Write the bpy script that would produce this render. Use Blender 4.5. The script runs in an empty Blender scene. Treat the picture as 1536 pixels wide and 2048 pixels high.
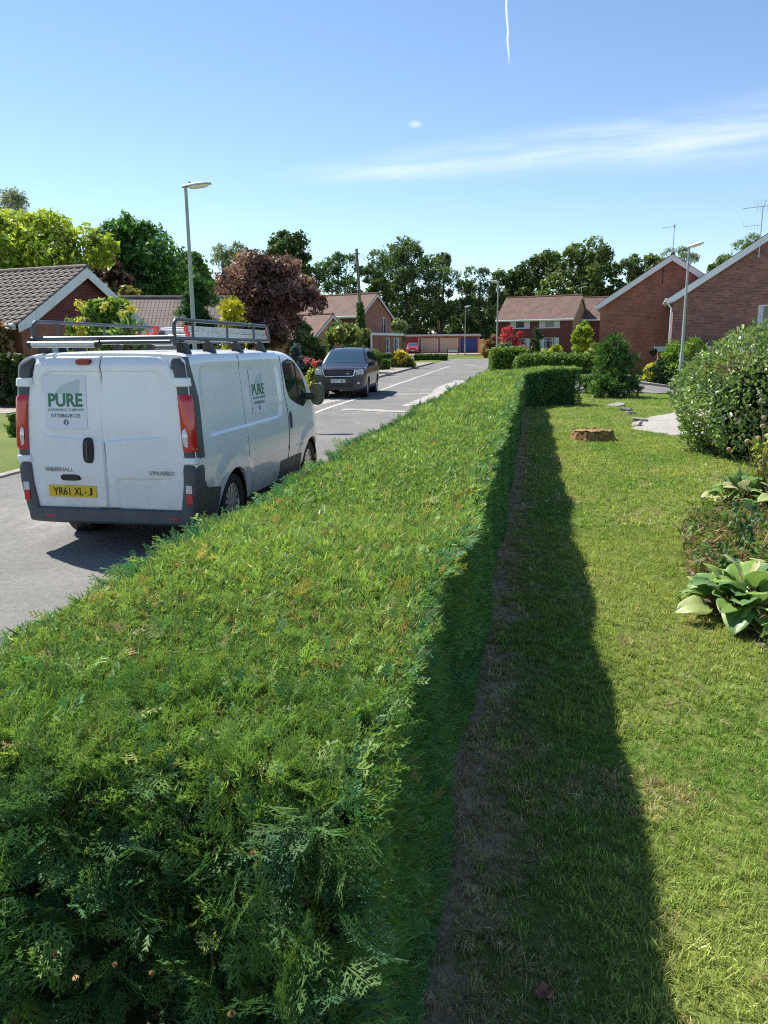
import bpy, bmesh, math, random
import numpy as np
from mathutils import Vector, Matrix
from mathutils.noise import noise as mnoise

R = math.radians
rng = np.random.default_rng(7)
random.seed(7)
scene = bpy.context.scene
C = scene.collection

# ------------------------------------------------------------------ camera
F_PX, IMW, IMH = 1540.0, 1536.0, 2048.0
PITCH, ROLL = R(12.06), R(-0.5)
cam_d = bpy.data.cameras.new('camera')
cam = bpy.data.objects.new('camera', cam_d)
C.objects.link(cam)
CAM = Vector((0.0, 0.0, 2.0))
cam_m = Matrix.Rotation(R(90) - PITCH, 3, 'X') @ Matrix.Rotation(ROLL, 3, 'Z')
cam.matrix_world = Matrix.Translation(CAM) @ cam_m.to_4x4()
cam_d.sensor_fit = 'VERTICAL'
cam_d.sensor_height = 36.0
cam_d.lens = 36.0 * F_PX / IMH
cam_d.clip_start, cam_d.clip_end = 0.05, 3000
scene.camera = cam

# ------------------------------------------------------------------ light
SUN_EL, SUN_AZ = R(51), R(-48)          # azimuth measured from +Y towards +X
SUN_DIR = Vector((math.cos(SUN_EL) * math.sin(SUN_AZ), math.cos(SUN_EL) * math.cos(SUN_AZ), math.sin(SUN_EL)))
sun_d = bpy.data.lights.new('sun', 'SUN')
sun_d.energy, sun_d.angle, sun_d.color = 4.9, R(0.53), (1.0, 0.955, 0.87)
sun = bpy.data.objects.new('sun', sun_d)
sun.rotation_euler = SUN_DIR.to_track_quat('Z', 'Y').to_euler()
sun.location = (-40, 40, 60)
C.objects.link(sun)
scene.view_settings.view_transform = 'Standard'
scene.view_settings.look = 'None'
scene.view_settings.gamma = 1.0
scene.view_settings.use_curve_mapping = False
scene.view_settings.exposure = 0.8
scene.cycles.max_bounces = 6
scene.cycles.diffuse_bounces = 3
scene.cycles.glossy_bounces = 3
scene.cycles.transmission_bounces = 4
scene.cycles.transparent_max_bounces = 6
scene.cycles.use_denoising = False
scene.cycles.pixel_filter_type = 'BLACKMAN_HARRIS'
scene.cycles.filter_width = 1.15
scene.cycles.caustics_reflective = False
scene.cycles.caustics_refractive = False

world = bpy.data.worlds.new('World')
scene.world = world
world.use_nodes = True
wt = world.node_tree
for n_ in list(wt.nodes):
    wt.nodes.remove(n_)
def wn(t, **kw):
    n = wt.nodes.new(t)
    for k, v in kw.items():
        setattr(n, k, v)
    return n
def wmath(op, a, b=None, c=None, clamp=False):
    n = wn('ShaderNodeMath', operation=op, use_clamp=clamp)
    for i, v in enumerate((a, b, c)):
        if v is None:
            continue
        if isinstance(v, (int, float)):
            n.inputs[i].default_value = v
        else:
            wt.links.new(v, n.inputs[i])
    return n.outputs[0]
sky = wn('ShaderNodeTexSky', sky_type='NISHITA')
sky.sun_disc = False
sky.sun_elevation = SUN_EL
sky.sun_rotation = SUN_AZ
sky.altitude = 50
sky.air_density, sky.dust_density, sky.ozone_density = 0.92, 0.0, 2.6
tc = wn('ShaderNodeTexCoord')
sx = wn('ShaderNodeSeparateXYZ')
wt.links.new(tc.outputs['Generated'], sx.inputs[0])
ys_ = wmath('MAXIMUM', sx.outputs[1], 0.05)
gx = wmath('DIVIDE', sx.outputs[0], ys_)      # tan of azimuth
gz = wmath('DIVIDE', sx.outputs[2], ys_)      # height above the horizon
def smooth(x, a, b):
    n = wn('ShaderNodeMapRange', interpolation_type='SMOOTHSTEP')
    n.inputs[1].default_value, n.inputs[2].default_value = a, b
    n.inputs[3].default_value, n.inputs[4].default_value = 0.0, 1.0
    wt.links.new(x, n.inputs[0])
    return n.outputs[0]
# thin cirrus: a long band that widens to the right, broken up by stretched noise
mid = wmath('ADD', wmath('MULTIPLY', gx, 0.082), 0.214)
dz = wmath('SUBTRACT', gz, mid)
half = wmath('ADD', wmath('MULTIPLY', wmath('ADD', gx, 0.14), 0.06), 0.012)
half = wmath('MAXIMUM', half, 0.004)
rel = wmath('ABSOLUTE', wmath('DIVIDE', dz, half))
band = wmath('SUBTRACT', 1.0, smooth(rel, 0.1, 1.15))
band = wmath('MULTIPLY', band, smooth(gx, -0.16, 0.02))
cx = wn('ShaderNodeCombineXYZ')
wt.links.new(wmath('MULTIPLY', gx, 3.0), cx.inputs[0])
wt.links.new(wmath('MULTIPLY', dz, 30.0), cx.inputs[1])
nz = wn('ShaderNodeTexNoise')
nz.inputs['Scale'].default_value = 1.3
nz.inputs['Detail'].default_value = 7
nz.inputs['Roughness'].default_value = 0.6
wt.links.new(cx.outputs[0], nz.inputs['Vector'])
cir = wmath('MULTIPLY', band, smooth(nz.outputs[0], 0.25, 0.8))
# vapour trail
wob = wn('ShaderNodeTexNoise')
wob.inputs['Scale'].default_value = 16
wt.links.new(wmath('MULTIPLY', gz, 1.0), wob.inputs['Vector'])
tx = wmath('ADD', wmath('MULTIPLY', gz, -0.08), 0.1785)
tx = wmath('ADD', tx, wmath('MULTIPLY', wmath('SUBTRACT', wob.outputs[0], 0.5), 0.008))
dx = wmath('ABSOLUTE', wmath('SUBTRACT', gx, tx))
trail = wmath('MULTIPLY', wmath('SUBTRACT', 1.0, smooth(dx, 0.0002, 0.0018)), smooth(gz, 0.318, 0.350))
trail = wmath('MULTIPLY', trail, 0.85)
# one small puff
px_, pz_ = 0.0415, 0.2615
pr = wmath('SQRT', wmath('ADD', wmath('POWER', wmath('MULTIPLY', wmath('SUBTRACT', gx, px_), 1.0), 2.0),
                         wmath('POWER', wmath('MULTIPLY', wmath('SUBTRACT', gz, pz_), 1.9), 2.0)))
puff = wmath('MULTIPLY', wmath('SUBTRACT', 1.0, smooth(pr, 0.001, 0.011)), 0.45)
cl = wmath('MAXIMUM', wmath('MULTIPLY', cir, 0.62), wmath('MAXIMUM', trail, puff), clamp=True)
cl = wmath('MULTIPLY', cl, smooth(sx.outputs[1], 0.05, 0.2))
mixc = wn('ShaderNodeMix', data_type='RGBA')
wt.links.new(cl, mixc.inputs['Factor'])
wt.links.new(sky.outputs[0], mixc.inputs['A'])
mixc.inputs['B'].default_value = (6.0, 6.6, 7.4, 1)
bg = wn('ShaderNodeBackground')
bg.inputs[1].default_value = 0.103
wt.links.new(mixc.outputs['Result'], bg.inputs[0])
wo = wn('ShaderNodeOutputWorld')
wt.links.new(bg.outputs[0], wo.inputs[0])

# ------------------------------------------------------------------ frames and terrain
RA = R(10.8)
SA, CA = math.sin(RA), math.cos(RA)
def rf(s, q):                      # road frame -> world x, y
    return s * SA + q * CA, s * CA - q * SA
def to_rf(x, y):
    return x * SA + y * CA, x * CA - y * SA
def ss(a, b, x):
    t = np.clip((np.asarray(x, float) - a) / (b - a), 0, 1)
    return t * t * (3 - 2 * t)
def zroad(s):
    s = np.asarray(s, float)
    return 0.011 * np.clip(s - 7.5, 0, 115)
def terrain_rf(s, q):
    s = np.asarray(s, float); q = np.asarray(q, float)
    zr = zroad(s)
    a = 0.3 * (1 - ss(20, 35, s)) + zr * ss(20, 35, s)
    b = 0.3 - 0.75 * ss(18, 50, s) + 1.2 * ss(60, 110, s)
    w = ss(3, 9, q)
    lawn = a * (1 - w) + b * w
    r = ss(-1.9, -1.0, q)
    z = (zr - 0.03) * (1 - r) + lawn * r
    l = ss(-8.5, -8.2, q)
    return z * l + (zr + 0.07) * (1 - l)
def ground(x, y):
    return terrain_rf(*to_rf(np.asarray(x, float), np.asarray(y, float)))
def ray(u, v):
    return cam_m @ Vector(((u - IMW / 2) / F_PX, (IMH / 2 - v) / F_PX, -1.0))
def at_y(u, v, Y):                 # the point seen at a pixel, at a known depth
    d = ray(u, v)
    return CAM + d * (Y / d.y)
def on_ground(u, v, off=0.0):
    d = ray(u, v)
    t = 5.0
    for _ in range(60):
        p = CAM + d * t
        g = float(ground(p.x, p.y)) + off
        t2 = (g - CAM.z) / d.z if d.z < -1e-5 else 100
        t = 0.6 * t + 0.4 * t2
    return CAM + d * t
def stand(u, Y, v=700):            # ground point under a pixel column at depth Y
    p = at_y(u, v, Y)
    return Vector((p.x, p.y, float(ground(p.x, p.y))))
def height_at(u, v, Y):
    return at_y(u, v, Y).z

# ------------------------------------------------------------------ materials
MATS = {}
def new_mat(name):
    m = bpy.data.materials.new(name)
    m.use_nodes = True
    MATS[name] = m
    nt = m.node_tree
    return m, nt, nt.nodes['Principled BSDF']
def lk(nt, a, b):
    nt.links.new(a, b)
def nd(nt, t, **kw):
    n = nt.nodes.new(t)
    for k, v in kw.items():
        setattr(n, k, v)
    return n
def noise_fac(nt, scale, detail=5, rough=0.6, coord='Object', lo=0.35, hi=0.65, stretch=None):
    tc = nd(nt, 'ShaderNodeTexCoord')
    n = nd(nt, 'ShaderNodeTexNoise')
    n.inputs['Scale'].default_value = scale
    n.inputs['Detail'].default_value = detail
    n.inputs['Roughness'].default_value = rough
    if stretch:
        mp = nd(nt, 'ShaderNodeMapping')
        mp.inputs['Scale'].default_value = stretch
        lk(nt, tc.outputs[coord], mp.inputs[0]); lk(nt, mp.outputs[0], n.inputs['Vector'])
    else:
        lk(nt, tc.outputs[coord], n.inputs['Vector'])
    mr = nd(nt, 'ShaderNodeMapRange')
    mr.inputs[1].default_value, mr.inputs[2].default_value = lo, hi
    lk(nt, n.outputs[0], mr.inputs[0])
    return mr.outputs[0], n.outputs[0]
def mixcol(nt, fac, a, b, blend='MIX'):
    m = nd(nt, 'ShaderNodeMix', data_type='RGBA', blend_type=blend)
    for key, v in (('Factor', fac), ('A', a), ('B', b)):
        if isinstance(v, (tuple, list)):
            m.inputs[key].default_value = (*v[:3], 1)
        elif isinstance(v, (int, float)):
            m.inputs[key].default_value = v
        else:
            lk(nt, v, m.inputs[key])
    return m.outputs['Result']
def bump(nt, b, h, strength=0.3, dist=0.01):
    n = nd(nt, 'ShaderNodeBump')
    n.inputs['Strength'].default_value = strength
    n.inputs['Distance'].default_value = dist
    lk(nt, h, n.inputs['Height'])
    lk(nt, n.outputs[0], b.inputs['Normal'])
def simple(name, col, rough=0.5, metal=0.0, var=0.12, scale=6.0, spec=0.5, coat=0.0, bmp=0.0, bscale=None):
    m, nt, b = new_mat(name)
    f, raw = noise_fac(nt, scale)
    c1 = tuple(max(0, x * (1 - var)) for x in col); c2 = tuple(min(1, x * (1 + var)) for x in col)
    lk(nt, mixcol(nt, f, c1, c2), b.inputs['Base Color'])
    b.inputs['Roughness'].default_value = rough
    b.inputs['Metallic'].default_value = metal
    b.inputs['Specular IOR Level'].default_value = spec
    b.inputs['Coat Weight'].default_value = coat
    b.inputs['Coat Roughness'].default_value = 0.08
    if bmp:
        _, r2 = noise_fac(nt, bscale or scale * 6)
        bump(nt, b, r2, bmp)
    return m
def leaf_mat(name, transl=0.3, rough=0.5, spec=0.35, tint=(1, 1, 1)):
    m, nt, b = new_mat(name)
    a = nd(nt, 'ShaderNodeAttribute', attribute_name='Col')
    lk(nt, a.outputs['Color'], b.inputs['Base Color'])
    b.inputs['Roughness'].default_value = rough
    b.inputs['Specular IOR Level'].default_value = spec
    t = nd(nt, 'ShaderNodeBsdfTranslucent')
    lk(nt, mixcol(nt, 1.0, a.outputs['Color'], (1.15, 1.2, 0.65), 'MULTIPLY'), t.inputs['Color'])
    mx = nd(nt, 'ShaderNodeMixShader')
    mx.inputs[0].default_value = transl
    lk(nt, b.outputs[0], mx.inputs[1]); lk(nt, t.outputs[0], mx.inputs[2])
    lk(nt, mx.outputs[0], nt.nodes['Material Output'].inputs['Surface'])
    return m
def brick_mat(name, c1, c2, mortar, bw=0.225, bh=0.075, mort=0.008, off=0.5, bmp=0.5, dist=0.006, rough=0.85, nvar=0.25, nscale=1.5):
    m, nt, b = new_mat(name)
    tc = nd(nt, 'ShaderNodeTexCoord')
    br = nd(nt, 'ShaderNodeTexBrick', offset=off)
    br.inputs['Scale'].default_value = 1.0
    br.inputs['Brick Width'].default_value = bw
    br.inputs['Row Height'].default_value = bh
    br.inputs['Mortar Size'].default_value = mort
    br.inputs['Mortar Smooth'].default_value = 0.3
    br.inputs['Bias'].default_value = -0.1
    br.inputs['Color1'].default_value = (*c1, 1)
    br.inputs['Color2'].default_value = (*c2, 1)
    br.inputs['Mortar'].default_value = (*mortar, 1)
    lk(nt, tc.outputs['UV'], br.inputs['Vector'])
    f, raw = noise_fac(nt, nscale, coord='UV', lo=0.3, hi=0.7)
    lo = tuple(1 - nvar for _ in range(3)); hi = tuple(1 + nvar * 0.6 for _ in range(3))
    tint = mixcol(nt, f, lo, hi)
    lk(nt, mixcol(nt, 1.0, br.outputs['Color'], tint, 'MULTIPLY'), b.inputs['Base Color'])
    b.inputs['Roughness'].default_value = rough
    inv = nd(nt, 'ShaderNodeMath', operation='SUBTRACT')
    inv.inputs[0].default_value = 1.0
    lk(nt, br.outputs['Fac'], inv.inputs[1])
    bump(nt, b, inv.outputs[0], bmp, dist)
    return m

def asphalt(name, c1, c2, patch):
    m, nt, b = new_mat(name)
    f1, _ = noise_fac(nt, 0.55, 6, 0.65)
    f2, r2 = noise_fac(nt, 55, 4, 0.8, lo=0.3, hi=0.75)
    f3, _ = noise_fac(nt, 0.35, 5, 0.7, lo=0.56, hi=0.66, stretch=(1.6, 0.5, 1))
    base = mixcol(nt, f1, c1, c2)
    base = mixcol(nt, f3, base, patch)
    f4, _ = noise_fac(nt, 14, 4, 0.75, lo=0.32, hi=0.72)
    base = mixcol(nt, 1.0, base, mixcol(nt, f4, (0.78, 0.78, 0.78), (1.18, 1.17, 1.15)), 'MULTIPLY')
    base = mixcol(nt, 1.0, base, mixcol(nt, f2, (0.62, 0.62, 0.62), (1.3, 1.3, 1.3)), 'MULTIPLY')
    lk(nt, base, b.inputs['Base Color'])
    b.inputs['Roughness'].default_value = 0.9
    b.inputs['Specular IOR Level'].default_value = 0.25
    bump(nt, b, r2, 0.5, 0.008)
    return m
asphalt('asphalt', (0.165, 0.160, 0.150), (0.225, 0.218, 0.205), (0.30, 0.275, 0.25))
asphalt('paving', (0.30, 0.255, 0.22), (0.38, 0.33, 0.29), (0.42, 0.37, 0.32))
asphalt('concrete', (0.36, 0.335, 0.295), (0.44, 0.41, 0.36), (0.30, 0.28, 0.25))
simple('kerbstone', (0.27, 0.25, 0.225), 0.9, var=0.25, scale=3, bmp=0.3)
simple('road_paint', (0.42, 0.41, 0.39), 0.8, var=0.2, scale=8)
simple('tar', (0.05, 0.05, 0.05), 0.8)
simple('soil', (0.10, 0.065, 0.042), 0.95, var=0.45, scale=9, bmp=0.8, bscale=40)
def grass_ground(name, strip):
    m, nt, b = new_mat(name)
    f1, _ = noise_fac(nt, 0.5, 6, 0.65, lo=0.35, hi=0.68)
    f2, r2 = noise_fac(nt, 30, 4, 0.75, lo=0.3, hi=0.7)
    col = mixcol(nt, f1, (0.105, 0.16, 0.030), (0.175, 0.20, 0.05))
    col = mixcol(nt, 1.0, col, mixcol(nt, f2, (0.5, 0.55, 0.5), (1.25, 1.2, 1.2)), 'MULTIPLY')
    if strip:
        uv = nd(nt, 'ShaderNodeUVMap')
        sp = nd(nt, 'ShaderNodeSeparateXYZ')
        lk(nt, uv.outputs[0], sp.inputs[0])
        _, n3 = noise_fac(nt, 3.5, 5, 0.7)
        ad = nd(nt, 'ShaderNodeMath', operation='MULTIPLY_ADD')
        lk(nt, n3, ad.inputs[0]); ad.inputs[1].default_value = -0.75
        lk(nt, sp.outputs[1], ad.inputs[2])
        mr = nd(nt, 'ShaderNodeMapRange', interpolation_type='SMOOTHSTEP')
        mr.inputs[1].default_value, mr.inputs[2].default_value = -0.58, -0.38
        mr.inputs[3].default_value, mr.inputs[4].default_value = 1.0, 0.0
        lk(nt, ad.outputs[0], mr.inputs[0])
        br = mixcol(nt, f2, (0.20, 0.15, 0.10), (0.50, 0.39, 0.25))
        col = mixcol(nt, mr.outputs[0], col, br)
    lk(nt, col, b.inputs['Base Color'])
    b.inputs['Roughness'].default_value = 0.9
    b.inputs['Specular IOR Level'].default_value = 0.15
    bump(nt, b, r2, 0.7, 0.02)
    return m
grass_ground('turf', False)
grass_ground('lawn_turf', True)
leaf_mat('grass_blade', 0.42, 0.55, 0.25)
leaf_mat('conifer_leaf', 0.33, 0.52, 0.28)
leaf_mat('tree_leaf', 0.38, 0.5, 0.3)
leaf_mat('glossy_leaf', 0.30, 0.34, 0.5)
simple('hedge_core', (0.018, 0.024, 0.012), 1.0, var=0.4, scale=14, spec=0.05)  # near-black standing in for shade inside hedges; also colours the basket bowl
simple('bark', (0.13, 0.10, 0.075), 0.95, var=0.4, scale=5, bmp=0.8, bscale=25)
simple('cut_wood', (0.30, 0.17, 0.075), 0.9, var=0.65, scale=18, bmp=0.8, bscale=40)
simple('pole_wood', (0.20, 0.17, 0.13), 0.9, var=0.3, scale=4, bmp=0.5)
# buildings
brick_mat('brick_red', (0.40, 0.135, 0.080), (0.24, 0.08, 0.055), (0.33, 0.22, 0.17), mort=0.009)
brick_mat('brick_brown', (0.33, 0.135, 0.090), (0.13, 0.06, 0.05), (0.31, 0.22, 0.175), mort=0.009)
brick_mat('brick_orange', (0.46, 0.23, 0.12), (0.38, 0.17, 0.09), (0.42, 0.32, 0.24))
brick_mat('hung_tile', (0.20, 0.058, 0.045), (0.155, 0.045, 0.038), (0.08, 0.025, 0.02), bw=0.165, bh=0.11, mort=0.006, bmp=0.7, dist=0.012)
brick_mat('roof_tile_red', (0.215, 0.115, 0.090), (0.15, 0.085, 0.070), (0.08, 0.05, 0.042), bw=0.26, bh=0.2, mort=0.014, bmp=0.9, dist=0.03, nvar=0.3, nscale=0.9)
brick_mat('roof_tile_brown', (0.195, 0.145, 0.12), (0.15, 0.112, 0.095), (0.06, 0.045, 0.04), bw=0.165, bh=0.26, off=0.0, mort=0.022, bmp=1.0, dist=0.05, nvar=0.3, nscale=0.9)
simple('tile_brown', (0.135, 0.105, 0.092), 0.85, var=0.4, scale=2.2, bmp=0.4, bscale=18)
simple('white_trim', (0.78, 0.79, 0.80), 0.5, var=0.06, scale=3)
simple('grey_fascia', (0.50, 0.53, 0.54), 0.5, var=0.1, scale=3)
simple('dark_felt', (0.10, 0.095, 0.09), 0.95, var=0.3)
simple('soffit', (0.45, 0.43, 0.38), 0.8)
m, nt, b = new_mat('window_glass')
b.inputs['Base Color'].default_value = (0.035, 0.05, 0.06, 1); b.inputs['Roughness'].default_value = 0.04; b.inputs['Specular IOR Level'].default_value = 0.8
simple('curtain', (0.55, 0.58, 0.60), 0.8, var=0.2, scale=12)
simple('door_red', (0.40, 0.035, 0.04), 0.5, var=0.08)
simple('door_beige', (0.55, 0.41, 0.29), 0.55, var=0.08)
simple('door_blue', (0.02, 0.045, 0.22), 0.45, var=0.1)
simple('fence_orange', (0.50, 0.24, 0.10), 0.8, var=0.25, scale=5)
simple('lamp_green', (0.33, 0.37, 0.32), 0.55, var=0.1, scale=8)
simple('lamp_head_grey', (0.55, 0.57, 0.52), 0.5, var=0.1)
m, nt, b = new_mat('lamp_bowl')
b.inputs['Base Color'].default_value = (0.75, 0.76, 0.70, 1); b.inputs['Roughness'].default_value = 0.2
simple('aerial_metal', (0.45, 0.46, 0.48), 0.45, metal=0.6)
simple('wire_black', (0.02, 0.02, 0.02), 0.6)
# vehicles
m = simple('van_white', (0.83, 0.85, 0.88), 0.28, var=0.05, scale=1.2, coat=0.5)
nt = m.node_tree; b = nt.nodes['Principled BSDF']
tc = nd(nt, 'ShaderNodeTexCoord'); sp = nd(nt, 'ShaderNodeSeparateXYZ'); lk(nt, tc.outputs['Object'], sp.inputs[0])
mr = nd(nt, 'ShaderNodeMapRange'); mr.inputs[1].default_value, mr.inputs[2].default_value = 0.95, 0.3
lk(nt, sp.outputs[2], mr.inputs[0])
f, r_ = noise_fac(nt, 5, 6, 0.7, lo=0.3, hi=0.8)
mu = nd(nt, 'ShaderNodeMath', operation='MULTIPLY'); lk(nt, mr.outputs[0], mu.inputs[0]); lk(nt, f, mu.inputs[1])
old = b.inputs['Base Color'].links[0].from_socket
lk(nt, mixcol(nt, mu.outputs[0], old, (0.42, 0.39, 0.34)), b.inputs['Base Color'])
simple('grey_plastic', (0.075, 0.083, 0.090), 0.55, var=0.15, scale=5)
simple('black_plastic', (0.012, 0.012, 0.013), 0.5)
simple('seam', (0.03, 0.032, 0.035), 0.7)
simple('groove', (0.20, 0.22, 0.23), 0.6)
simple('rubber', (0.022, 0.022, 0.023), 0.85)
simple('alloy', (0.50, 0.52, 0.54), 0.35, metal=0.7)
simple('chrome', (0.75, 0.76, 0.78), 0.15, metal=1.0)
simple('badge_metal', (0.32, 0.34, 0.36), 0.3, metal=0.8)
m, nt, b = new_mat('lens_red')
b.inputs['Base Color'].default_value = (0.55, 0.01, 0.018, 1); b.inputs['Roughness'].default_value = 0.12; b.inputs['Coat Weight'].default_value = 0.6
f, r_ = noise_fac(nt, 3); wv = nd(nt, 'ShaderNodeTexWave', bands_direction='Z'); wv.inputs['Scale'].default_value = 14
tc = nd(nt, 'ShaderNodeTexCoord'); lk(nt, tc.outputs['Object'], wv.inputs['Vector'])
lk(nt, mixcol(nt, wv.outputs['Fac'], (0.42, 0.006, 0.014), (0.66, 0.016, 0.024)), b.inputs['Base Color'])
m, nt, b = new_mat('lens_dark_red')
b.inputs['Base Color'].default_value = (0.22, 0.012, 0.02, 1); b.inputs['Roughness'].default_value = 0.15
m, nt, b = new_mat('lens_clear')
b.inputs['Base Color'].default_value = (0.62, 0.64, 0.68, 1); b.inputs['Roughness'].default_value = 0.1; b.inputs['Metallic'].default_value = 0.3
simple('plate_yellow', (0.75, 0.50, 0.01), 0.45, var=0.04)
simple('plate_white', (0.72, 0.74, 0.76), 0.45, var=0.04)
simple('ink_black', (0.012, 0.012, 0.014), 0.6)
simple('ink_green', (0.055, 0.20, 0.105), 0.5, var=0.04)
simple('ink_grey_green', (0.22, 0.33, 0.31), 0.5)
simple('ink_slate', (0.09, 0.14, 0.18), 0.5)
simple('leaf_print', (0.53, 0.59, 0.62), 0.5, var=0.03)
simple('sticker_white', (0.75, 0.775, 0.82), 0.35, var=0.02)
m, nt, b = new_mat('vehicle_glass')
b.inputs['Base Color'].default_value = (0.012, 0.02, 0.022, 1); b.inputs['Roughness'].default_value = 0.03; b.inputs['Specular IOR Level'].default_value = 0.9
m, nt, b = new_mat('windscreen_glass')
b.inputs['Base Color'].default_value = (0.02, 0.05, 0.06, 1); b.inputs['Roughness'].default_value = 0.03; b.inputs['IOR'].default_value = 2.6; b.inputs['Coat Weight'].default_value = 1.0
simple('paint_black', (0.010, 0.014, 0.024), 0.3, coat=0.6, var=0.1)
simple('paint_red', (0.42, 0.02, 0.035), 0.25, coat=1.0, var=0.05)
simple('rack_steel', (0.075, 0.088, 0.105), 0.4, metal=0.3, var=0.15)
simple('aluminium', (0.62, 0.64, 0.65), 0.38, metal=0.55, var=0.1, scale=12)
simple('red_plastic', (0.60, 0.05, 0.04), 0.5)
simple('mirror_glass', (0.20, 0.19, 0.13), 0.15, metal=0.5)
simple('headlamp', (0.62, 0.66, 0.74), 0.12, metal=0.4, var=0.3, scale=10)

# ------------------------------------------------------------------ object helpers
def link(name, me, mat=None, parent=None, smooth=False):
    o = bpy.data.objects.new(name, me)
    C.objects.link(o)
    if mat is not None:
        me.materials.append(MATS[mat] if isinstance(mat, str) else mat)
    if parent is not None:
        o.parent = parent
    if smooth:
        me.polygons.foreach_set('use_smooth', np.ones(len(me.polygons), bool))
    return o
def tag(o, label, cat, group=None, kind=None):
    if label: o['label'] = label
    if cat: o['category'] = cat
    if group: o['group'] = group
    if kind: o['kind'] = kind
    return o
def struct(o, label=None):
    o['kind'] = 'structure'
    if label: o['label'] = label
    return o
def thing(name, label, cat, loc=(0, 0, 0), rotz=0.0, group=None):
    o = bpy.data.objects.new(name, None)
    o.empty_display_size = 0.2
    C.objects.link(o)
    o.location = loc
    o.rotation_euler = (0, 0, rotz)
    return tag(o, label, cat, group)
def raw_mesh(name, V, faces_flat, loop_starts, col=None, uv=None):
    me = bpy.data.meshes.new(name)
    V = np.ascontiguousarray(V, np.float32)
    me.vertices.add(len(V)); me.vertices.foreach_set('co', V.ravel())
    me.loops.add(len(faces_flat)); me.loops.foreach_set('vertex_index', np.ascontiguousarray(faces_flat, np.int32))
    me.polygons.add(len(loop_starts)); me.polygons.foreach_set('loop_start', np.ascontiguousarray(loop_starts, np.int32))
    me.update(calc_edges=True)
    if col is not None:
        a = me.attributes.new('Col', 'FLOAT_COLOR', 'POINT')
        c4 = np.ones((len(V), 4), np.float32); c4[:, :3] = col
        a.data.foreach_set('color', c4.ravel())
    if uv is not None:
        l = me.uv_layers.new(name='UVMap')
        l.data.foreach_set('uv', np.ascontiguousarray(uv, np.float32).ravel())
    return me
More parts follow.
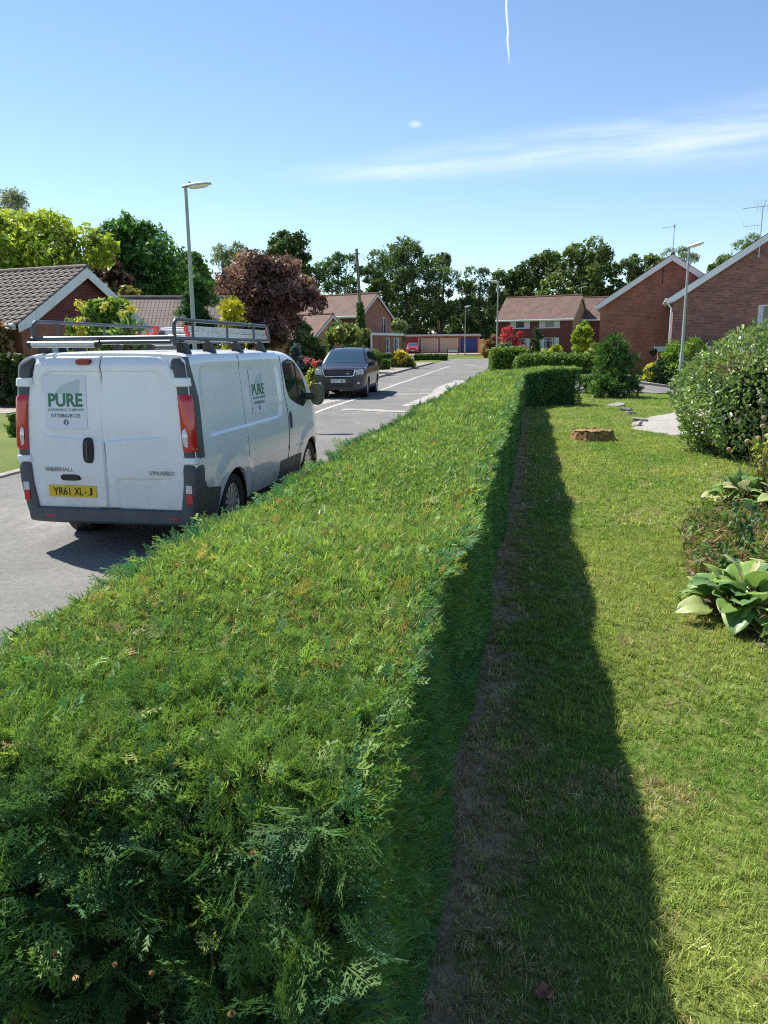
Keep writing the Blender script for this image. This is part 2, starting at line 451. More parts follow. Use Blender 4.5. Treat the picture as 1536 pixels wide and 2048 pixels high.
class MB:
    """collects shapes and links them as one mesh object"""
    def __init__(self):
        self.v = []; self.f = []; self.uv = []
    def add(self, V, F, UV=None):
        o = len(self.v)
        self.v += [tuple(p) for p in V]
        for i, f in enumerate(F):
            self.f.append(tuple(o + k for k in f))
            self.uv.append(UV[i] if UV else None)
        return self
    def box(self, c, d, rot=None, bev=0.0):
        x, y, z = d[0] / 2, d[1] / 2, d[2] / 2
        if bev > 0:
            bm = bmesh.new()
            bmesh.ops.create_cube(bm, size=1.0, matrix=Matrix.Diagonal((*d, 1)))
            bmesh.ops.bevel(bm, geom=bm.edges[:], offset=bev, segments=2, profile=0.6, affect='EDGES')
            bm.verts.index_update()
            V = [v.co.copy() for v in bm.verts]; F = [[v.index for v in f.verts] for f in bm.faces]
            bm.free()
        else:
            V = [Vector((a * x, b * y, e * z)) for a in (-1, 1) for b in (-1, 1) for e in (-1, 1)]
            F = [(0, 1, 3, 2), (4, 6, 7, 5), (0, 4, 5, 1), (2, 3, 7, 6), (0, 2, 6, 4), (1, 5, 7, 3)]
        M = rot if rot is not None else Matrix.Identity(3)
        c = Vector(c)
        return self.add([M @ p + c for p in V], F)
    def tube(self, pts, r, n=8, cap=True):
        pts = [Vector(p) for p in pts]
        rs = r if isinstance(r, (list, tuple)) else [r] * len(pts)
        V = []; up = None
        for i, p in enumerate(pts):
            t = (pts[min(i + 1, len(pts) - 1)] - pts[max(i - 1, 0)]).normalized()
            if up is None:
                up = t.orthogonal().normalized()
            a = (up - t * up.dot(t))
            a = a.normalized() if a.length > 1e-6 else t.orthogonal().normalized()
            up = a
            b_ = t.cross(a)
            for k in range(n):
                th = 2 * math.pi * k / n
                V.append(p + (a * math.cos(th) + b_ * math.sin(th)) * rs[i])
        F = []
        for i in range(len(pts) - 1):
            for k in range(n):
                F.append((i * n + k, i * n + (k + 1) % n, (i + 1) * n + (k + 1) % n, (i + 1) * n + k))
        if cap:
            F.append(tuple(reversed(range(n)))); F.append(tuple(range((len(pts) - 1) * n, len(pts) * n)))
        return self.add(V, F)
    def lathe(self, prof, axis_m, n=24):
        """prof: (radius, height) pairs turned round local z, placed by axis_m"""
        V = []; F = []
        for (r, h) in prof:
            for k in range(n):
                th = 2 * math.pi * k / n
                V.append(axis_m @ Vector((r * math.cos(th), r * math.sin(th), h)))
        for i in range(len(prof) - 1):
            for k in range(n):
                F.append((i * n + k, i * n + (k + 1) % n, (i + 1) * n + (k + 1) % n, (i + 1) * n + k))
        return self.add(V, F)
    def prism(self, poly, h0, h1, M=None):
        """poly in local xy, extruded along local z"""
        n = len(poly)
        V = [Vector((p[0], p[1], h0)) for p in poly] + [Vector((p[0], p[1], h1)) for p in poly]
        if M is not None:
            V = [M @ v for v in V]
        F = [tuple(reversed(range(n))), tuple(range(n, 2 * n))]
        F += [(i, (i + 1) % n, n + (i + 1) % n, n + i) for i in range(n)]
        return self.add(V, F)
    def grid(self, P):
        """P: 2-d list of points"""
        n, m_ = len(P), len(P[0])
        V = [p for row in P for p in row]
        F = [(i * m_ + j, i * m_ + j + 1, (i + 1) * m_ + j + 1, (i + 1) * m_ + j) for i in range(n - 1) for j in range(m_ - 1)]
        return self.add(V, F)
    def mesh(self, name, recalc=True):
        me = bpy.data.meshes.new(name)
        me.from_pydata([tuple(p) for p in self.v], [], self.f)
        if any(u is not None for u in self.uv):
            l = me.uv_layers.new(name='UVMap')
            for poly, u in zip(me.polygons, self.uv):
                if u:
                    for li, c in zip(poly.loop_indices, u):
                        l.data[li].uv = c
        if recalc:
            bm = bmesh.new(); bm.from_mesh(me)
            bmesh.ops.recalc_face_normals(bm, faces=bm.faces[:])
            bm.to_mesh(me); bm.free()
        me.update()
        return me
    def build(self, name, mat, parent=None, smooth=False, recalc=True):
        o = link(name, self.mesh(name, recalc), mat, parent)
        if smooth:
            smooth_by_angle(o.data, 40)
        return o
def smooth_by_angle(me, deg):
    me.polygons.foreach_set('use_smooth', np.ones(len(me.polygons), bool))
    bm = bmesh.new(); bm.from_mesh(me)
    lim = R(deg)
    for e in bm.edges:
        if len(e.link_faces) == 2 and e.calc_face_angle(0) > lim:
            e.smooth = False
    bm.to_mesh(me); bm.free()
def copy_tree(o, parent=None):
    c = o.copy(); C.objects.link(c); c.parent = parent
    for ch in o.children:
        copy_tree(ch, c)
    return c
def text_obj(name, s, w, h, mat, M, parent, depth=0.002, offset=0.0):
    """lettering w x h metres, centred, lying in the xy plane of M"""
    cu = bpy.data.curves.new('t', 'FONT'); cu.body = s; cu.extrude = 0.01; cu.offset = offset
    cu.resolution_u = 3
    ob = bpy.data.objects.new('t', cu); C.objects.link(ob)
    dg = bpy.context.evaluated_depsgraph_get()
    me = bpy.data.meshes.new_from_object(ob.evaluated_get(dg))
    bpy.data.objects.remove(ob); bpy.data.curves.remove(cu)
    n = len(me.vertices)
    co = np.empty(n * 3, np.float32); me.vertices.foreach_get('co', co); co = co.reshape(-1, 3)
    lo, hi = co.min(0), co.max(0)
    co = (co - (lo + hi) / 2) / np.maximum(hi - lo, 1e-6) * np.array([w, h, depth], np.float32)
    me.vertices.foreach_set('co', co.ravel())
    me.transform(M)
    me.name = name
    me.materials.clear()
    return link(name, me, mat, parent)

# ------------------------------------------------------------------ foliage helpers
def rhomb(p0, p1, w, nrm, fold=0.0):
    """thin leaf from p0 to p1: 4 points, 2 triangles"""
    p0 = np.array(p0, float); p1 = np.array(p1, float)
    d = p1 - p0
    side = np.cross(d, nrm); side = side / (np.linalg.norm(side) + 1e-9) * w
    mid = p0 + d * 0.45
    up = np.array(nrm, float) * fold
    return [p0, mid + side + up, p1, mid - side + up]
class Proto:
    def __init__(self):
        self.v = []; self.t = []; self.c = []
    def leaf(self, p0, p1, w, nrm=(0, 1, 0), fold=0.0, c=(1, 1, 1)):
        o = len(self.v)
        self.v += rhomb(p0, p1, w, nrm, fold)
        self.t += [(o, o + 1, o + 2), (o, o + 2, o + 3)]
        self.c += [c] * 4
    def blade(self, p0, p1, w, nrm=(0, 1, 0), c=(1, 1, 1)):
        p0 = np.array(p0, float); p1 = np.array(p1, float); o = len(self.v)
        side = np.cross(p1 - p0, nrm); side = side / (np.linalg.norm(side) + 1e-9) * w
        self.v += [p0 - side, p0 + side, p1]; self.t.append((o, o + 1, o + 2)); self.c += [c] * 3
    def done(self):
        self.v = np.array(self.v, np.float32); self.t = np.array(self.t, np.int32); self.c = np.array(self.c, np.float32)
        return self
def scatter(name, protos, pos, frames, scale, cols, mat, parent=None):
    """one mesh of many small leaves; frames (N,3,3) columns x,y,z; protos picked at random"""
    Vs, Ts, Cs = [], [], []
    off = 0
    pick = rng.integers(0, len(protos), len(pos))
    scale = np.broadcast_to(np.asarray(scale, np.float32), (len(pos),))
    for k, p in enumerate(protos):
        idx = np.nonzero(pick == k)[0]
        if len(idx) == 0:
            continue
        V = np.einsum('nij,vj->nvi', frames[idx].astype(np.float32), p.v) * scale[idx][:, None, None] + pos[idx][:, None, :].astype(np.float32)
        n, m_ = V.shape[:2]
        T = p.t[None] + (np.arange(n) * m_)[:, None, None] + off
        Cc = cols[idx][:, None, :].astype(np.float32) * p.c[None]
        Vs.append(V.reshape(-1, 3)); Ts.append(T.reshape(-1, 3)); Cs.append(Cc.reshape(-1, 3))
        off += n * m_
    V = np.concatenate(Vs); T = np.concatenate(Ts); Cc = np.clip(np.concatenate(Cs), 0, 1)
    me = raw_mesh(name, V, T.ravel(), np.arange(len(T)) * 3, Cc)
    return link(name, me, mat, parent)
def unit(a):
    return a / (np.linalg.norm(a, axis=-1, keepdims=True) + 1e-9)
def frames_to(z, spin=None):
    """frames whose z column is the given direction, random spin about it"""
    z = unit(z); n = len(z)
    h = np.where(np.abs(z[:, 2:3]) < 0.9, np.array([[0, 0, 1.0]]), np.array([[1.0, 0, 0]]))
    x = unit(np.cross(h, z)); y = np.cross(z, x)
    a = rng.uniform(0, 2 * math.pi, n) if spin is None else spin
    c, s = np.cos(a)[:, None], np.sin(a)[:, None]
    return np.stack([x * c + y * s, -x * s + y * c, z], axis=2)
def jitter(z, amt):
    return unit(unit(z) + rng.normal(0, amt, z.shape))
def vary(base, n, v=0.25, hue=0.12):
    """n colours near a base colour: brightness and a yellow-green shift"""
    b = np.asarray(base, float)[None] * np.exp(rng.normal(0, v, (n, 1)))
    h = rng.normal(0, hue, n)
    b[:, 0] *= np.exp(h); b[:, 2] *= np.exp(-h)
    return np.clip(b, 0, 1)
def lerpc(a, b, t):
    return np.asarray(a)[None] * (1 - t[:, None]) + np.asarray(b)[None] * t[:, None]

def spray(pairs, sub=0, width=0.05, ang=48, seed=0):
    r = np.random.default_rng(seed)
    p = Proto()
    p.leaf((0, 0, 0), (0.02, 0.05, 1.0), width * 0.8, c=(1.0, 0.95, 0.9))
    for i in range(pairs):
        for sd in (-1, 1):
            h = (i + 0.35 + 0.25 * (sd > 0)) / pairs * 0.92
            L = (0.52 - 0.34 * h) * r.uniform(0.8, 1.2)
            a = R(ang + r.uniform(-9, 9))
            p0 = np.array([0.02 * h, 0.05 * h, h])
            dirn = np.array([sd * math.sin(a), r.uniform(-0.25, 0.35), math.cos(a)])
            p1 = p0 + dirn * L
            sh = r.uniform(0.8, 1.2)
            p.leaf(p0, p1, width, (0, 1, 0), 0.01, c=(sh, sh, sh))
            for j in range(sub):
                for s2 in (-1, 1):
                    hh = (j + 0.6) / (sub + 0.4)
                    q0 = p0 + dirn * L * hh
                    a2 = a + s2 * R(40)
                    q1 = q0 + np.array([sd * math.sin(a2), r.uniform(-0.2, 0.3), math.cos(a2)]) * L * 0.42 * (1.1 - hh * 0.5)
                    p.blade(q0, q1, width * 0.9, (0, 1, 0), c=(sh * 1.1, sh * 1.1, sh * 1.05))
    return p.done()
SPR_BIG = [spray(6, 3, 0.020, 46, 1), spray(7, 3, 0.019, 42, 2), spray(5, 3, 0.023, 50, 3)]
SPR_TRIM = [spray(5, 2, 0.026, 44, 14), spray(4, 2, 0.030, 38, 15)]
SPR_NEAR = [spray(5, 0, 0.062, 42, 4), spray(4, 0, 0.07, 48, 5), spray(5, 0, 0.055, 36, 6)]
SPR_MID = [spray(3, 0, 0.095, 44, 7), spray(3, 0, 0.085, 38, 8)]
def tip(n, seed, w, fan=0.55):
    # clipped twig ends: a small fan of narrow upright scales
    r = np.random.default_rng(seed); p = Proto()
    for i in range(n):
        a = r.uniform(0, 2 * math.pi); t = abs(r.normal(0, fan)); L = r.uniform(0.55, 1.1)
        d = np.array([math.cos(a) * math.sin(t), math.sin(a) * math.sin(t), math.cos(t)])
        b0 = np.array([r.normal(0, 0.22), r.normal(0, 0.22), r.uniform(-0.3, 0.1)])
        sh = r.uniform(0.75, 1.25); nn = r.normal(0, 1, 3)
        p.blade(b0, b0 + d * L, w, nn / np.linalg.norm(nn), c=(sh, sh, sh * 0.95))
    return p.done()
TIP_N = [tip(7, 200 + i, 0.075, 0.6) for i in range(5)]
TIP_M = [tip(6, 210 + i, 0.10, 0.6) for i in range(4)]
TIP_F = [tip(5, 220 + i, 0.15, 0.65) for i in range(4)]
SPR_FAR = [spray(2, 0, 0.17, 42, 9), spray(2, 0, 0.15, 36, 10)]
def clump(n, seed, w=0.32, spread=0.6, flat=0.5, quad=False):
    r = np.random.default_rng(seed); p = Proto()
    for i in range(n):
        c = r.normal(0, spread * 0.5, 3)
        d = r.normal(0, 1, 3); d[2] = d[2] * flat; d /= np.linalg.norm(d)
        nn = r.normal(0, 1, 3); nn[2] += 0.9; nn /= np.linalg.norm(nn)
        sh = r.uniform(0.75, 1.25)
        (p.leaf(c - d * 0.5, c + d * 0.5, w, nn, 0.06, c=(sh, sh, sh * 0.95)) if quad else p.blade(c - d * 0.5, c + d * 0.5, w, nn, c=(sh, sh, sh * 0.95)))
    return p.done()
CLUMP3 = [clump(4, 20 + i, 0.30) for i in range(4)]
CLUMPQ = [clump(3, 24 + i, quad=True) for i in range(4)]
CLUMP5 = [clump(5, 30 + i, 0.24, 0.8) for i in range(4)]
CLUMPN = [clump(4, 40 + i, 0.10, 0.55, 0.8) for i in range(3)]           # narrow leaves
CLUMPD = [clump(3, 46 + i, 0.16, 0.5, 2.6) for i in range(3)]            # hanging leaves
def one_leaf(w, seed, curve=0.1):
    r = np.random.default_rng(seed); p = Proto()
    # an oval leaf folded along its rib: 6 triangles
    o = [(0, 0, 0), (w * 0.7, -0.06, 0.28), (w, -0.10, 0.55), (0, 0.02, 0.5), (0, -curve, 1.0), (-w * 0.7, -0.06, 0.28), (-w, -0.10, 0.55)]
    p.v = [np.array(q, float) for q in o]
    p.t = [(0, 1, 3), (1, 2, 3), (2, 4, 3), (0, 3, 5), (5, 3, 6), (6, 3, 4)]
    p.c = [(1, 1, 1)] * 7
    return p.done()
OVAL = [one_leaf(0.30, 1), one_leaf(0.26, 2, 0.2), one_leaf(0.34, 3, 0.05)]
NARROW = [one_leaf(0.14, 4), one_leaf(0.12, 5, 0.2)]

# ------------------------------------------------------------------ ground, road, pavements
def sheet(name, ss_, qs_, off, mat, zf=None, uvmap=True, parent=None, mask=None):
    """a sheet laid over the terrain on a grid in the road frame"""
    S, Q = np.meshgrid(np.asarray(ss_, float), np.asarray(qs_, float), indexing='ij')
    X, Y = rf(S, Q)
    Z = (terrain_rf(S, Q) if zf is None else zf(S, Q)) + off
    n, m_ = S.shape
    I = np.arange(n * m_).reshape(n, m_)
    F = np.stack([I[:-1, :-1], I[1:, :-1], I[1:, 1:], I[:-1, 1:]], -1).reshape(-1, 4)[:, ::-1]
    uv = np.stack([S.ravel()[F.ravel()], Q.ravel()[F.ravel()]], -1)
    me = raw_mesh(name, np.stack([X, Y, Z], -1).reshape(-1, 3), F.ravel(), np.arange(len(F)) * 4, uv=uv)
    return link(name, me, mat, parent, smooth=True)
def span(*seg):
    out = []
    for a, b, st in seg:
        out += list(np.arange(a, b, st))
    return out + [seg[-1][1]]
struct(sheet('ground', span((-40, 0, 5), (0, 60, 1.0), (60, 140, 4), (140, 900, 60)),
             span((-500, -60, 40), (-60, -12, 4), (-12, 14, 0.35), (14, 60, 4), (60, 500, 40)), 0.0, 'turf'))
def zr_sheet(off):
    return lambda S, Q: zroad(S) + off
main_road = struct(sheet('road', span((-12, 80, 1.0)), span((-8.2, -3.0, 0.65)), 0.0, 'asphalt', zr_sheet(0.0)))
# widening at the far end where the road turns right, and the side road
struct(sheet('road', span((67, 80, 1.0)), span((-3.0, 40, 2.0)), 0.0, 'asphalt', lambda S, Q: np.maximum(zroad(S), terrain_rf(S, Q) + 0.012) + 0.004))
struct(sheet('road', span((30.5, 38.2, 0.7)), span((-3.0, 9, 0.5), (9, 60, 3)), 0.028, 'asphalt'))
struct(sheet('pavement', span((38.35, 40.2, 0.6)), span((-1.5, 60, 1.0)), 0.13, 'paving'))
struct(sheet('kerb', [38.2, 38.35], span((-1.5, 60, 1.0)), 0.135, 'kerbstone'))
kb = MB()
qs = span((-1.5, 60, 1.0))
P0 = []
for q in qs:
    x, y = rf(38.2, q); P0.append((x, y, float(terrain_rf(38.2, q))))
kb.grid([[(p[0], p[1], p[2] + 0.135) for p in P0], [(p[0], p[1], p[2] - 0.05) for p in P0]])
struct(kb.build('kerb', 'kerbstone'))
# left pavement and kerb (dropped at the near end as in the photograph)
def kerb_h(s):
    return 0.03 + 0.07 * float(ss(22, 30, s))
sl = span((-12, 66, 1.0))
def left_pave(S, Q):
    return zroad(S) + 0.03 + 0.07 * ss(22, 30, S)
struct(sheet('pavement', sl, [-10.1, -9.2, -8.36], 0.0, 'paving', left_pave))
kb = MB()
def kp(s, q, z): x, y = rf(s, q); return (x, y, z)
kb.grid([[kp(s, -8.2, float(zroad(s)) - 0.05) for s in sl], [kp(s, -8.2, float(zroad(s)) + kerb_h(s)) for s in sl],
         [kp(s, -8.23, float(zroad(s)) + kerb_h(s) + 0.006) for s in sl], [kp(s, -8.36, float(zroad(s)) + kerb_h(s) + 0.006) for s in sl],
         [kp(s, -8.36, float(zroad(s)) - 0.05) for s in sl]])
struct(kb.build('kerb', 'kerbstone'))
# right pavement behind the hedge
struct(sheet('pavement', span((-12, 27, 1.0)), [-3.0, -2.2, -1.55], 0.0, 'paving', zr_sheet(0.10)))
kb = MB()
kb.grid([[kp(s, -3.0, float(zroad(s)) - 0.05) for s in (-12, 7.5, 27)], [kp(s, -3.0, float(zroad(s)) + 0.104) for s in (-12, 7.5, 27)],
         [kp(s, -2.88, float(zroad(s)) + 0.106) for s in (-12, 7.5, 27)]])
struct(kb.build('kerb', 'kerbstone'))
# worn centre line, a patched trench and stains
def strip_on_road(name, pts, w, off, mat):
    mb = MB(); A, B_ = [], []
    for i, (s, q) in enumerate(pts):
        a = pts[max(0, i - 1)]; b_ = pts[min(len(pts) - 1, i + 1)]
        d = Vector((b_[0] - a[0], b_[1] - a[1])).normalized(); nrm = Vector((-d.y, d.x))
        ww = w * (1 + 0.25 * mnoise(Vector((s * 0.9, q, 3.3))))
        A.append(kp(s + nrm.x * ww, q + nrm.y * ww, float(zroad(s)) + off)); B_.append(kp(s - nrm.x * ww, q - nrm.y * ww, float(zroad(s)) + off))
    mb.grid([A, B_])
    return struct(mb.build(name, mat))
strip_on_road('road_marking', [(s, -6.16 + 0.03 * math.sin(s)) for s in np.arange(18, 60, 1.0)], 0.075, 0.006, 'road_paint')
simple('road_patch', (0.33, 0.31, 0.285), 0.9, var=0.25, scale=2.5, bmp=0.3, bscale=60)
simple('road_patch_dark', (0.20, 0.195, 0.19), 0.9, var=0.2, scale=3.0, bmp=0.3, bscale=60)
strip_on_road('road_patch', [(22.6 + 0.25 * math.sin(q * 2.1), q) for q in np.arange(-5.6, -3.05, 0.3)], 0.33, 0.005, 'road_patch')
strip_on_road('road_patch', [(29.5 + 0.15 * math.sin(q * 3), q) for q in np.arange(-5.2, -3.6, 0.3)], 0.3, 0.005, 'road_patch')
strip_on_road('road_patch', [(s, -3.5 + 0.12 * math.sin(s * 0.7)) for s in np.arange(24, 40, 0.8)], 0.4, 0.0075, 'road_patch')
strip_on_road('road_patch', [(s, -6.9 + 0.1 * math.sin(s)) for s in np.arange(24, 34, 0.8)], 0.28, 0.005, 'road_patch')
strip_on_road('road_patch', [(19.8, -7.0), (19.8, -6.3), (19.8, -5.7)], 0.05, 0.009, 'tar')
# garage court, grass triangle, bungalow path
struct(sheet('garage_court', span((97, 118, 1.0)), span((-24, 10, 2.0)), 0.0, 'paving', lambda S, Q: zroad(S) + 0.1))
struct(sheet('path', span((96, 108, 1.0)), [-2.0, 0.0, 2.5], 0.0, 'paving', lambda S, Q: np.maximum(zroad(S), terrain_rf(S, Q)) + 0.115))
struct(sheet('path', span((20, 25, 1.0)), [-26, -20, -15], 0.0, 'paving', lambda S, Q: zroad(S) + 0.085 + 0 * Q))

# lawn in front of the camera
struct(sheet('lawn', span((-3, 30, 0.3)), span((-1.25, 10, 0.25)), 0.004, 'lawn_turf'), 'short mown garden lawn beside the long hedge')

def poly_sheet(name, pix, off, mat, thick=0.0):
    pts = [on_ground(u, v, off) for u, v in pix]
    bm = bmesh.new()
    vs = [bm.verts.new(p) for p in pts]
    f = bm.faces.new(vs)
    bmesh.ops.triangulate(bm, faces=[f])
    bmesh.ops.subdivide_edges(bm, edges=bm.edges[:], cuts=5, use_grid_fill=True)
    for v in bm.verts:
        v.co.z = float(ground(v.co.x, v.co.y)) + off
    bmesh.ops.recalc_face_normals(bm, faces=bm.faces[:])
    me = bpy.data.meshes.new(name); bm.to_mesh(me); bm.free()
    return link(name, me, mat)
struct(poly_sheet('driveway', [(1264, 858), (1284, 840), (1302, 833), (1340, 827), (1378, 819), (1460, 812), (1560, 850), (1480, 892), (1386, 877)], 0.014, 'concrete'))
struct(poly_sheet('flower_bed', [(1362, 1058), (1372, 1040), (1430, 1016), (1470, 990), (1530, 950), (1640, 945), (1700, 1200), (1640, 1330), (1536, 1302), (1480, 1272), (1402, 1212), (1376, 1150)], 0.012, 'soil'))

# ------------------------------------------------------------------ grass on the lawn
def tuft(n, seed, lean=0.5, wid=0.055, lite=False):
    r = np.random.default_rng(seed); p = Proto()
    for i in range(n):
        b_ = np.array([r.normal(0, 0.42), r.normal(0, 0.42), 0])
        a = r.uniform(0, 2 * math.pi); L = r.uniform(0.6, 1.25); t = abs(r.normal(0, lean))
        d = np.array([math.cos(a) * math.sin(t), math.sin(a) * math.sin(t), math.cos(t)]) * L
        bend = np.array([math.cos(a), math.sin(a), -0.5]) * 0.22 * L * t
        side = np.array([-math.sin(a), math.cos(a), 0]) * wid
        o = len(p.v); sh = r.uniform(0.7, 1.25)
        if lite:
            p.v += [b_ - side, b_ + side, b_ + d + bend]; p.t.append((o, o + 1, o + 2)); p.c += [(sh * 0.7,) * 3] * 2 + [(sh * 1.12, sh * 1.1, sh)]
            continue
        p.v += [b_ - side, b_ + side, b_ + d * 0.6 + side * 0.8, b_ + d * 0.6 - side * 0.8, b_ + d + bend]
        p.t += [(o, o + 1, o + 2), (o, o + 2, o + 3), (o + 3, o + 2, o + 4)]
        p.c += [(sh * 0.6, sh * 0.6, sh * 0.6)] * 2 + [(sh, sh, sh)] * 2 + [(sh * 1.15, sh * 1.1, sh)]
    return p.done()
T_NEAR = [tuft(9, 60 + i, 0.75, 0.045) for i in range(4)]
T_MID = [tuft(8, 70 + i, 0.7, 0.085, True) for i in range(4)]
T_FAR = [tuft(6, 80 + i, 0.6, 0.14, True) for i in range(4)]
BED = [on_ground(u, v) for u, v in [(1362, 1058), (1372, 1040), (1430, 1016), (1470, 990), (1530, 950), (1640, 945), (1700, 1200), (1640, 1330), (1536, 1302), (1480, 1272), (1402, 1212), (1376, 1150)]]
DRV = [on_ground(u, v) for u, v in [(1264, 858), (1284, 840), (1302, 833), (1340, 827), (1378, 819), (1460, 812), (1560, 850), (1480, 892), (1386, 877)]]
def inside(px, py, poly):
    c = np.zeros(len(px), bool); n = len(poly)
    for i in range(n):
        a, b_ = poly[i], poly[i - 1]
        cond = ((a.y > py) != (b_.y > py)) & (px < (b_.x - a.x) * (py - a.y) / (b_.y - a.y + 1e-12) + a.x)
        c ^= cond
    return c
def fbm(x, y, f, seed=0.0):
    return np.array([mnoise(Vector((a * f, b_ * f, seed))) for a, b_ in zip(x, y)])
grass_V = []
def grass_band(s0, s1, q0, q1, dens, protos, size, name):
    n = int((s1 - s0) * (q1 - q0) * dens)
    s = rng.uniform(s0, s1, n); q = rng.uniform(q0, q1, n)
    x, y = rf(s, q)
    # keep what the lens can see, with a margin
    k = (np.abs(x) < 0.62 * y + 0.9)
    k &= ~inside(x, y, BED) & ~inside(x, y, DRV)
    x, y, s, q = x[k], y[k], s[k], q[k]
    big = fbm(x, y, 0.9, 1.0); sm = fbm(x, y, 3.5, 5.0)
    dead = np.clip(ss(0.16, -0.16, q + sm * 0.32), 0, 1)
    dead = np.maximum(dead, 0.55 * ss(0.25, 0.55, fbm(x, y, 1.7, 9.0)))
    # thin out where the thatch is bare
    keep = rng.random(len(x)) > 0.35 * ss(0.75, 1.0, dead)
    x, y, s, q, big, sm, dead = (a[keep] for a in (x, y, s, q, big, sm, dead))
    n = len(x)
    t = np.clip(0.5 + big * 0.9 + sm * 0.55, 0, 1)
    col = lerpc((0.215, 0.37, 0.070), (0.44, 0.51, 0.145), t) * np.exp(rng.normal(0, 0.2, (n, 1)))
    straw = vary((0.58, 0.46, 0.28), n, 0.3, 0.06)
    isd = rng.random(n) < (0.04 + 0.86 * dead)
    col = np.where(isd[:, None], straw, col)
    z = terrain_rf(s, q) + 0.004
    pos = np.stack([x, y, z], 1)
    nrm = jitter(np.tile([[0, 0, 1.0]], (n, 1)), 0.16)
    nrm = np.where(isd[:, None], jitter(nrm, 0.5), nrm); nrm[:, 2] = np.abs(nrm[:, 2]) + 0.15
    sz = size * np.exp(rng.normal(0, 0.22, n)) * (1 + 0.25 * sm)
    o = scatter(name, protos, pos, frames_to(nrm), sz, col, 'grass_blade')
    return tag(o, None, None, kind='stuff')
tag(grass_band(0.5, 3.2, -0.42, 2.6, 2400, T_NEAR, 0.027, 'grass'), 'short mown grass blades of the lawn close by the near hedge end', 'grass')
tag(grass_band(3.2, 7.5, -0.42, 4.3, 1350, T_MID, 0.029, 'grass'), 'mown lawn grass between the hedge side and the leafy flower bed', 'grass')
tag(grass_band(7.5, 16, -0.42, 7.0, 480, T_FAR, 0.034, 'grass'), 'mown lawn grass running towards the tree stump', 'grass')
tag(grass_band(16, 29.5, -0.5, 9.0, 160, T_FAR, 0.040, 'grass'), 'mown lawn grass around the stump and below the far hedge bend', 'grass')

# ------------------------------------------------------------------ the clipped hedge
HW, HH = 0.53, 1.02
def hedge_path():
    pts = []
    for s in np.arange(0.94, 21.5, 0.5):
        pts.append((s, -0.76))
    # bend to the right
    q, s, a = -0.76, 21.4, 0.0
    for k in range(10):
        a = R(60) * float(ss(0, 7, k))
        s += 0.36 * math.cos(a); q += 0.36 * math.sin(a)
        pts.append((s, q))
    return np.array(pts)
HP = hedge_path()
HL = np.concatenate([[0], np.cumsum(np.linalg.norm(np.diff(HP, axis=0), axis=1))])
HTOT = HL[-1]
def hedge_at(t, lat):
    """arc length and offset (+ towards the lawn) -> s, q, right-hand normal"""
    s = np.interp(t, HL, HP[:, 0]); q = np.interp(t, HL, HP[:, 1])
    ds = np.interp(t + 0.2, HL, HP[:, 0]) - np.interp(t - 0.2, HL, HP[:, 0])
    dq = np.interp(t + 0.2, HL, HP[:, 1]) - np.interp(t - 0.2, HL, HP[:, 1])
    l = np.hypot(ds, dq) + 1e-9
    ns, nq = -dq / l, ds / l
    return s + ns * lat, q + nq * lat, ns, nq
def hedge_top(t):
    s, q, _, _ = hedge_at(t, 0 * t)
    base = 0.3 * (1 - ss(20, 33, s)) + zroad(s) * ss(20, 33, s)
    return base + HH + 0.12 * ss(21, 25, t) + 0.018 * np.sin(t * 1.7) + 0.012 * np.sin(t * 4.1 + 1)
def hedge_half(t, h):
    """half width: gently wavy clipped face"""
    return HW + 0.022 * np.sin(t * 2.3 + h * 2) + 0.015 * np.sin(t * 5.3 + 2 * h + 1)
hedge = thing('hedge', 'long flat-topped clipped conifer hedge running beside the lawn and curving off to a conifer bush', 'hedge', (*rf(1.0, -0.76), 0.28))
HORG = np.array([*rf(1.0, -0.76), 0.28])
def core():  # added solid fill that blocks light; its dark colour stands for inner shade
    mb = MB(); rows = []
    for t in np.concatenate([[0.13, 0.17, 0.24], np.arange(0.35, HTOT - 0.05, 0.25)]):
        T = np.array([t]); zt = float(hedge_top(T)[0]) - 0.045 - 0.30 * float(ss(0.26, 0.10, t))
        row = []
        for lat, z in ((-1, -0.4), (-1, 0.85), (-0.88, 1.0), (0, 1.0), (0.88, 1.0), (1, 0.85), (1, -0.4)):
            hw = float(hedge_half(T, z)[0]) - 0.05
            s, q, _, _ = hedge_at(T, np.array([lat * hw]))
            x, y = rf(float(s[0]), float(q[0]))
            g = float(ground(x, y)) - 0.03
            zz = g if z < 0 else zt - (1 - z) * 0.5
            row.append((x - HORG[0], y - HORG[1], zz - HORG[2]))
        rows.append(row)
    mb.grid(rows)
    n = len(rows[0]); mb.f.append(tuple(range(n))); mb.uv.append(None)
    o = (len(rows) - 1) * n; mb.f.append(tuple(range(o, o + n))); mb.uv.append(None)
    return mb.build('shade_core', 'hedge_core', hedge)
core()
LIT = np.array((0.315, 0.415, 0.105)); MIDG = np.array((0.155, 0.27, 0.066)); BLUEG = np.array((0.065, 0.175, 0.080))  # sunlit top and darker shaded sides are painted into these greens
TAN = np.array((0.42, 0.29, 0.13))
def put(name, protos, x, y, z, nrm, size, col, lab=None):
    pos = np.stack([x, y, z], 1) - HORG
    o = scatter(name, protos, pos, frames_to(nrm), size, col, 'conifer_leaf', hedge)
    o['kind'] = 'stuff'
    return o
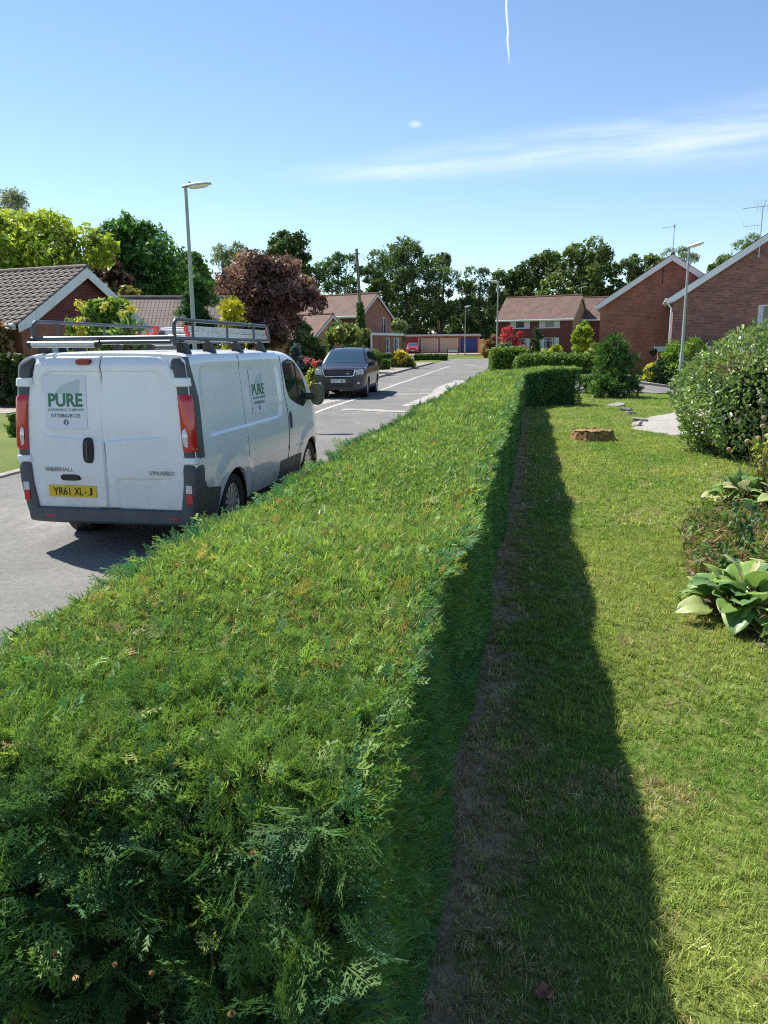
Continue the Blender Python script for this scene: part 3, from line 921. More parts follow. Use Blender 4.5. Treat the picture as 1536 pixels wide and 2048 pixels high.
def top_band(t0, t1, dens, protos, size, tanp=0.055):
    n = int((t1 - t0) * 2 * HW * dens)
    t = rng.uniform(t0, t1, n); lat = rng.uniform(-1, 1, n)
    hw = hedge_half(t, 1.0)
    s, q, ns, nq = hedge_at(t, lat * hw)
    x, y = rf(s, q)
    edge = ss(0.84, 1.0, np.abs(lat))
    z = hedge_top(t) - 0.03 - 0.05 * edge * rng.random(n) - np.abs(rng.normal(0, 0.012, n))
    # the end that faces the camera is rounded over
    z -= 0.20 * ss(0.20, 0.0, t) ** 2
    # shallow hollows
    hol = fbm(x, y, 4.0, 2.0)
    z += 0.013 * hol
    nx, ny = rf(ns, nq)
    up = np.stack([nx * lat * edge * 1.2, ny * lat * edge * 1.2, np.ones(n)], 1)
    up = jitter(up, 0.62); up[:, 2] = np.abs(up[:, 2]) * 0.8 + 0.10
    big = fbm(x, y, 1.1, 7.0)
    w = np.clip(0.55 + 0.7 * big + 0.25 * hol + 0.16 * rng.normal(0, 1, n), 0, 1)
    w *= 0.68 + 0.32 * ss(0.0, 1.2, t)          # more of the darker green towards the near end
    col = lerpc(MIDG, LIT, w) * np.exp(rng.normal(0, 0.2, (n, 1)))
    yel = ss(6, 14, t) * 0.35
    col *= (1 + yel * np.array([[0.35, 0.18, -0.1]]).repeat(n, 0).T).T if False else 1 + yel[:, None] * np.array([[0.35, 0.16, -0.1]])
    blue = rng.random(n) < 0.07 + 0.2 * (np.abs(lat) > 0.88)
    col[blue] = vary(BLUEG * 1.3, int(blue.sum()), 0.2)
    tan = rng.random(n) < tanp
    col[tan] = vary(TAN, int(tan.sum()), 0.3, 0.05)
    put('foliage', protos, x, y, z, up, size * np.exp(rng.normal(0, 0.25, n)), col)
top_band(0.0, 0.5, 3200, SPR_TRIM, 0.048, 0.0)
top_band(0.3, 1.6, 420, SPR_TRIM, 0.042, 0.0)
top_band(0.05, 1.1, 13000, TIP_N, 0.024, 0.10)
top_band(1.1, 2.6, 10500, TIP_M, 0.025, 0.075)
top_band(2.6, 5.5, 6200, TIP_F, 0.029, 0.03)
top_band(5.5, 12, 2600, TIP_F, 0.043, 0.02)
top_band(12, HTOT, 1200, TIP_F, 0.060, 0.015)
def side_band(t0, t1, sgn, dens, protos, size, h0=0.0):
    n = int((t1 - t0) * (HH - h0) * dens)
    t = rng.uniform(t0, t1, n); h = rng.uniform(h0, 1.0, n)
    hw = hedge_half(t, h) - 0.02 - np.abs(rng.normal(0, 0.012, n))
    s, q, ns, nq = hedge_at(t, sgn * hw)
    x, y = rf(s, q)
    g = ground(x, y); zt = hedge_top(t) - 0.04
    z = g + 0.01 + (zt - g - 0.01) * h
    z -= 0.22 * ss(0.22, 0.0, t) * (h > 0.9)
    nx, ny = rf(ns * sgn, nq * sgn)
    d = np.stack([nx, ny, 0.55 + 0 * nx], 1)
    d = jitter(d, 0.5)
    big = fbm(t, h * 2 + sgn * 5, 1.6, 3.0)
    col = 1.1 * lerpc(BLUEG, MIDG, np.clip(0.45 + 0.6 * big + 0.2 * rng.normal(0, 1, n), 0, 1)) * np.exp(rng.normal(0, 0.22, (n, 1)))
    tan = rng.random(n) < 0.015
    col[tan] = vary(TAN * 0.8, int(tan.sum()), 0.3, 0.05)
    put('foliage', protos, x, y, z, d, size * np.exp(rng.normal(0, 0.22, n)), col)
side_band(0.0, 2.4, 1, 5200, TIP_N, 0.034)
side_band(0.0, 2.4, 1, 700, SPR_TRIM, 0.042)
side_band(2.4, 6.0, 1, 4200, TIP_F, 0.038)
side_band(6.0, 14, 1, 1400, TIP_F, 0.054)
side_band(14, HTOT, 1, 1100, TIP_F, 0.066)
side_band(0.0, 3.0, -1, 2200, TIP_M, 0.036)
side_band(3.0, 6.0, -1, 900, TIP_F, 0.055)
side_band(6.0, HTOT, -1, 420, TIP_F, 0.09)
def loose(n, t, lat, up, size, protos, dz=0.0, drift=None):
    """longer sprays that stick out along the edges"""
    s, q, ns, nq = hedge_at(t, lat)
    x, y = rf(s, q)
    z = hedge_top(t) + dz
    nx, ny = rf(ns, nq)
    sg = np.sign(lat)
    d = np.stack([nx * sg * 0.9, ny * sg * 0.9, up + 0 * nx], 1)
    d = jitter(d, 0.35)
    col = np.where(rng.random((n, 1)) < 0.55, vary(BLUEG * 1.35, n, 0.2), vary(LIT * 0.9, n, 0.2))
    put('foliage', protos, x, y, z, d, size * np.exp(rng.normal(0, 0.25, n)), col)
n = 1800; t = rng.uniform(0.1, 1, n) ** 1.2 * 18
loose(n, t, -(HW - 0.035 + 0.015 * rng.normal(0, 1, n)), 0.45, 0.062, SPR_TRIM, -0.050)
n = 1100; t = rng.uniform(0.12, 1, n) ** 1.2 * 18
loose(n, t, (HW - 0.035 + 0.02 * rng.normal(0, 1, n)), 0.35, 0.046, SPR_TRIM, -0.060)
# stray sprays lying proud of the top
n = 420; t = rng.uniform(0.0, 1, n) ** 1.8 * 12; lat = rng.uniform(-0.5, 0.5, n)
s_, q_, _, _ = hedge_at(t, lat); x_, y_ = rf(s_, q_)
d_ = rng.normal(0, 1, (n, 3)); d_[:, 2] = np.abs(d_[:, 2]) * 0.35 + 0.1
c_ = np.where(rng.random((n, 1)) < 0.2, vary(TAN * 0.8, n, 0.25, 0.05), vary(LIT * 0.85, n, 0.2))
put('foliage', SPR_TRIM, x_, y_, hedge_top(t) - 0.02 - 0.20 * ss(0.20, 0.0, t) ** 2, d_, 0.050 * np.exp(rng.normal(0, 0.25, n)), c_)
# the loose, unclipped near end
def near_end():
    n = 2300
    lat = rng.uniform(-1.02, 1.0, n) * HW; h = rng.random(n) ** 0.8
    depth = np.abs(rng.normal(0, 0.07, n))
    zt = float(hedge_top(np.array([0.3]))[0])
    z = 0.32 + (zt - 0.03 - 0.32) * h
    s = 0.94 + 0.05 - 0.10 * np.sqrt(np.clip(1 - ((h - 0.45) / 0.62) ** 2, 0, 1)) + depth + 0.10 * ss(0.82, 1.0, h)
    s += 0.05 * np.sin(lat * 9 + h * 7) + 0.06 * fbm(lat, h, 9.0, 6.0)
    x, y = rf(s, -0.76 + lat)
    bx, by = rf(-1.0, 0.0)
    d = np.stack([bx * 0.8 + lat * 0.7, by * 0.8 + 0 * lat, 0.05 + 0.55 * (h - 0.45)], 1)
    d = jitter(d, 0.55); d[:, 2] -= 0.12
    col = lerpc(BLUEG * 0.75, MIDG * 0.8, np.clip(0.10 + 0.4 * h + 0.3 * rng.normal(0, 1, n), 0, 1)) * np.exp(rng.normal(0, 0.22, (n, 1)))  # greens lowered on this end face, most at the foot: painted shade
    put('foliage', SPR_BIG, x, y, z, d, 0.082 * np.exp(np.clip(rng.normal(0, 0.25, n), -0.6, 0.35)), col)
near_end()
# brown cone-like buds and cut stubs in the near end
mb_c = []
pc = Proto()
for k in range(6):
    a = k * math.pi / 3
    pc.leaf((0, 0, -0.5), (0, 0, 0.6), 0.38, (math.cos(a), math.sin(a), 0), 0.35, c=(0.8 + 0.1 * (k % 3),) * 3)
pc.done()
n = 130
lat = rng.uniform(-1, 1, n) * HW; h = rng.random(n)
x_, y_ = rf(0.92 - 0.06 + rng.normal(0, 0.03, n) + 0.3 * (h > 0.9) * rng.random(n), -0.76 + lat)
z_ = 0.4 + (1.24 - 0.4) * h
put('twig_end', [pc], x_, y_, z_, rng.normal(0, 1, (n, 3)), 0.012 * np.exp(rng.normal(0, 0.3, n)), vary((0.40, 0.27, 0.16), n, 0.25, 0.05))

# ------------------------------------------------------------------ vehicles: shared helpers
def interp(tab):
    xs = [a for a, _ in tab]; ys_ = [b_ for _, b_ in tab]
    return lambda x: float(np.interp(x, xs, ys_))
def smooth_interp(tab):
    xs = np.array([a for a, _ in tab]); ys_ = np.array([b_ for _, b_ in tab])
    m_ = np.gradient(ys_, xs)
    def f(x):
        x = min(max(x, xs[0]), xs[-1])
        i = min(max(int(np.searchsorted(xs, x)) - 1, 0), len(xs) - 2)
        h = xs[i + 1] - xs[i]; t = (x - xs[i]) / h
        a, b_ = ys_[i], ys_[i + 1]
        s = (b_ - a) / h
        m0, m1 = m_[i], m_[i + 1]
        if s == 0: m0 = m1 = 0
        else:
            m0 = np.clip(m0 / s, 0, 3) * s; m1 = np.clip(m1 / s, 0, 3) * s
        return float((2 * t**3 - 3 * t**2 + 1) * a + (t**3 - 2 * t**2 + t) * h * m0 + (-2 * t**3 + 3 * t**2) * b_ + (t**3 - t**2) * h * m1)
    return f
def rbox_sdf(x, z, x0, x1, z0, z1, r):
    cx, cz, hx, hz = (x0 + x1) / 2, (z0 + z1) / 2, (x1 - x0) / 2, (z1 - z0) / 2
    dx, dz = abs(x - cx) - hx + r, abs(z - cz) - hz + r
    return math.hypot(max(dx, 0), max(dz, 0)) + min(max(dx, dz), 0) - r
def sst(a, b, x):
    t = min(max((x - a) / (b - a), 0), 1); return t * t * (3 - 2 * t)
class Shell:
    """car body: rings across the length; x runs along the vehicle, y to its left, z up"""
    def __init__(self, H, W, wz, zb, relief=None, lean=None, shoulder=0.12, inset=0.14, crown=0.02):
        self.H, self.W, self.wz, self.zb, self.relief, self.lean = H, W, wz, zb, relief, lean
        self.sh, self.inset, self.crown = shoulder, inset, crown
    def side_y(self, x, z):
        y = self.wz(z) * self.W(x)
        if self.relief: y -= self.relief(x, z)
        return y
    def px(self, x, z):
        return x + (self.lean(x, z) if self.lean else 0)
    def half(self, x, ns=40):
        H = self.H(x); zb = self.zb(x); zs = max(H - self.sh, zb + 0.05)
        pts = [(self.wz(zb) * self.W(x) * k / 3, zb) for k in range(0, 3)]
        for k in range(ns + 1):
            z = zb + (zs - zb) * k / ns
            pts.append((self.side_y(x, z), z))
        ye = self.side_y(x, zs); yt = max(ye - self.inset, 0.05)
        for k in range(1, 7):
            a = math.pi / 2 * k / 6
            pts.append((yt + (ye - yt) * math.cos(a), zs + (H - zs) * math.sin(a) * (1 - 0.0)))
        for k in range(1, 7):
            f = 1 - k / 6
            pts.append((yt * f, H + self.crown * (1 - f * f)))
        return pts
    def mesh(self, xs, ns=40):
        V, F = [], []; n = None
        for x in xs:
            h = self.half(x, ns)
            ring = [(self.px(x, z), y, z) for y, z in h] + [(self.px(x, z), -y, z) for y, z in reversed(h[1:-1])]
            n = len(ring); V += ring
        for i in range(len(xs) - 1):
            for k in range(n):
                F.append((i * n + k, i * n + (k + 1) % n, (i + 1) * n + (k + 1) % n, (i + 1) * n + k))
        F.append(tuple(range(n))); F.append(tuple(reversed(range((len(xs) - 1) * n, len(xs) * n))))
        mb = MB(); mb.add(V, F)
        return mb.mesh('body')
    def top_z(self, x, y):
        H = self.H(x); zs = H - self.sh; ye = self.side_y(x, zs); yt = max(ye - self.inset, 0.05)
        a = abs(y)
        if a <= yt: return H + self.crown * (1 - (a / yt) ** 2)
        c = min((a - yt) / (ye - yt), 1)
        return zs + (H - zs) * math.sqrt(max(0, 1 - c * c))
    def side_patch(self, poly, sgn, off, rows=14, cols=10):
        """a panel that follows the flank inside an outline given in x, z"""
        zs = [p[1] for p in poly]; z0, z1 = min(zs) + 1e-4, max(zs) - 1e-4
        P = []
        for i in range(rows + 1):
            z = z0 + (z1 - z0) * i / rows
            xs = []
            for a, b_ in zip(poly, poly[1:] + poly[:1]):
                if (a[1] <= z) != (b_[1] <= z):
                    xs.append(a[0] + (b_[0] - a[0]) * (z - a[1]) / (b_[1] - a[1]))
            x0, x1 = min(xs), max(xs)
            P.append([(self.px(x0 + (x1 - x0) * j / cols, z), sgn * (self.side_y(x0 + (x1 - x0) * j / cols, z) + off), z) for j in range(cols + 1)])
        return P
    def side_line(self, pts, sgn, off, r, n=5):
        mb = MB(); out = []
        for a, b_ in zip(pts, pts[1:]):
            L = math.hypot(b_[0] - a[0], b_[1] - a[1]); k = max(1, int(L / 0.06))
            for i in range(k):
                x = a[0] + (b_[0] - a[0]) * i / k; z = a[1] + (b_[1] - a[1]) * i / k
                out.append((self.px(x, z), sgn * (self.side_y(x, z) + off), z))
        x, z = pts[-1]; out.append((self.px(x, z), sgn * (self.side_y(x, z) + off), z))
        mb.tube(out, r, n)
        return mb
def boolean_cut(me, cutters):
    """cut shapes out of a closed mesh"""
    ob = bpy.data.objects.new('cut_body', me); C.objects.link(ob)
    tmp = [ob]
    for mb in cutters:
        c = bpy.data.objects.new('cutter', mb.mesh('cutter')); C.objects.link(c); tmp.append(c)
        md = ob.modifiers.new('b', 'BOOLEAN'); md.operation = 'DIFFERENCE'; md.solver = 'EXACT'; md.object = c
    bpy.context.view_layer.update()
    dg = bpy.context.evaluated_depsgraph_get()
    out = bpy.data.meshes.new_from_object(ob.evaluated_get(dg))
    for o in tmp: bpy.data.objects.remove(o)
    return out
def wheel(parent, x, y, r, w, sgn, spokes=12, rim='alloy'):
    """axle along y; outer face towards sgn"""
    M = Matrix.Translation((x, y, r)) @ Matrix.Rotation(-sgn * math.pi / 2, 4, 'X')
    wl = bpy.data.objects.new('wheel', None); C.objects.link(wl); wl.parent = parent
    ri = r * 0.64
    t = MB(); t.lathe([(ri, -w / 2), (r * 0.93, -w / 2), (r, -w * 0.33), (r, w * 0.33), (r * 0.95, w / 2), (ri * 1.02, w * 0.47), (ri, w * 0.3), (ri, -w / 2)], M, 32)
    t.build('tyre', 'rubber', wl, smooth=True)
    h = MB(); h.lathe([(ri, w * 0.36), (ri * 0.95, w * 0.40), (ri * 0.88, w * 0.33), (ri * 0.3, w * 0.30), (0.001, w * 0.31)], M, 32)
    h.build('rim', 'black_plastic' if spokes else rim, wl, smooth=True)
    s = MB()
    for k in range(spokes):
        a = 2 * math.pi * k / spokes
        Rm = M @ Matrix.Rotation(a, 4, 'Z')
        w0, w1 = ri * 0.06, ri * 0.15
        s.prism([(ri * 0.2, -w0), (ri * 0.94, -w1), (ri * 0.94, w1), (ri * 0.2, w0)], w * 0.32, w * 0.385, Rm)
    s.lathe([(ri * 0.97, w * 0.30), (ri * 1.0, w * 0.42), (ri * 0.93, w * 0.42), (ri * 0.90, w * 0.33)], M, 32)
    s.lathe([(ri * 0.26, w * 0.30), (ri * 0.24, w * 0.41), (0.001, w * 0.42)], M, 20)
    s.build('hub_cap', rim, wl, smooth=True)
    return wl

# ------------------------------------------------------------------ the white van
VX, VY = -2.735, 7.53
van = thing('van', 'white panel van with dark roof rack and garden company stickers parked beside the hedge', 'van', (VX, VY, 0.004), R(90) - RA)
LY = van.location
vw = interp([(0.28, 0.85), (0.34, 0.875), (0.45, 0.905), (0.7, 0.945), (0.95, 0.952), (1.15, 0.942), (1.35, 0.93), (1.6, 0.908), (1.8, 0.885), (1.95, 0.86)])
vH = smooth_interp([(0, 1.945), (0.12, 1.962), (0.4, 1.97), (2.9, 1.97), (3.25, 1.945), (3.55, 1.87), (3.85, 1.69), (4.1, 1.46), (4.3, 1.24), (4.45, 1.13), (4.62, 1.02), (4.72, 0.9), (4.78, 0.72)])
def vW(x): return 1.0 - 0.22 * max(0, (x - 4.0) / 0.78) ** 2.2
def v_relief(x, z):
    d = rbox_sdf(x, z, 0.30, 2.70, 1.13, 1.835, 0.16)
    r = 0.018 * sst(0.0, -0.026, d)
    r += 0.010 * sst(0.03, 0.0, abs(z - 0.705)) * (1.42 < x < 3.9)            # waist groove
    d2 = math.hypot((x - 1.0) / 0.56, (z - 0.34) / 0.52)
    r -= 0.018 * sst(1.22, 1.02, d2)                                           # flares over the wheels
    d3 = math.hypot((x - 3.98) / 0.56, (z - 0.34) / 0.52)
    r -= 0.018 * sst(1.22, 1.02, d3)
    return r
def v_lean(x, z):
    l = 0.0 + 0.035 * sst(1.1, 1.9, z) + 0.06 * sst(1.84, 1.97, z)
    return max(0.0, 1 - x / 0.6) * l
vs = Shell(vH, vW, vw, lambda x: 0.30 + 0.06 * sst(4.3, 4.78, x), v_relief, v_lean)
xs = list(np.arange(0.0, 4.4, 0.04)) + list(np.arange(4.4, 4.781, 0.03)) + [4.78]
me = vs.mesh(xs, 56)
cut = []
for cx in (1.0, 3.98):
    for sg in (-1, 1):
        c = MB(); c.lathe([(0.001, -0.20), (0.395, -0.20), (0.395, 0.30), (0.001, 0.30)], Matrix.Translation((cx, sg * 0.86, 0.34)) @ Matrix.Rotation(-sg * math.pi / 2, 4, 'X'), 40)
        cut.append(c)
me = boolean_cut(me, cut)
me.materials.clear()
body = link('body', me, 'van_white', van)
smooth_by_angle(body.data, 32)
# dark arch liners
for cx in (1.0, 3.98):
    for sg in (-1, 1):
        a = MB(); a.lathe([(0.392, -0.19), (0.392, 0.055)], Matrix.Translation((cx, sg * 0.86, 0.34)) @ Matrix.Rotation(-sg * math.pi / 2, 4, 'X'), 40)
        a.lathe([(0.001, -0.188), (0.392, -0.188)], Matrix.Translation((cx, sg * 0.86, 0.34)) @ Matrix.Rotation(-sg * math.pi / 2, 4, 'X'), 40)
        a.build('wheel_arch_liner', 'black_plastic', body)
        wheel(van, cx, sg * 0.80, 0.335, 0.215, sg, 13)
axle = MB(); axle.tube([(1.0, -0.75, 0.34), (1.0, 0.75, 0.34)], 0.05); axle.box((0.6, -0.25, 0.30), (0.5, 0.35, 0.18), bev=0.03); axle.tube([(0.15, 0.35, 0.26), (1.4, 0.30, 0.27)], 0.03)
axle.build('axle', 'black_plastic', van)
# rear doors
def door_e(z): return vw(z) - 0.135 - 0.03 * sst(1.7, 1.93, z)
def door_x(y, z):
    x = v_lean(0, z) - 0.020
    x += 0.05 * (abs(y) / 0.82) ** 4
    ay = abs(y)
    d = rbox_sdf(ay, z, 0.04, 0.70 - 0.06 * sst(1.2, 1.8, z), 1.165, 1.80, 0.10)
    lo = 1.165 - 0.05 * (1 - ay / 0.7)            # panel dips towards the middle
    d = rbox_sdf(ay, z, -0.2, 0.69 - 0.05 * sst(1.2, 1.8, z), lo, 1.80, 0.11)
    x += 0.015 * sst(0.0, -0.012, d)
    d = rbox_sdf(ay, z, 0.10, 0.66, 0.43, 0.76, 0.06)
    x += 0.016 * sst(0.0, -0.016, d)
    return x
for sg in (1, -1):
    P = []
    for i in range(121):
        z = 0.455 + (1.935 - 0.455) * i / 120
        e = door_e(z); y0 = 0.005
        row = []
        for j in range(55):
            y = y0 + (e - y0) * j / 54
            rr = 0.0
            if j in (0, 54): rr = 0.018
            if i in (0, 120): rr = max(rr, 0.02)
            row.append((door_x(y, z) + rr, sg * y, z))
        P.append(row)
    mb = MB(); mb.grid(P)
    dr = mb.build('rear_door', 'van_white', van); smooth_by_angle(dr.data, 50)
    if sg == 1: left_door = dr
    else: right_door = dr
seam = MB(); seam.grid([[(0.03 + v_lean(0, z), y, z) for z in (0.45, 1.2, 1.6, 1.8, 1.9, 1.94)] for y in (-0.012, 0.012)])
seam.build('door_seam', 'seam', van)
for sg in (-1, 1):
    sd = MB(); sd.grid([[(v_lean(0, z) + 0.018, sg * (door_e(z) + dy), z) for z in np.arange(0.45, 1.95, 0.06)] for dy in (-0.012, 0.022)])
    sd.build('door_seam', 'seam', van)
# corner trim: profile from the door edge round to the flank
def corner(name, mat, sg, z0, z1, wrap, off, parent, inner=0.012, rz=0.02, n=14):
    P = []
    zz = [z0 + (z1 - z0) * i / n for i in range(n + 1)]
    for i, z in enumerate(zz):
        k = min(1, min(z - z0, z1 - z) / rz) if rz else 1
        sh = 0.02 * (1 - math.sqrt(max(0, 1 - (1 - k) ** 2)))
        e = door_e(min(z, 1.93)) + inner; w = vs.side_y(0.12, z) + off - sh; xl = v_lean(0, z)
        row = [(xl + 0.02, e, z), (xl - 0.012 - off + sh + 0.01, e + 0.004, z), (xl - 0.016 - off + sh, e + 0.03, z)]
        for a in range(5):
            th = math.pi / 2 * a / 4
            r = 0.055
            row.append((xl - 0.016 - off + sh + r * (1 - math.cos(th)), w - r + r * math.sin(th), z))
        xe = wrap(z) if callable(wrap) else wrap
        for f in (0.33, 0.66, 1.0):
            xx = xl - 0.016 - off + 0.055 + (xe - 0.04) * f
            row.append((xx, vs.side_y(xx, z) + off - sh, z))
        row.append((row[-1][0] + 0.005, row[-1][1] - 0.02 - off, z))
        P.append([(a, sg * b_, c_) for a, b_, c_ in row])
    mb = MB(); mb.grid(P)
    mb.f.append(tuple(range(len(P[0])))); mb.uv.append(None)
    o = (len(P) - 1) * len(P[0]); mb.f.append(tuple(range(o, o + len(P[0])))); mb.uv.append(None)
    ob = mb.build(name, mat, parent); smooth_by_angle(ob.data, 45)
    return ob
for sg in (1, -1):
    pil = corner('corner_pillar', 'grey_plastic', sg, 0.90, 1.925, lambda z: 0.20 - 0.10 * sst(1.45, 1.9, z), 0.006, van, rz=0.06)
    tl = corner('tail_light', 'lens_red', sg, 1.015, 1.585, 0.045, 0.020, van, inner=0.014, rz=0.06)
    # clear lamp ovals
    ov = MB(); P = []
    for i in range(13):
        t = -1 + 2 * i / 12; z = 1.165 + 0.095 * t
        hw_ = 0.036 * math.sqrt(max(0, 1 - t ** 4)) + 0.002
        row = []
        for j in range(7):
            y = vs.side_y(0.12, z) - 0.062 + hw_ * (-1 + 2 * j / 6)
            row.append((v_lean(0, z) - 0.016 - 0.020 - 0.010 * (1 - t * t) + (0.05 * max(0, (j - 3) / 3)) ** 1 * 0.5, sg * y, z))
        P.append(row)
    ov.grid(P); ov.build('reverse_lens', 'lens_clear', tl, smooth=True)
    corner('hinge_cover', 'van_white', sg, 1.645, 1.735, 0.05, 0.022, van, inner=-0.01, rz=0.015)
    corner('hinge_cover', 'van_white', sg, 0.905, 0.975, 0.05, 0.020, van, inner=-0.01, rz=0.015)
    bc = corner('bumper_corner', 'grey_plastic', sg, 0.30, 0.898, lambda z: 0.56 if z < 0.60 else 0.17 + 0.1 * sst(0.75, 0.60, z), 0.016, van, inner=0.0, rz=0.05)
    lm = MB()
    for zc, hgt, mt in ((0.665, 0.085, 'lens_clear'), (0.57, 0.10, 'lens_red')):
        q = MB(); q.box((-0.040 + 0.004, sg * 0.875, zc), (0.022, 0.062, hgt), bev=0.008)
        q.build('corner_lens', mt, bc)
# rear bumper
P = []
for i in range(25):
    y = -0.885 + 1.77 * i / 24
    xo = 0.05 * (abs(y) / 0.885) ** 6
    P.append([(0.10, y, 0.30), (-0.03 + xo, y, 0.295), (-0.065 + xo, y, 0.325), (-0.07 + xo, y, 0.40), (-0.055 + xo, y, 0.44), (-0.03 + xo, y, 0.452), (0.05, y, 0.455)])
mb = MB(); mb.grid(P); bp = mb.build('bumper', 'grey_plastic', van, smooth=True)
for y in (0.62, -0.70):
    q = MB(); q.box((-0.066 + 0.05 * (abs(y) / 0.885) ** 6, y, 0.372), (0.012, 0.11, 0.022), bev=0.004); q.build('reflector', 'lens_red', bp)
# handle, plate light, plate, high brake lamp
def pill(cx, cy, cz, wy, hz, d, name, mat, parent, tilt=0.0):
    mb = MB(); pts = []
    for k in range(28):
        a = 2 * math.pi * k / 28
        c, s = math.cos(a), math.sin(a)
        pts.append((math.copysign(abs(c) ** 0.6, c) * wy / 2, math.copysign(abs(s) ** 0.6, s) * hz / 2))
    V = []; F = []
    for sc, dx in ((1.0, 0.0), (0.97, -d * 0.6), (0.85, -d), (0.0, -d)):
        for (a, b_) in pts:
            ya = a * sc; za = b_ * sc
            V.append((cx + dx, cy + ya * math.cos(tilt) - za * math.sin(tilt), cz + ya * math.sin(tilt) + za * math.cos(tilt)))
    n = 28
    for i in range(3):
        for k in range(n):
            F.append((i * n + k, i * n + (k + 1) % n, (i + 1) * n + (k + 1) % n, (i + 1) * n + k))
    mb.add(V, F)
    return mb.build(name, mat, parent, smooth=True)
pill(door_x(0.15, 1.03) - 0.001, 0.165, 1.03, 0.115, 0.255, 0.022, 'door_handle', 'black_plastic', left_door, 0.06)
pill(door_x(0.15, 1.03) - 0.020, 0.170, 1.03, 0.020, 0.21, 0.012, 'handle_grip', 'grey_plastic', left_door, 0.06)
pill(door_x(0.38, 0.74) - 0.001, 0.39, 0.755, 0.22, 0.065, 0.03, 'plate_lamp', 'black_plastic', left_door)
pill(v_lean(0, 1.88) - 0.015, 0.16, 1.885, 0.16, 0.062, 0.045, 'brake_light', 'lens_dark_red', left_door)
pl = MB(); pl.box((door_x(0.38, 0.60) - 0.008, 0.385, 0.615), (0.012, 0.52, 0.115), bev=0.003)
plate = pl.build('number_plate', 'plate_yellow', left_door)
Mr = Matrix(((0, 0, -1, 0), (-1, 0, 0, 0), (0, 1, 0, 0), (0, 0, 0, 1)))     # lettering on the rear: x -> -y, y -> z, faces -x
def rear_at(x, y, z): return Matrix.Translation((x, y, z)) @ Mr
xp = door_x(0.38, 0.60) - 0.0155
text_obj('plate_lettering', 'YR61', 0.185, 0.079, 'ink_black', rear_at(xp, 0.502, 0.615), left_door, offset=0.012)
text_obj('plate_lettering', 'XL', 0.098, 0.079, 'ink_black', rear_at(xp, 0.318, 0.615), left_door, offset=0.012)
text_obj('plate_lettering', 'J', 0.045, 0.079, 'ink_black', rear_at(xp, 0.19, 0.615), left_door, offset=0.012)
dt = MB(); dt.lathe([(0.001, 0), (0.0075, 0), (0.0075, 0.003), (0.001, 0.003)], rear_at(xp, 0.243, 0.605), 10); dt.build('plate_screw', 'ink_black', left_door)
xb = door_x(0.5, 0.83) - 0.004
text_obj('badge_lettering', 'VAUXHALL', 0.315, 0.040, 'badge_metal', rear_at(xb, 0.51, 0.835), left_door, 0.008)
text_obj('badge_lettering', 'VIVARO', 0.26, 0.040, 'badge_metal', rear_at(door_x(0.5, 0.83) - 0.004, -0.585, 0.815), right_door, 0.008)
# stickers
def sticker(parent, M, w, h, nm='sticker'):
    """lettering panel in the xy plane of M, z outwards"""
    s = MB(); s.box((0, 0, 0), (w, h, 0.003)); me_ = s.mesh(nm); me_.transform(M)
    st = link(nm, me_, 'sticker_white', parent)
    lf = []
    for k in range(13):
        t = k / 12; lf.append((-0.24 + 0.58 * t, 0.20 + 0.26 * t + 0.10 * math.sin(t * math.pi) * (1 - t)))
    lf += [(0.37, 0.40), (0.36, 0.28), (0.33, 0.16)]
    lf = [(-0.24, 0.17)] + lf
    q = MB(); q.prism([(a * w, b_ * h * 0.95) for a, b_ in lf], 0.0017, 0.0024); me_ = q.mesh('leaf_print'); me_.transform(M); link('leaf_print', me_, 'leaf_print', parent)
    T = lambda x, y, z=0.003: M @ Matrix.Translation((x * w, y * h, z))
    text_obj('lettering', 'PURE', w * 0.83, h * 0.255, 'ink_green', T(0.0, 0.045), parent, 0.0014, 0.035)
    text_obj('lettering', 'GARDENING COMPANY', w * 0.88, h * 0.052, 'ink_grey_green', T(0.0, -0.135), parent, 0.0014, 0.01)
    text_obj('lettering', '07708628125', w * 0.71, h * 0.070, 'ink_slate', T(-0.01, -0.245), parent, 0.0014, 0.012)
    q = MB(); q.lathe([(0.001, 0.0018), (w * 0.063, 0.0018), (w * 0.063, 0.003), (0.001, 0.003)], T(-0.01, -0.37, 0.0), 24); me_ = q.mesh('round_logo'); link('round_logo', me_, 'ink_slate', parent)
    text_obj('lettering', 'f', w * 0.055, h * 0.085, 'sticker_white', T(0.0, -0.378, 0.0040), parent, 0.001, 0.02)
lean_t = math.atan2(door_x(0.4, 1.72) - door_x(0.4, 1.25), 0.47)
Ms = Matrix.Translation((door_x(0.4, 1.48) - 0.0065, 0.385, 1.495)) @ Matrix.Rotation(lean_t, 4, 'Y') @ Mr
sticker(left_door, Ms, 0.445, 0.52)
yA = vs.side_y(1.85, 1.25); yB = vs.side_y(1.85, 1.72)
tilt = math.atan2(yA - yB, 0.47)
Mside = Matrix(((1, 0, 0, 0), (0, 0, -1, 0), (0, 1, 0, 0), (0, 0, 0, 1)))   # right flank: x forward, faces -y
Ms2 = Matrix.Translation((1.93, -(vs.side_y(1.93, 1.5) + 0.006), 1.50)) @ Matrix.Rotation(-tilt, 4, 'X') @ Mside
sticker(body, Ms2, 0.50, 0.52)
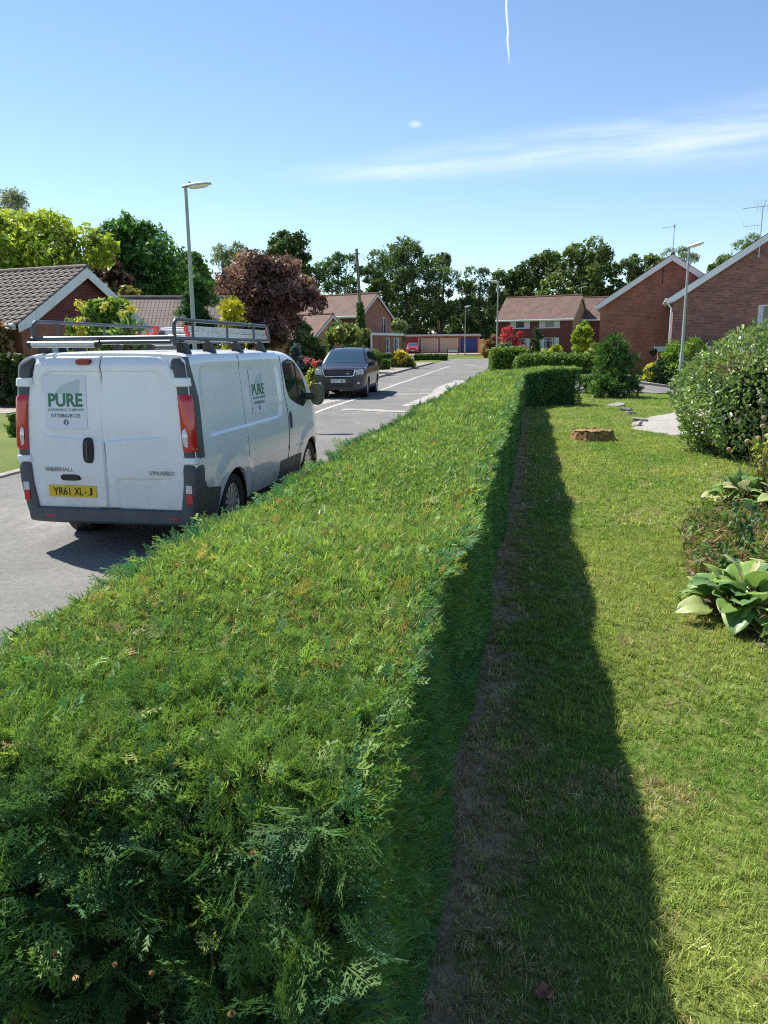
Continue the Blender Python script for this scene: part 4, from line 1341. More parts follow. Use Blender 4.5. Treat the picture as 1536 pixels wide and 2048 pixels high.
# side glass, seams, handles, mirrors for both sides
WIN = [(2.93, 1.80), (3.2, 1.835), (3.42, 1.805), (3.60, 1.70), (3.75, 1.56), (3.83, 1.42), (3.80, 1.27), (3.64, 1.215), (3.3, 1.285), (3.06, 1.365), (2.975, 1.50)]
def grow(poly, d):
    cx = sum(p[0] for p in poly) / len(poly); cz = sum(p[1] for p in poly) / len(poly)
    return [(cx + (p[0] - cx) * (1 + d / 0.45), cz + (p[1] - cz) * (1 + d / 0.3)) for p in poly]
for sg in (-1, 1):
    dr = MB(); dr.grid(vs.side_patch(grow(WIN, 0.022), sg, 0.003, 22, 12)); fr = dr.build('window_surround', 'black_plastic', van, smooth=True)
    g = MB(); g.grid(vs.side_patch(WIN, sg, 0.006, 22, 12)); g.build('side_window', 'vehicle_glass', van, smooth=True)
    vs.side_line([(3.42, 1.80), (3.45, 1.5), (3.44, 1.25)], sg, 0.006, 0.012).build('window_bar', 'black_plastic', van)
    vs.side_line([(2.86, 1.90), (2.86, 1.4), (2.93, 1.2), (2.95, 0.8), (2.93, 0.40)], sg, 0.0, 0.006).build('door_seam', 'seam', van)
    vs.side_line([(1.42, 1.93), (1.42, 1.84), (1.42, 1.15), (1.44, 0.72)], sg, -0.002, 0.005).build('door_seam', 'groove', van)
    vs.side_line([(1.44, 0.705), (2.9, 0.705), (3.42, 0.705)], sg, -0.006, 0.007).build('rub_groove', 'groove', van)
    vs.side_line([(1.46, 0.50), (2.0, 0.50), (2.62, 0.50)], sg, -0.003, 0.004).build('sill_seam', 'groove', van)
    s = MB(); s.grid(vs.side_patch([(2.62, 0.32), (3.52, 0.32), (3.50, 0.56), (2.62, 0.56)], sg, 0.006, 5, 10)); s.build('sill_cladding', 'grey_plastic', van, smooth=True)
    h = MB(); h.grid(vs.side_patch([(3.03 + 0.05 * math.cos(a), 1.06 + 0.125 * math.sin(a)) for a in np.arange(0, 6.28, 0.3)], sg, 0.010, 10, 6)); h.build('door_handle', 'black_plastic', van, smooth=True)
    d = MB(); d.tube([(3.80, sg * (vs.side_y(3.8, 1.33) - 0.01), 1.33), (3.86, sg * 1.02, 1.32)], 0.05, 10)
    mr_ = MB(); 
    ring = []
    for (dx, sc) in ((-0.055, 0.86), (-0.05, 0.97), (-0.02, 1.0), (0.05, 0.92), (0.09, 0.6), (0.10, 0.01)):
        row = []
        for k in range(20):
            a = 2 * math.pi * k / 20; c, s2 = math.cos(a), math.sin(a)
            row.append((3.90 + dx, sg * (1.085 + math.copysign(abs(c) ** 0.7, c) * 0.095 * sc), 1.35 + math.copysign(abs(s2) ** 0.7, s2) * 0.155 * sc))
        row.append(row[0]); ring.append(row)
    mr_.grid(ring); mir = mr_.build('wing_mirror', 'grey_plastic', van, smooth=True)
    d.build('mirror_arm', 'black_plastic', mir)
    q = MB(); q.prism([(math.copysign(abs(math.cos(a)) ** 0.7, math.cos(a)) * 0.083, math.copysign(abs(math.sin(a)) ** 0.7, math.sin(a)) * 0.14) for a in np.arange(0, 6.28, 0.3)], 0, 0.006, Matrix.Translation((3.840, sg * 1.085, 1.35)) @ Mr)
    q.build('mirror_glass', 'mirror_glass', mir)
# windscreen and lamps at the front
P = []
for i in range(11):
    x = 3.48 + 0.80 * i / 10; ye = vs.side_y(x, vH(x) - 0.12) - 0.05
    P.append([(x, ye * (-1 + 2 * j / 10), vs.top_z(x, ye * (-1 + 2 * j / 10)) + 0.006) for j in range(11)])
g = MB(); g.grid(P); g.build('windscreen', 'windscreen_glass', van, smooth=True)
for sg in (-1, 1):
    q = MB(); q.box((4.62, sg * 0.66, 0.88), (0.16, 0.22, 0.18), bev=0.05); q.build('headlight', 'headlamp', van)
q = MB(); q.box((4.70, 0, 0.45), (0.2, 1.5, 0.24), bev=0.06); q.build('front_bumper', 'grey_plastic', van)
# roof rack
ZL, ZT = 2.095, 2.275
def arc(c, r, a0, a1, n, ax):
    """points of a bend in the x-z plane"""
    return [(c[0] + r * math.cos(R(a0 + (a1 - a0) * k / n)), ax, c[1] + r * math.sin(R(a0 + (a1 - a0) * k / n))) for k in range(n + 1)]
rack = bpy.data.objects.new('roof_rack', None); C.objects.link(rack); rack.parent = van
for sg in (-1, 1):
    y = sg * 0.745
    mb = MB()
    pts = [(0.13, y, 2.03), (0.13, y, ZT - 0.08)] + arc((0.21, ZT - 0.08), 0.08, 180, 90, 6, y) + arc((2.72, ZT - 0.14), 0.14, 90, 0, 8, y) + [(2.86, y, ZL - 0.03)]
    mb.tube(pts, 0.019, 10); mb.build('side_hoop', 'rack_steel', rack, smooth=True)
    mb = MB(); mb.tube([(0.12, y, ZL), (2.87, y, ZL)], 0.024, 10); mb.build('lower_rail', 'rack_steel', rack, smooth=True)
    for x in (0.55, 1.45, 2.3):
        mb = MB(); mb.tube([(x, y, ZL), (x, y, ZT)], 0.014, 8); mb.build('upright', 'rack_steel', rack, smooth=True)
    for x in (0.30, 0.92, 1.72, 2.52):
        mb = MB(); M = Matrix.Translation((x, y + sg * 0.01, 0)) @ Matrix.Rotation(0 if sg > 0 else math.pi, 4, 'Z')
        mb.prism([(-0.045, 1.955), (0.065, 1.935), (0.065, 1.965), (0.02, 2.06), (-0.045, 2.06)], -0.05, 0.05, Matrix.Translation((x, y, 0)) @ Matrix(((0, 0, 1, 0), (sg, 0, 0, 0), (0, 1, 0, 0), (0, 0, 0, 1))))
        mb.build('rack_foot', 'black_plastic', rack)
        mb = MB(); mb.box((x, y - sg * 0.045, 2.075), (0.045, 0.03, 0.05), bev=0.005); mb.build('clamp', 'aluminium', rack)
for x in (0.30, 0.92, 1.72, 2.52):
    mb = MB(); mb.box((x, 0, ZL - 0.012), (0.045, 1.50, 0.035), bev=0.006); mb.build('cross_bar', 'rack_steel', rack)
mb = MB(); mb.tube([(0.12, -0.76, ZL + 0.01), (0.12, 0.76, ZL + 0.01)], 0.024, 10); mb.build('rear_bar', 'rack_steel', rack, smooth=True)
mb = MB(); mb.tube([(0.03, 0.70, ZL - 0.045), (0.03, 0.02, ZL - 0.045)], 0.030, 14); mb.build('roller', 'aluminium', rack, smooth=True)
for y in (0.72, 0.0):
    mb = MB(); mb.tube([(0.03, y + 0.02, ZL - 0.045), (0.03, y - 0.02, ZL - 0.045)], 0.034, 12); mb.box((0.075, y, ZL - 0.02), (0.09, 0.02, 0.05)); mb.build('roller_bracket', 'black_plastic', rack)
mb = MB(); mb.tube([(0.05, -0.02, ZL - 0.03), (0.05, -0.74, ZL - 0.03)], 0.02, 10); mb.build('rear_bar', 'rack_steel', rack, smooth=True)
# aluminium ladder lying on the rack
lx, ly = VX + 1.55 * SA - 0.02 * CA, VY + 1.55 * CA + 0.02 * SA
ladder = thing('ladder', 'silver aluminium extension ladder with red end caps lying on the van roof rack', 'ladder', (VX + 1.55 * SA, VY + 1.55 * CA, ZL + 0.01), R(90) - RA)
for k in range(2):
    z = 0.035 + 0.075 * k; hw_ = 0.20 - 0.018 * k
    for sg in (-1, 1):
        mb = MB(); mb.box((1.35, sg * hw_ - 0.03, z + 0.012), (2.66, 0.026, 0.068), bev=0.004); st = mb.build('stile', 'aluminium', ladder)
        for xe in (0.0, 2.70):
            mb = MB(); mb.box((xe, sg * hw_ - 0.03, z + 0.012), (0.06, 0.036, 0.074), bev=0.006); mb.build('end_cap', 'red_plastic', st)
    for i in range(10):
        mb = MB(); mb.tube([(0.06 + i * 0.28, -hw_ - 0.03, z + 0.012), (0.06 + i * 0.28, hw_ - 0.03, z + 0.012)], 0.017, 8); mb.build('rung', 'aluminium', ladder)
mb = MB(); mb.box((0.10, 0.13, 0.08), (0.05, 0.06, 0.15), bev=0.008); mb.build('lock_bracket', 'grey_plastic', ladder)

# ------------------------------------------------------------------ cars
def make_car(root, L, wz, W, H, zb, wheels, wr, paint, glass_x, side_windows, rear_x, crown=0.03, shoulder=0.10, inset=0.12, spokes=8):
    sh = Shell(H, W, wz, zb, None, None, shoulder, inset, crown)
    xs = list(np.arange(0, L, 0.06)) + [L]
    me = sh.mesh(xs, 34)
    cuts = []
    wy = wz(0.5)
    for cx in wheels:
        for sg in (-1, 1):
            c = MB(); c.lathe([(0.001, -0.22), (wr * 1.16, -0.22), (wr * 1.16, 0.3), (0.001, 0.3)], Matrix.Translation((cx, sg * (wy - 0.1), wr)) @ Matrix.Rotation(-sg * math.pi / 2, 4, 'X'), 32)
            cuts.append(c)
    me = boolean_cut(me, cuts); me.materials.clear()
    bd = link('body', me, paint, root); smooth_by_angle(me, 35)
    for cx in wheels:
        for sg in (-1, 1):
            a = MB(); a.lathe([(wr * 1.15, -0.21), (wr * 1.15, 0.06)], Matrix.Translation((cx, sg * (wy - 0.1), wr)) @ Matrix.Rotation(-sg * math.pi / 2, 4, 'X'), 32)
            a.lathe([(0.001, -0.205), (wr * 1.15, -0.205)], Matrix.Translation((cx, sg * (wy - 0.1), wr)) @ Matrix.Rotation(-sg * math.pi / 2, 4, 'X'), 32)
            a.build('wheel_arch_liner', 'black_plastic', bd)
            wheel(root, cx, sg * (wy - 0.13), wr, 0.23, sg, spokes)
    P = []
    for i in range(11):
        x = glass_x[0] + (glass_x[1] - glass_x[0]) * i / 10; ye = sh.side_y(x, H(x) - shoulder) - 0.03
        P.append([(x, ye * (-1 + 2 * j / 10), sh.top_z(x, ye * (-1 + 2 * j / 10)) + 0.008) for j in range(11)])
    g = MB(); g.grid(P); g.build('windscreen', 'windscreen_glass', root, smooth=True)
    for sg in (-1, 1):
        for poly in side_windows:
            g = MB(); g.grid(sh.side_patch(poly, sg, 0.006, 8, 8)); g.build('side_window', 'vehicle_glass', root, smooth=True)
    return sh
# black off-roader facing the camera; local x runs from its front to its back
p = stand(677, 27.9)
SUVA = R(90) - R(6.5)
suv = thing('car', 'black four-wheel-drive car parked facing the van by the left kerb', 'car', (p.x, p.y, float(zroad(to_rf(p.x, p.y)[0])) + 0.004), SUVA)
H = smooth_interp([(0, 0.92), (0.05, 1.0), (0.14, 1.055), (0.6, 1.11), (1.18, 1.165), (1.30, 1.20), (1.7, 1.50), (1.95, 1.665), (2.15, 1.725), (2.9, 1.765), (3.9, 1.735), (4.2, 1.70), (4.38, 1.5), (4.46, 1.1), (4.50, 0.9)])
wz = interp([(0.25, 0.80), (0.35, 0.89), (0.55, 0.945), (0.85, 0.955), (1.05, 0.93), (1.14, 0.90), (1.4, 0.80), (1.65, 0.70), (1.8, 0.66)])
Wf = lambda x: 1 - 0.13 * max(0, (0.5 - x) / 0.5) ** 2.2 - 0.08 * max(0, (x - 4.1) / 0.4) ** 2
sv = make_car(suv, 4.5, wz, Wf, H, lambda x: 0.27 + 0.05 * sst(0.3, 0, x), (0.92, 3.58), 0.36, 'paint_black', (1.34, 1.98),
              [[(1.62, 1.17), (2.55, 1.17), (2.52, 1.60), (2.1, 1.60)], [(2.62, 1.17), (3.45, 1.19), (3.40, 1.61), (2.6, 1.61)], [(3.55, 1.21), (4.18, 1.27), (4.0, 1.58), (3.5, 1.60)]], None)
fb = MB(); fb.grid([[(-0.03 + 0.10 * (abs(y) / 0.84) ** 3, y, z) if 0.3 < z < 0.78 else (0.08 + 0.10 * (abs(y) / 0.84) ** 3, y, z) for y in np.linspace(-0.84, 0.84, 13)] for z in (0.28, 0.32, 0.5, 0.74, 0.80)])
fbo = fb.build('front_bumper', 'paint_black', suv, smooth=True)
q = MB(); q.box((-0.036, 0, 0.46), (0.02, 0.98, 0.16), bev=0.01); q.build('lower_grille', 'black_plastic', fbo)
gr = MB(); gr.prism([(-0.50, 0.80), (0.50, 0.80), (0.56, 1.02), (-0.56, 1.02)], 0.0, 0.03, Matrix.Translation((0.0, 0, 0)) @ Mr)
gro = gr.build('grille', 'black_plastic', suv)
for z in (0.86, 0.91, 0.96):
    q = MB(); q.box((-0.036, 0, z), (0.012, 0.95, 0.014)); q.build('grille_bar', 'grey_plastic', gro)
ch = MB(); ch.tube([(-0.03, 0.585, 1.02), (-0.045, 0.535, 0.82), (-0.05, 0.48, 0.79), (-0.055, 0, 0.785), (-0.05, -0.48, 0.79), (-0.045, -0.535, 0.82), (-0.03, -0.585, 1.02)], 0.021, 8)
ch.build('chrome_surround', 'chrome', gro, smooth=True)
q = MB(); q.prism([(0.055 * math.cos(a), 0.028 * math.sin(a)) for a in np.arange(0, 6.28, 0.35)], 0, 0.012, Matrix.Translation((-0.03, -0.32, 0.885)) @ Mr); q.build('oval_badge', 'badge_metal', gro)
text_obj('bonnet_lettering', 'L A N D', 0.38, 0.052, 'chrome', Matrix.Translation((0.055, 0.29, 1.035)) @ Matrix.Rotation(R(35), 4, 'Y') @ Mr, suv, 0.006)
text_obj('bonnet_lettering', 'R O V E R', 0.48, 0.052, 'chrome', Matrix.Translation((0.055, -0.24, 1.035)) @ Matrix.Rotation(R(35), 4, 'Y') @ Mr, suv, 0.006)
for sg in (-1, 1):
    q = MB(); q.prism([(-0.02 * sg, 0.83), (0.26 * sg, 0.86), (0.27 * sg, 0.99), (0.20 * sg, 1.03), (-0.02 * sg, 1.01)], -0.06, 0.035, Matrix.Translation((0.035, -sg * 0.61, 0.0)) @ Matrix.Rotation(-sg * R(14), 4, 'Z') @ Mr)
    q.build('headlight', 'headlamp', suv)
    q = MB(); q.box((0.02, sg * 0.70, 0.55), (0.05, 0.10, 0.08), bev=0.02); q.build('fog_lamp', 'lens_clear', fbo)
    mm = MB(); mm.box((1.60, sg * 0.99, 1.20), (0.16, 0.22, 0.17), bev=0.05); mm.tube([(1.64, sg * 0.88, 1.15), (1.62, sg * 0.95, 1.17)], 0.04); mm.build('wing_mirror', 'black_plastic', suv, smooth=True)
    q = MB(); q.tube([(2.1, sg * 0.60, 1.765), (3.9, sg * 0.58, 1.76)], 0.018, 6); q.build('roof_rail', 'black_plastic', suv)
    cl_ = MB(); cl_.grid(sv.side_patch([(1.38, 0.29), (3.12, 0.29), (3.12, 0.42), (1.38, 0.42)], sg, 0.012, 3, 10)); cl_.build('sill_cladding', 'grey_plastic', suv, smooth=True)
pl = MB(); pl.box((-0.052, 0.03, 0.625), (0.012, 0.52, 0.115), bev=0.003); po = pl.build('number_plate', 'plate_white', suv)
text_obj('plate_lettering', 'W777', 0.23, 0.08, 'ink_black', Matrix.Translation((-0.0595, 0.145, 0.625)) @ Mr, po, offset=0.012)
text_obj('plate_lettering', 'PBH', 0.17, 0.08, 'ink_black', Matrix.Translation((-0.0595, -0.11, 0.625)) @ Mr, po, offset=0.012)
# red hatchback by the garages
p = stand(825, 104.5)
rc = thing('car', 'small red car parked in front of the red garage door', 'car', (p.x, p.y, float(zroad(to_rf(p.x, p.y)[0])) + 0.104), R(90) - R(4))
H2 = smooth_interp([(0, 0.70), (0.06, 0.78), (0.5, 0.88), (0.95, 0.95), (1.05, 0.98), (1.5, 1.28), (1.75, 1.40), (2.3, 1.45), (3.1, 1.42), (3.5, 1.2), (3.7, 0.9)])
wz2 = interp([(0.2, 0.72), (0.3, 0.80), (0.6, 0.84), (0.85, 0.82), (0.95, 0.79), (1.2, 0.68), (1.45, 0.58)])
make_car(rc, 3.7, wz2, lambda x: 1 - 0.16 * max(0, (0.5 - x) / 0.5) ** 2, H2, lambda x: 0.2, (0.7, 3.0), 0.29, 'paint_red', (1.08, 1.72),
         [[(1.35, 0.96), (2.2, 0.96), (2.15, 1.32), (1.75, 1.32)], [(2.28, 0.96), (3.05, 1.0), (2.85, 1.30), (2.25, 1.32)]], None, spokes=6)
for sg in (-1, 1):
    q = MB(); q.box((0.05, sg * 0.56, 0.66), (0.14, 0.30, 0.15), bev=0.05); q.build('headlight', 'headlamp', rc)
    q = MB(); q.box((1.38, sg * 0.86, 1.0), (0.12, 0.16, 0.12), bev=0.04); q.build('wing_mirror', 'paint_red', rc)
q = MB(); q.box((-0.02, 0, 0.42), (0.02, 0.5, 0.11)); q.build('number_plate', 'plate_white', rc)
q = MB(); q.box((0.0, 0, 0.30), (0.05, 1.1, 0.10), bev=0.02); q.build('lower_grille', 'black_plastic', rc)

# ------------------------------------------------------------------ buildings
simple('ridge_red', (0.17, 0.085, 0.065), 0.85, var=0.25, scale=3)
def wall(parent, a, b_, z0, z1, openings, mat, name='wall', reveal=0.10, side=1):
    """upright wall from a to b (local x, y) with window openings (a0, a1, z0, z1); side: which way is out"""
    a, b_ = Vector(a), Vector(b_)
    L = (b_ - a).length; d = (b_ - a) / L
    nrm = Vector((d.y, -d.x)) * side
    us = sorted({0.0, L, *[o[0] for o in openings], *[o[1] for o in openings]})
    zs = sorted({z0, z1, *[o[2] for o in openings], *[o[3] for o in openings]})
    mb = MB()
    def P(u, z, dep=0.0):
        p = a + d * u - nrm * dep
        return (p.x, p.y, z)
    for i in range(len(us) - 1):
        for j in range(len(zs) - 1):
            um, zm = (us[i] + us[i + 1]) / 2, (zs[j] + zs[j + 1]) / 2
            if any(o[0] < um < o[1] and o[2] < zm < o[3] for o in openings):
                continue
            q = [(us[i], zs[j]), (us[i + 1], zs[j]), (us[i + 1], zs[j + 1]), (us[i], zs[j + 1])]
            mb.add([P(*c) for c in q], [(0, 1, 2, 3)], [q])
    for o in openings:
        c = [(o[0], o[2]), (o[1], o[2]), (o[1], o[3]), (o[0], o[3])]
        for k in range(4):
            e0, e1 = c[k], c[(k + 1) % 4]
            mb.add([P(*e0), P(*e1), P(*e1, reveal), P(*e0, reveal)], [(0, 1, 2, 3)], [[e0, e1, e1, e0]])
    return mb.build(name, mat, parent, recalc=False), (a, d, nrm)
def window(parent, frame, o, bars, mat='white_trim', dep=0.06, curtains=True, sill=True, transom=None):
    """white framed window in an opening: frame, panes, curtains, sill"""
    a, d, nrm = frame
    u0, u1, z0, z1 = o
    w = bpy.data.objects.new('window', None); C.objects.link(w); w.parent = parent
    c2 = a + d * ((u0 + u1) / 2)
    ang = math.atan2(d.y, d.x)
    Rm = Matrix.Rotation(ang, 3, 'Z')
    def bx(name, u, z, du, dz, dd, mt, off):
        p = a + d * u - nrm * off
        m_ = MB(); m_.box((p.x, p.y, z), (du, dd, dz), Rm); return m_.build(name, mt, w)
    t = 0.06
    fr = MB()
    def fb_(u, z, du, dz, off=dep, dd=0.07):
        p = a + d * u - nrm * off
        fr.box((p.x, p.y, z), (du, dd, dz), Rm)
    um, zm = (u0 + u1) / 2, (z0 + z1) / 2
    fb_(um, z0 + t / 2, u1 - u0, t); fb_(um, z1 - t / 2, u1 - u0, t)
    fb_(u0 + t / 2, zm, t, z1 - z0 - 2 * t - 0.002); fb_(u1 - t / 2, zm, t, z1 - z0 - 2 * t - 0.002)
    for f in bars:
        fb_(u0 + (u1 - u0) * f, zm, t, z1 - z0 - 2 * t - 0.002)
    if transom:
        es = [0] + list(bars) + [1]
        for k in range(len(es) - 1):
            x0_, x1_ = u0 + (u1 - u0) * es[k] + t, u0 + (u1 - u0) * es[k + 1] - t
            fb_((x0_ + x1_) / 2, z0 + (z1 - z0) * transom, x1_ - x0_, t * 0.8, dep + 0.004)
    fr.build('frame', mat, w)
    edges = [0] + list(bars) + [1]
    for k in range(len(edges) - 1):
        x0, x1 = u0 + (u1 - u0) * edges[k], u0 + (u1 - u0) * edges[k + 1]
        bx('pane', (x0 + x1) / 2, zm, x1 - x0 - t, z1 - z0 - t, 0.012, 'window_glass', dep + 0.012)
    if curtains:
        for sgn in (-1, 1):
            u = u0 + 0.14 * (u1 - u0) if sgn < 0 else u1 - 0.14 * (u1 - u0)
            bx('curtain', u, zm, 0.22 * (u1 - u0), z1 - z0 - 2 * t, 0.006, 'curtain', dep - 0.004)
    if sill:
        bx('sill', um, z0 - 0.03, u1 - u0 + 0.12, 0.06, 0.2, mat, -0.02)
    return w
def gable(parent, x, D, z0, ze, zr_, mat, name='gable_wall', ops=()):
    """pentagon wall in the plane x"""
    poly = [(-D / 2, z0), (D / 2, z0), (D / 2, ze), (0, zr_), (-D / 2, ze)]
    if not ops:
        mb = MB(); mb.add([(x, y, z) for y, z in poly], [(0, 1, 2, 3, 4)], [poly])
        return mb.build(name, mat, parent, recalc=False)
    wall(parent, (x, -D / 2), (x, D / 2), z0, ze, ops, mat, name, side=-1)
    mb = MB(); tri = [(-D / 2, ze), (D / 2, ze), (0, zr_)]
    mb.add([(x, y, z) for y, z in tri], [(0, 1, 2)], [tri])
    return mb.build(name, mat, parent, recalc=False)
def roof(parent, x0, x1, D, ze, zr_, over, mat, th=0.10, verge=0.22):
    """two slopes; returns the roof object"""
    sl = (zr_ - ze) / (D / 2)
    mb = MB()
    for sg in (-1, 1):
        ye = sg * (D / 2 + over); zeo = ze - sl * over
        Ls = math.hypot(D / 2 + over, zr_ - zeo)
        xa, xb = x0 - verge, x1 + verge
        c = [(xa, 0, zr_ + th), (xb, 0, zr_ + th), (xb, ye, zeo + th), (xa, ye, zeo + th)]
        u = [(xa, Ls), (xb, Ls), (xb, 0), (xa, 0)]
        mb.add(c, [(0, 1, 2, 3)], [u])
        lo = [(p[0], p[1], p[2] - th) for p in c]
        mb.add(c + lo, [(4, 5, 6, 7), (2, 3, 7, 6), (0, 3, 7, 4), (1, 2, 6, 5)], [u, [(0, 0)] * 4, [(0, 0)] * 4, [(0, 0)] * 4])
    ro = mb.build('roof', mat, parent, recalc=False)
    rt = MB(); rt.tube([(x0 - verge, 0, zr_ + th - 0.02), (x1 + verge, 0, zr_ + th - 0.02)], 0.11, 8); rt.build('ridge_tile', 'tile_brown' if mat != 'roof_tile_red' else 'ridge_red', ro)
    return ro, sl
def barge(parent, x, D, ze, zr_, over, depth=0.22, mat='white_trim', th=0.03, foot=True):
    """white bargeboards up both verges, with a horizontal foot"""
    sl = (zr_ - ze) / (D / 2)
    for sg in (-1, 1):
        ye = sg * (D / 2 + over); zo = ze - sl * over
        pts = [(ye, zo + 0.06), (0, zr_ + 0.06), (0, zr_ - depth * 1.12), (sg * (D / 2 - 0.05) if foot else ye, ze - depth * 1.05 if foot else zo - depth)]
        if foot: pts.append((ye, zo - depth * 0.75))
        mb = MB(); V = [(x, y, z) for y, z in pts] + [(x + th, y, z) for y, z in pts]; n = len(pts)
        mb.add(V, [tuple(range(n)), tuple(reversed(range(n, 2 * n)))] + [(i, (i + 1) % n, n + (i + 1) % n, n + i) for i in range(n)])
        mb.build('bargeboard', mat, parent)
def eaves(parent, x0, x1, D, ze, sl, over, sg, mat='white_trim'):
    mb = MB(); zo = ze - sl * over
    mb.box(((x0 + x1) / 2, sg * (D / 2 + over + 0.012), zo - 0.02), (x1 - x0 + 0.40, 0.02, 0.20)); mb.build('fascia', mat, parent)
    mb = MB(); mb.tube([(x0 - 0.18, sg * (D / 2 + over + 0.08), zo + 0.02), (x1 + 0.18, sg * (D / 2 + over + 0.08), zo + 0.02)], 0.055, 8); mb.build('gutter', mat, parent)
    mb = MB(); mb.box(((x0 + x1) / 2, sg * (D / 2 + over / 2), zo - 0.08), (x1 - x0 + 0.3, over, 0.02)); mb.build('soffit', 'soffit', parent)
def gframe(P, az):
    """Empty transform: local x points along compass az"""
    return (P.x, P.y, P.z), R(90 - az)

# --- brick houses on the right (gable ends face the camera)
def right_house(u_corner, Y, v_eave, u_pt, v_pt, az, L, label, mat, extra):
    c = stand(u_corner, Y)
    zeave = height_at(u_corner, v_eave, Y) - c.z
    r = Vector((math.cos(R(az)), -math.sin(R(az))))
    # slope from the measured verge point: find distance along the gable where its pixel column lies
    lo, hi = 0.1, 12.0
    for _ in range(50):
        m_ = (lo + hi) / 2
        X, Yy = c.x + r.x * m_, c.y + r.y * m_
        pu = at_y(u_pt, v_pt, Yy).x
        if X < pu: lo = m_
        else: hi = m_
    zpt = height_at(u_pt, v_pt, c.y + r.y * lo) - c.z
    return c, r, zeave, lo, zpt
c, r, ze, hD, zap = right_house(1197, 47.0, 607, 1345, 512, 18, 9, '', '', None)
print('gable house', c, 'eave', ze, 'halfD', hD, 'apex', zap)
D1 = hD * 2
mid_ = c + Vector((r.x, r.y, 0)) * hD
loc, rz = gframe(Vector((mid_.x, mid_.y, c.z - 0.1)), 18)
h1 = thing('house', 'red brick house gable end with white bargeboards behind the bushy conifer at the hedge end', 'house', loc, rz)
ze += 0.1; zap += 0.1
gable(h1, 0, D1, 0, ze, zap, 'brick_red')
wall(h1, (0, D1 / 2), (9, D1 / 2), 0, ze, [], 'brick_red', side=-1)
wall(h1, (0, -D1 / 2), (9, -D1 / 2), 0, ze, [], 'brick_red')
gable(h1, 9, D1, 0, ze, zap, 'brick_red')
ro, sl = roof(h1, 0, 9, D1, ze, zap, 0.28, 'roof_tile_red')
barge(h1, -0.24, D1, ze, zap, 0.28, 0.24)
eaves(h1, 0, 9, D1, ze, sl, 0.28, 1)
q = MB(); q.tube([(-0.03, 0.45, zap - 1.5), (-0.03, 0.45, zap - 0.5)], 0.02, 6); q.build('flue_pipe', 'seam', h1)
q = MB(); q.box((-0.015, 0.2, 0.55), (0.02, 0.22, 0.15)); q.build('air_vent', 'seam', h1)
# aerial on its ridge
am = thing('television_aerial', 'tall thin aerial mast at the ridge of the red brick gable house', 'aerial', (mid_.x, mid_.y, c.z - 0.1 + zap))
zt_ = height_at(1345, 448, 45.6) - (c.z - 0.1 + zap)
q = MB(); q.tube([(0, 0.0, -0.05), (0, 0, zt_)], 0.022, 6); q.build('mast', 'aerial_metal', am)
q = MB(); q.tube([(0.05, 0, zt_ - 0.1), (-0.75, -0.1, zt_ - 0.18)], 0.012, 5); q.build('boom', 'aerial_metal', am)
for k in range(7):
    q = MB(); x = -0.1 - k * 0.1; q.tube([(x, -0.14, zt_ - 0.12 - 0.01 * k), (x, 0.14, zt_ - 0.12 - 0.01 * k)], 0.005, 4); q.build('rod', 'aerial_metal', am)
q = MB(); q.box((0, 0, zt_ - 0.08), (0.1, 0.08, 0.14)); q.build('clamp', 'aerial_metal', am)

c, r, ze, hp, zp = right_house(1341, 41.0, 592, 1530, 474, 18, 9, '', '', None)
sl2 = (zp - ze) / hp
hD2 = 4.6; ze2 = ze; zap2 = ze + sl2 * hD2
print('house 2', c, ze, hp, zp, zap2)
mid_ = c + Vector((r.x, r.y, 0)) * hD2
loc, rz = gframe(Vector((mid_.x, mid_.y, c.z - 0.1)), 18)
h2 = thing('house', 'brown brick house gable end with white downpipe and flat-roofed brick annexe', 'house', loc, rz)
D2 = hD2 * 2; ze2 += 0.1; zap2 += 0.1
_, fr = wall(h2, (0, D2 / 2), (0, -D2 / 2), 0, ze2, [(4.0, 5.0, 3.1, 4.2)], 'brick_brown')
tri = [(-D2 / 2, ze2), (D2 / 2, ze2), (0, zap2)]
mb = MB(); mb.add([(0, y, z) for y, z in tri], [(0, 1, 2)], [[(-y, z) for y, z in tri]]); mb.build('gable_wall', 'brick_brown', h2, recalc=False)
window(h2, fr, (4.0, 5.0, 3.1, 4.2), [0.5])
wall(h2, (0, D2 / 2), (9, D2 / 2), 0, ze2, [], 'brick_brown', side=-1)
wall(h2, (0, -D2 / 2), (9, -D2 / 2), 0, ze2, [], 'brick_brown')
gable(h2, 9, D2, 0, ze2, zap2, 'brick_brown')
ro, sl = roof(h2, 0, 9, D2, ze2, zap2, 0.30, 'roof_tile_red')
barge(h2, -0.24, D2, ze2, zap2, 0.30, 0.26)
eaves(h2, 0, 9, D2, ze2, sl, 0.30, 1)
dp = MB(); dp.tube([(-0.08, D2 / 2 + 0.34, ze2 - 0.2), (-0.07, D2 / 2 + 0.25, ze2 - 0.42), (-0.06, D2 / 2 + 0.10, ze2 - 0.62), (-0.06, D2 / 2 + 0.08, 0.9)], 0.045, 8)
dp.build('downpipe', 'white_trim', h2)
hop = MB(); hop.box((-0.06, D2 / 2 + 0.33, ze2 - 0.20), (0.2, 0.22, 0.16), bev=0.02); hop.build('gutter_end', 'white_trim', h2)
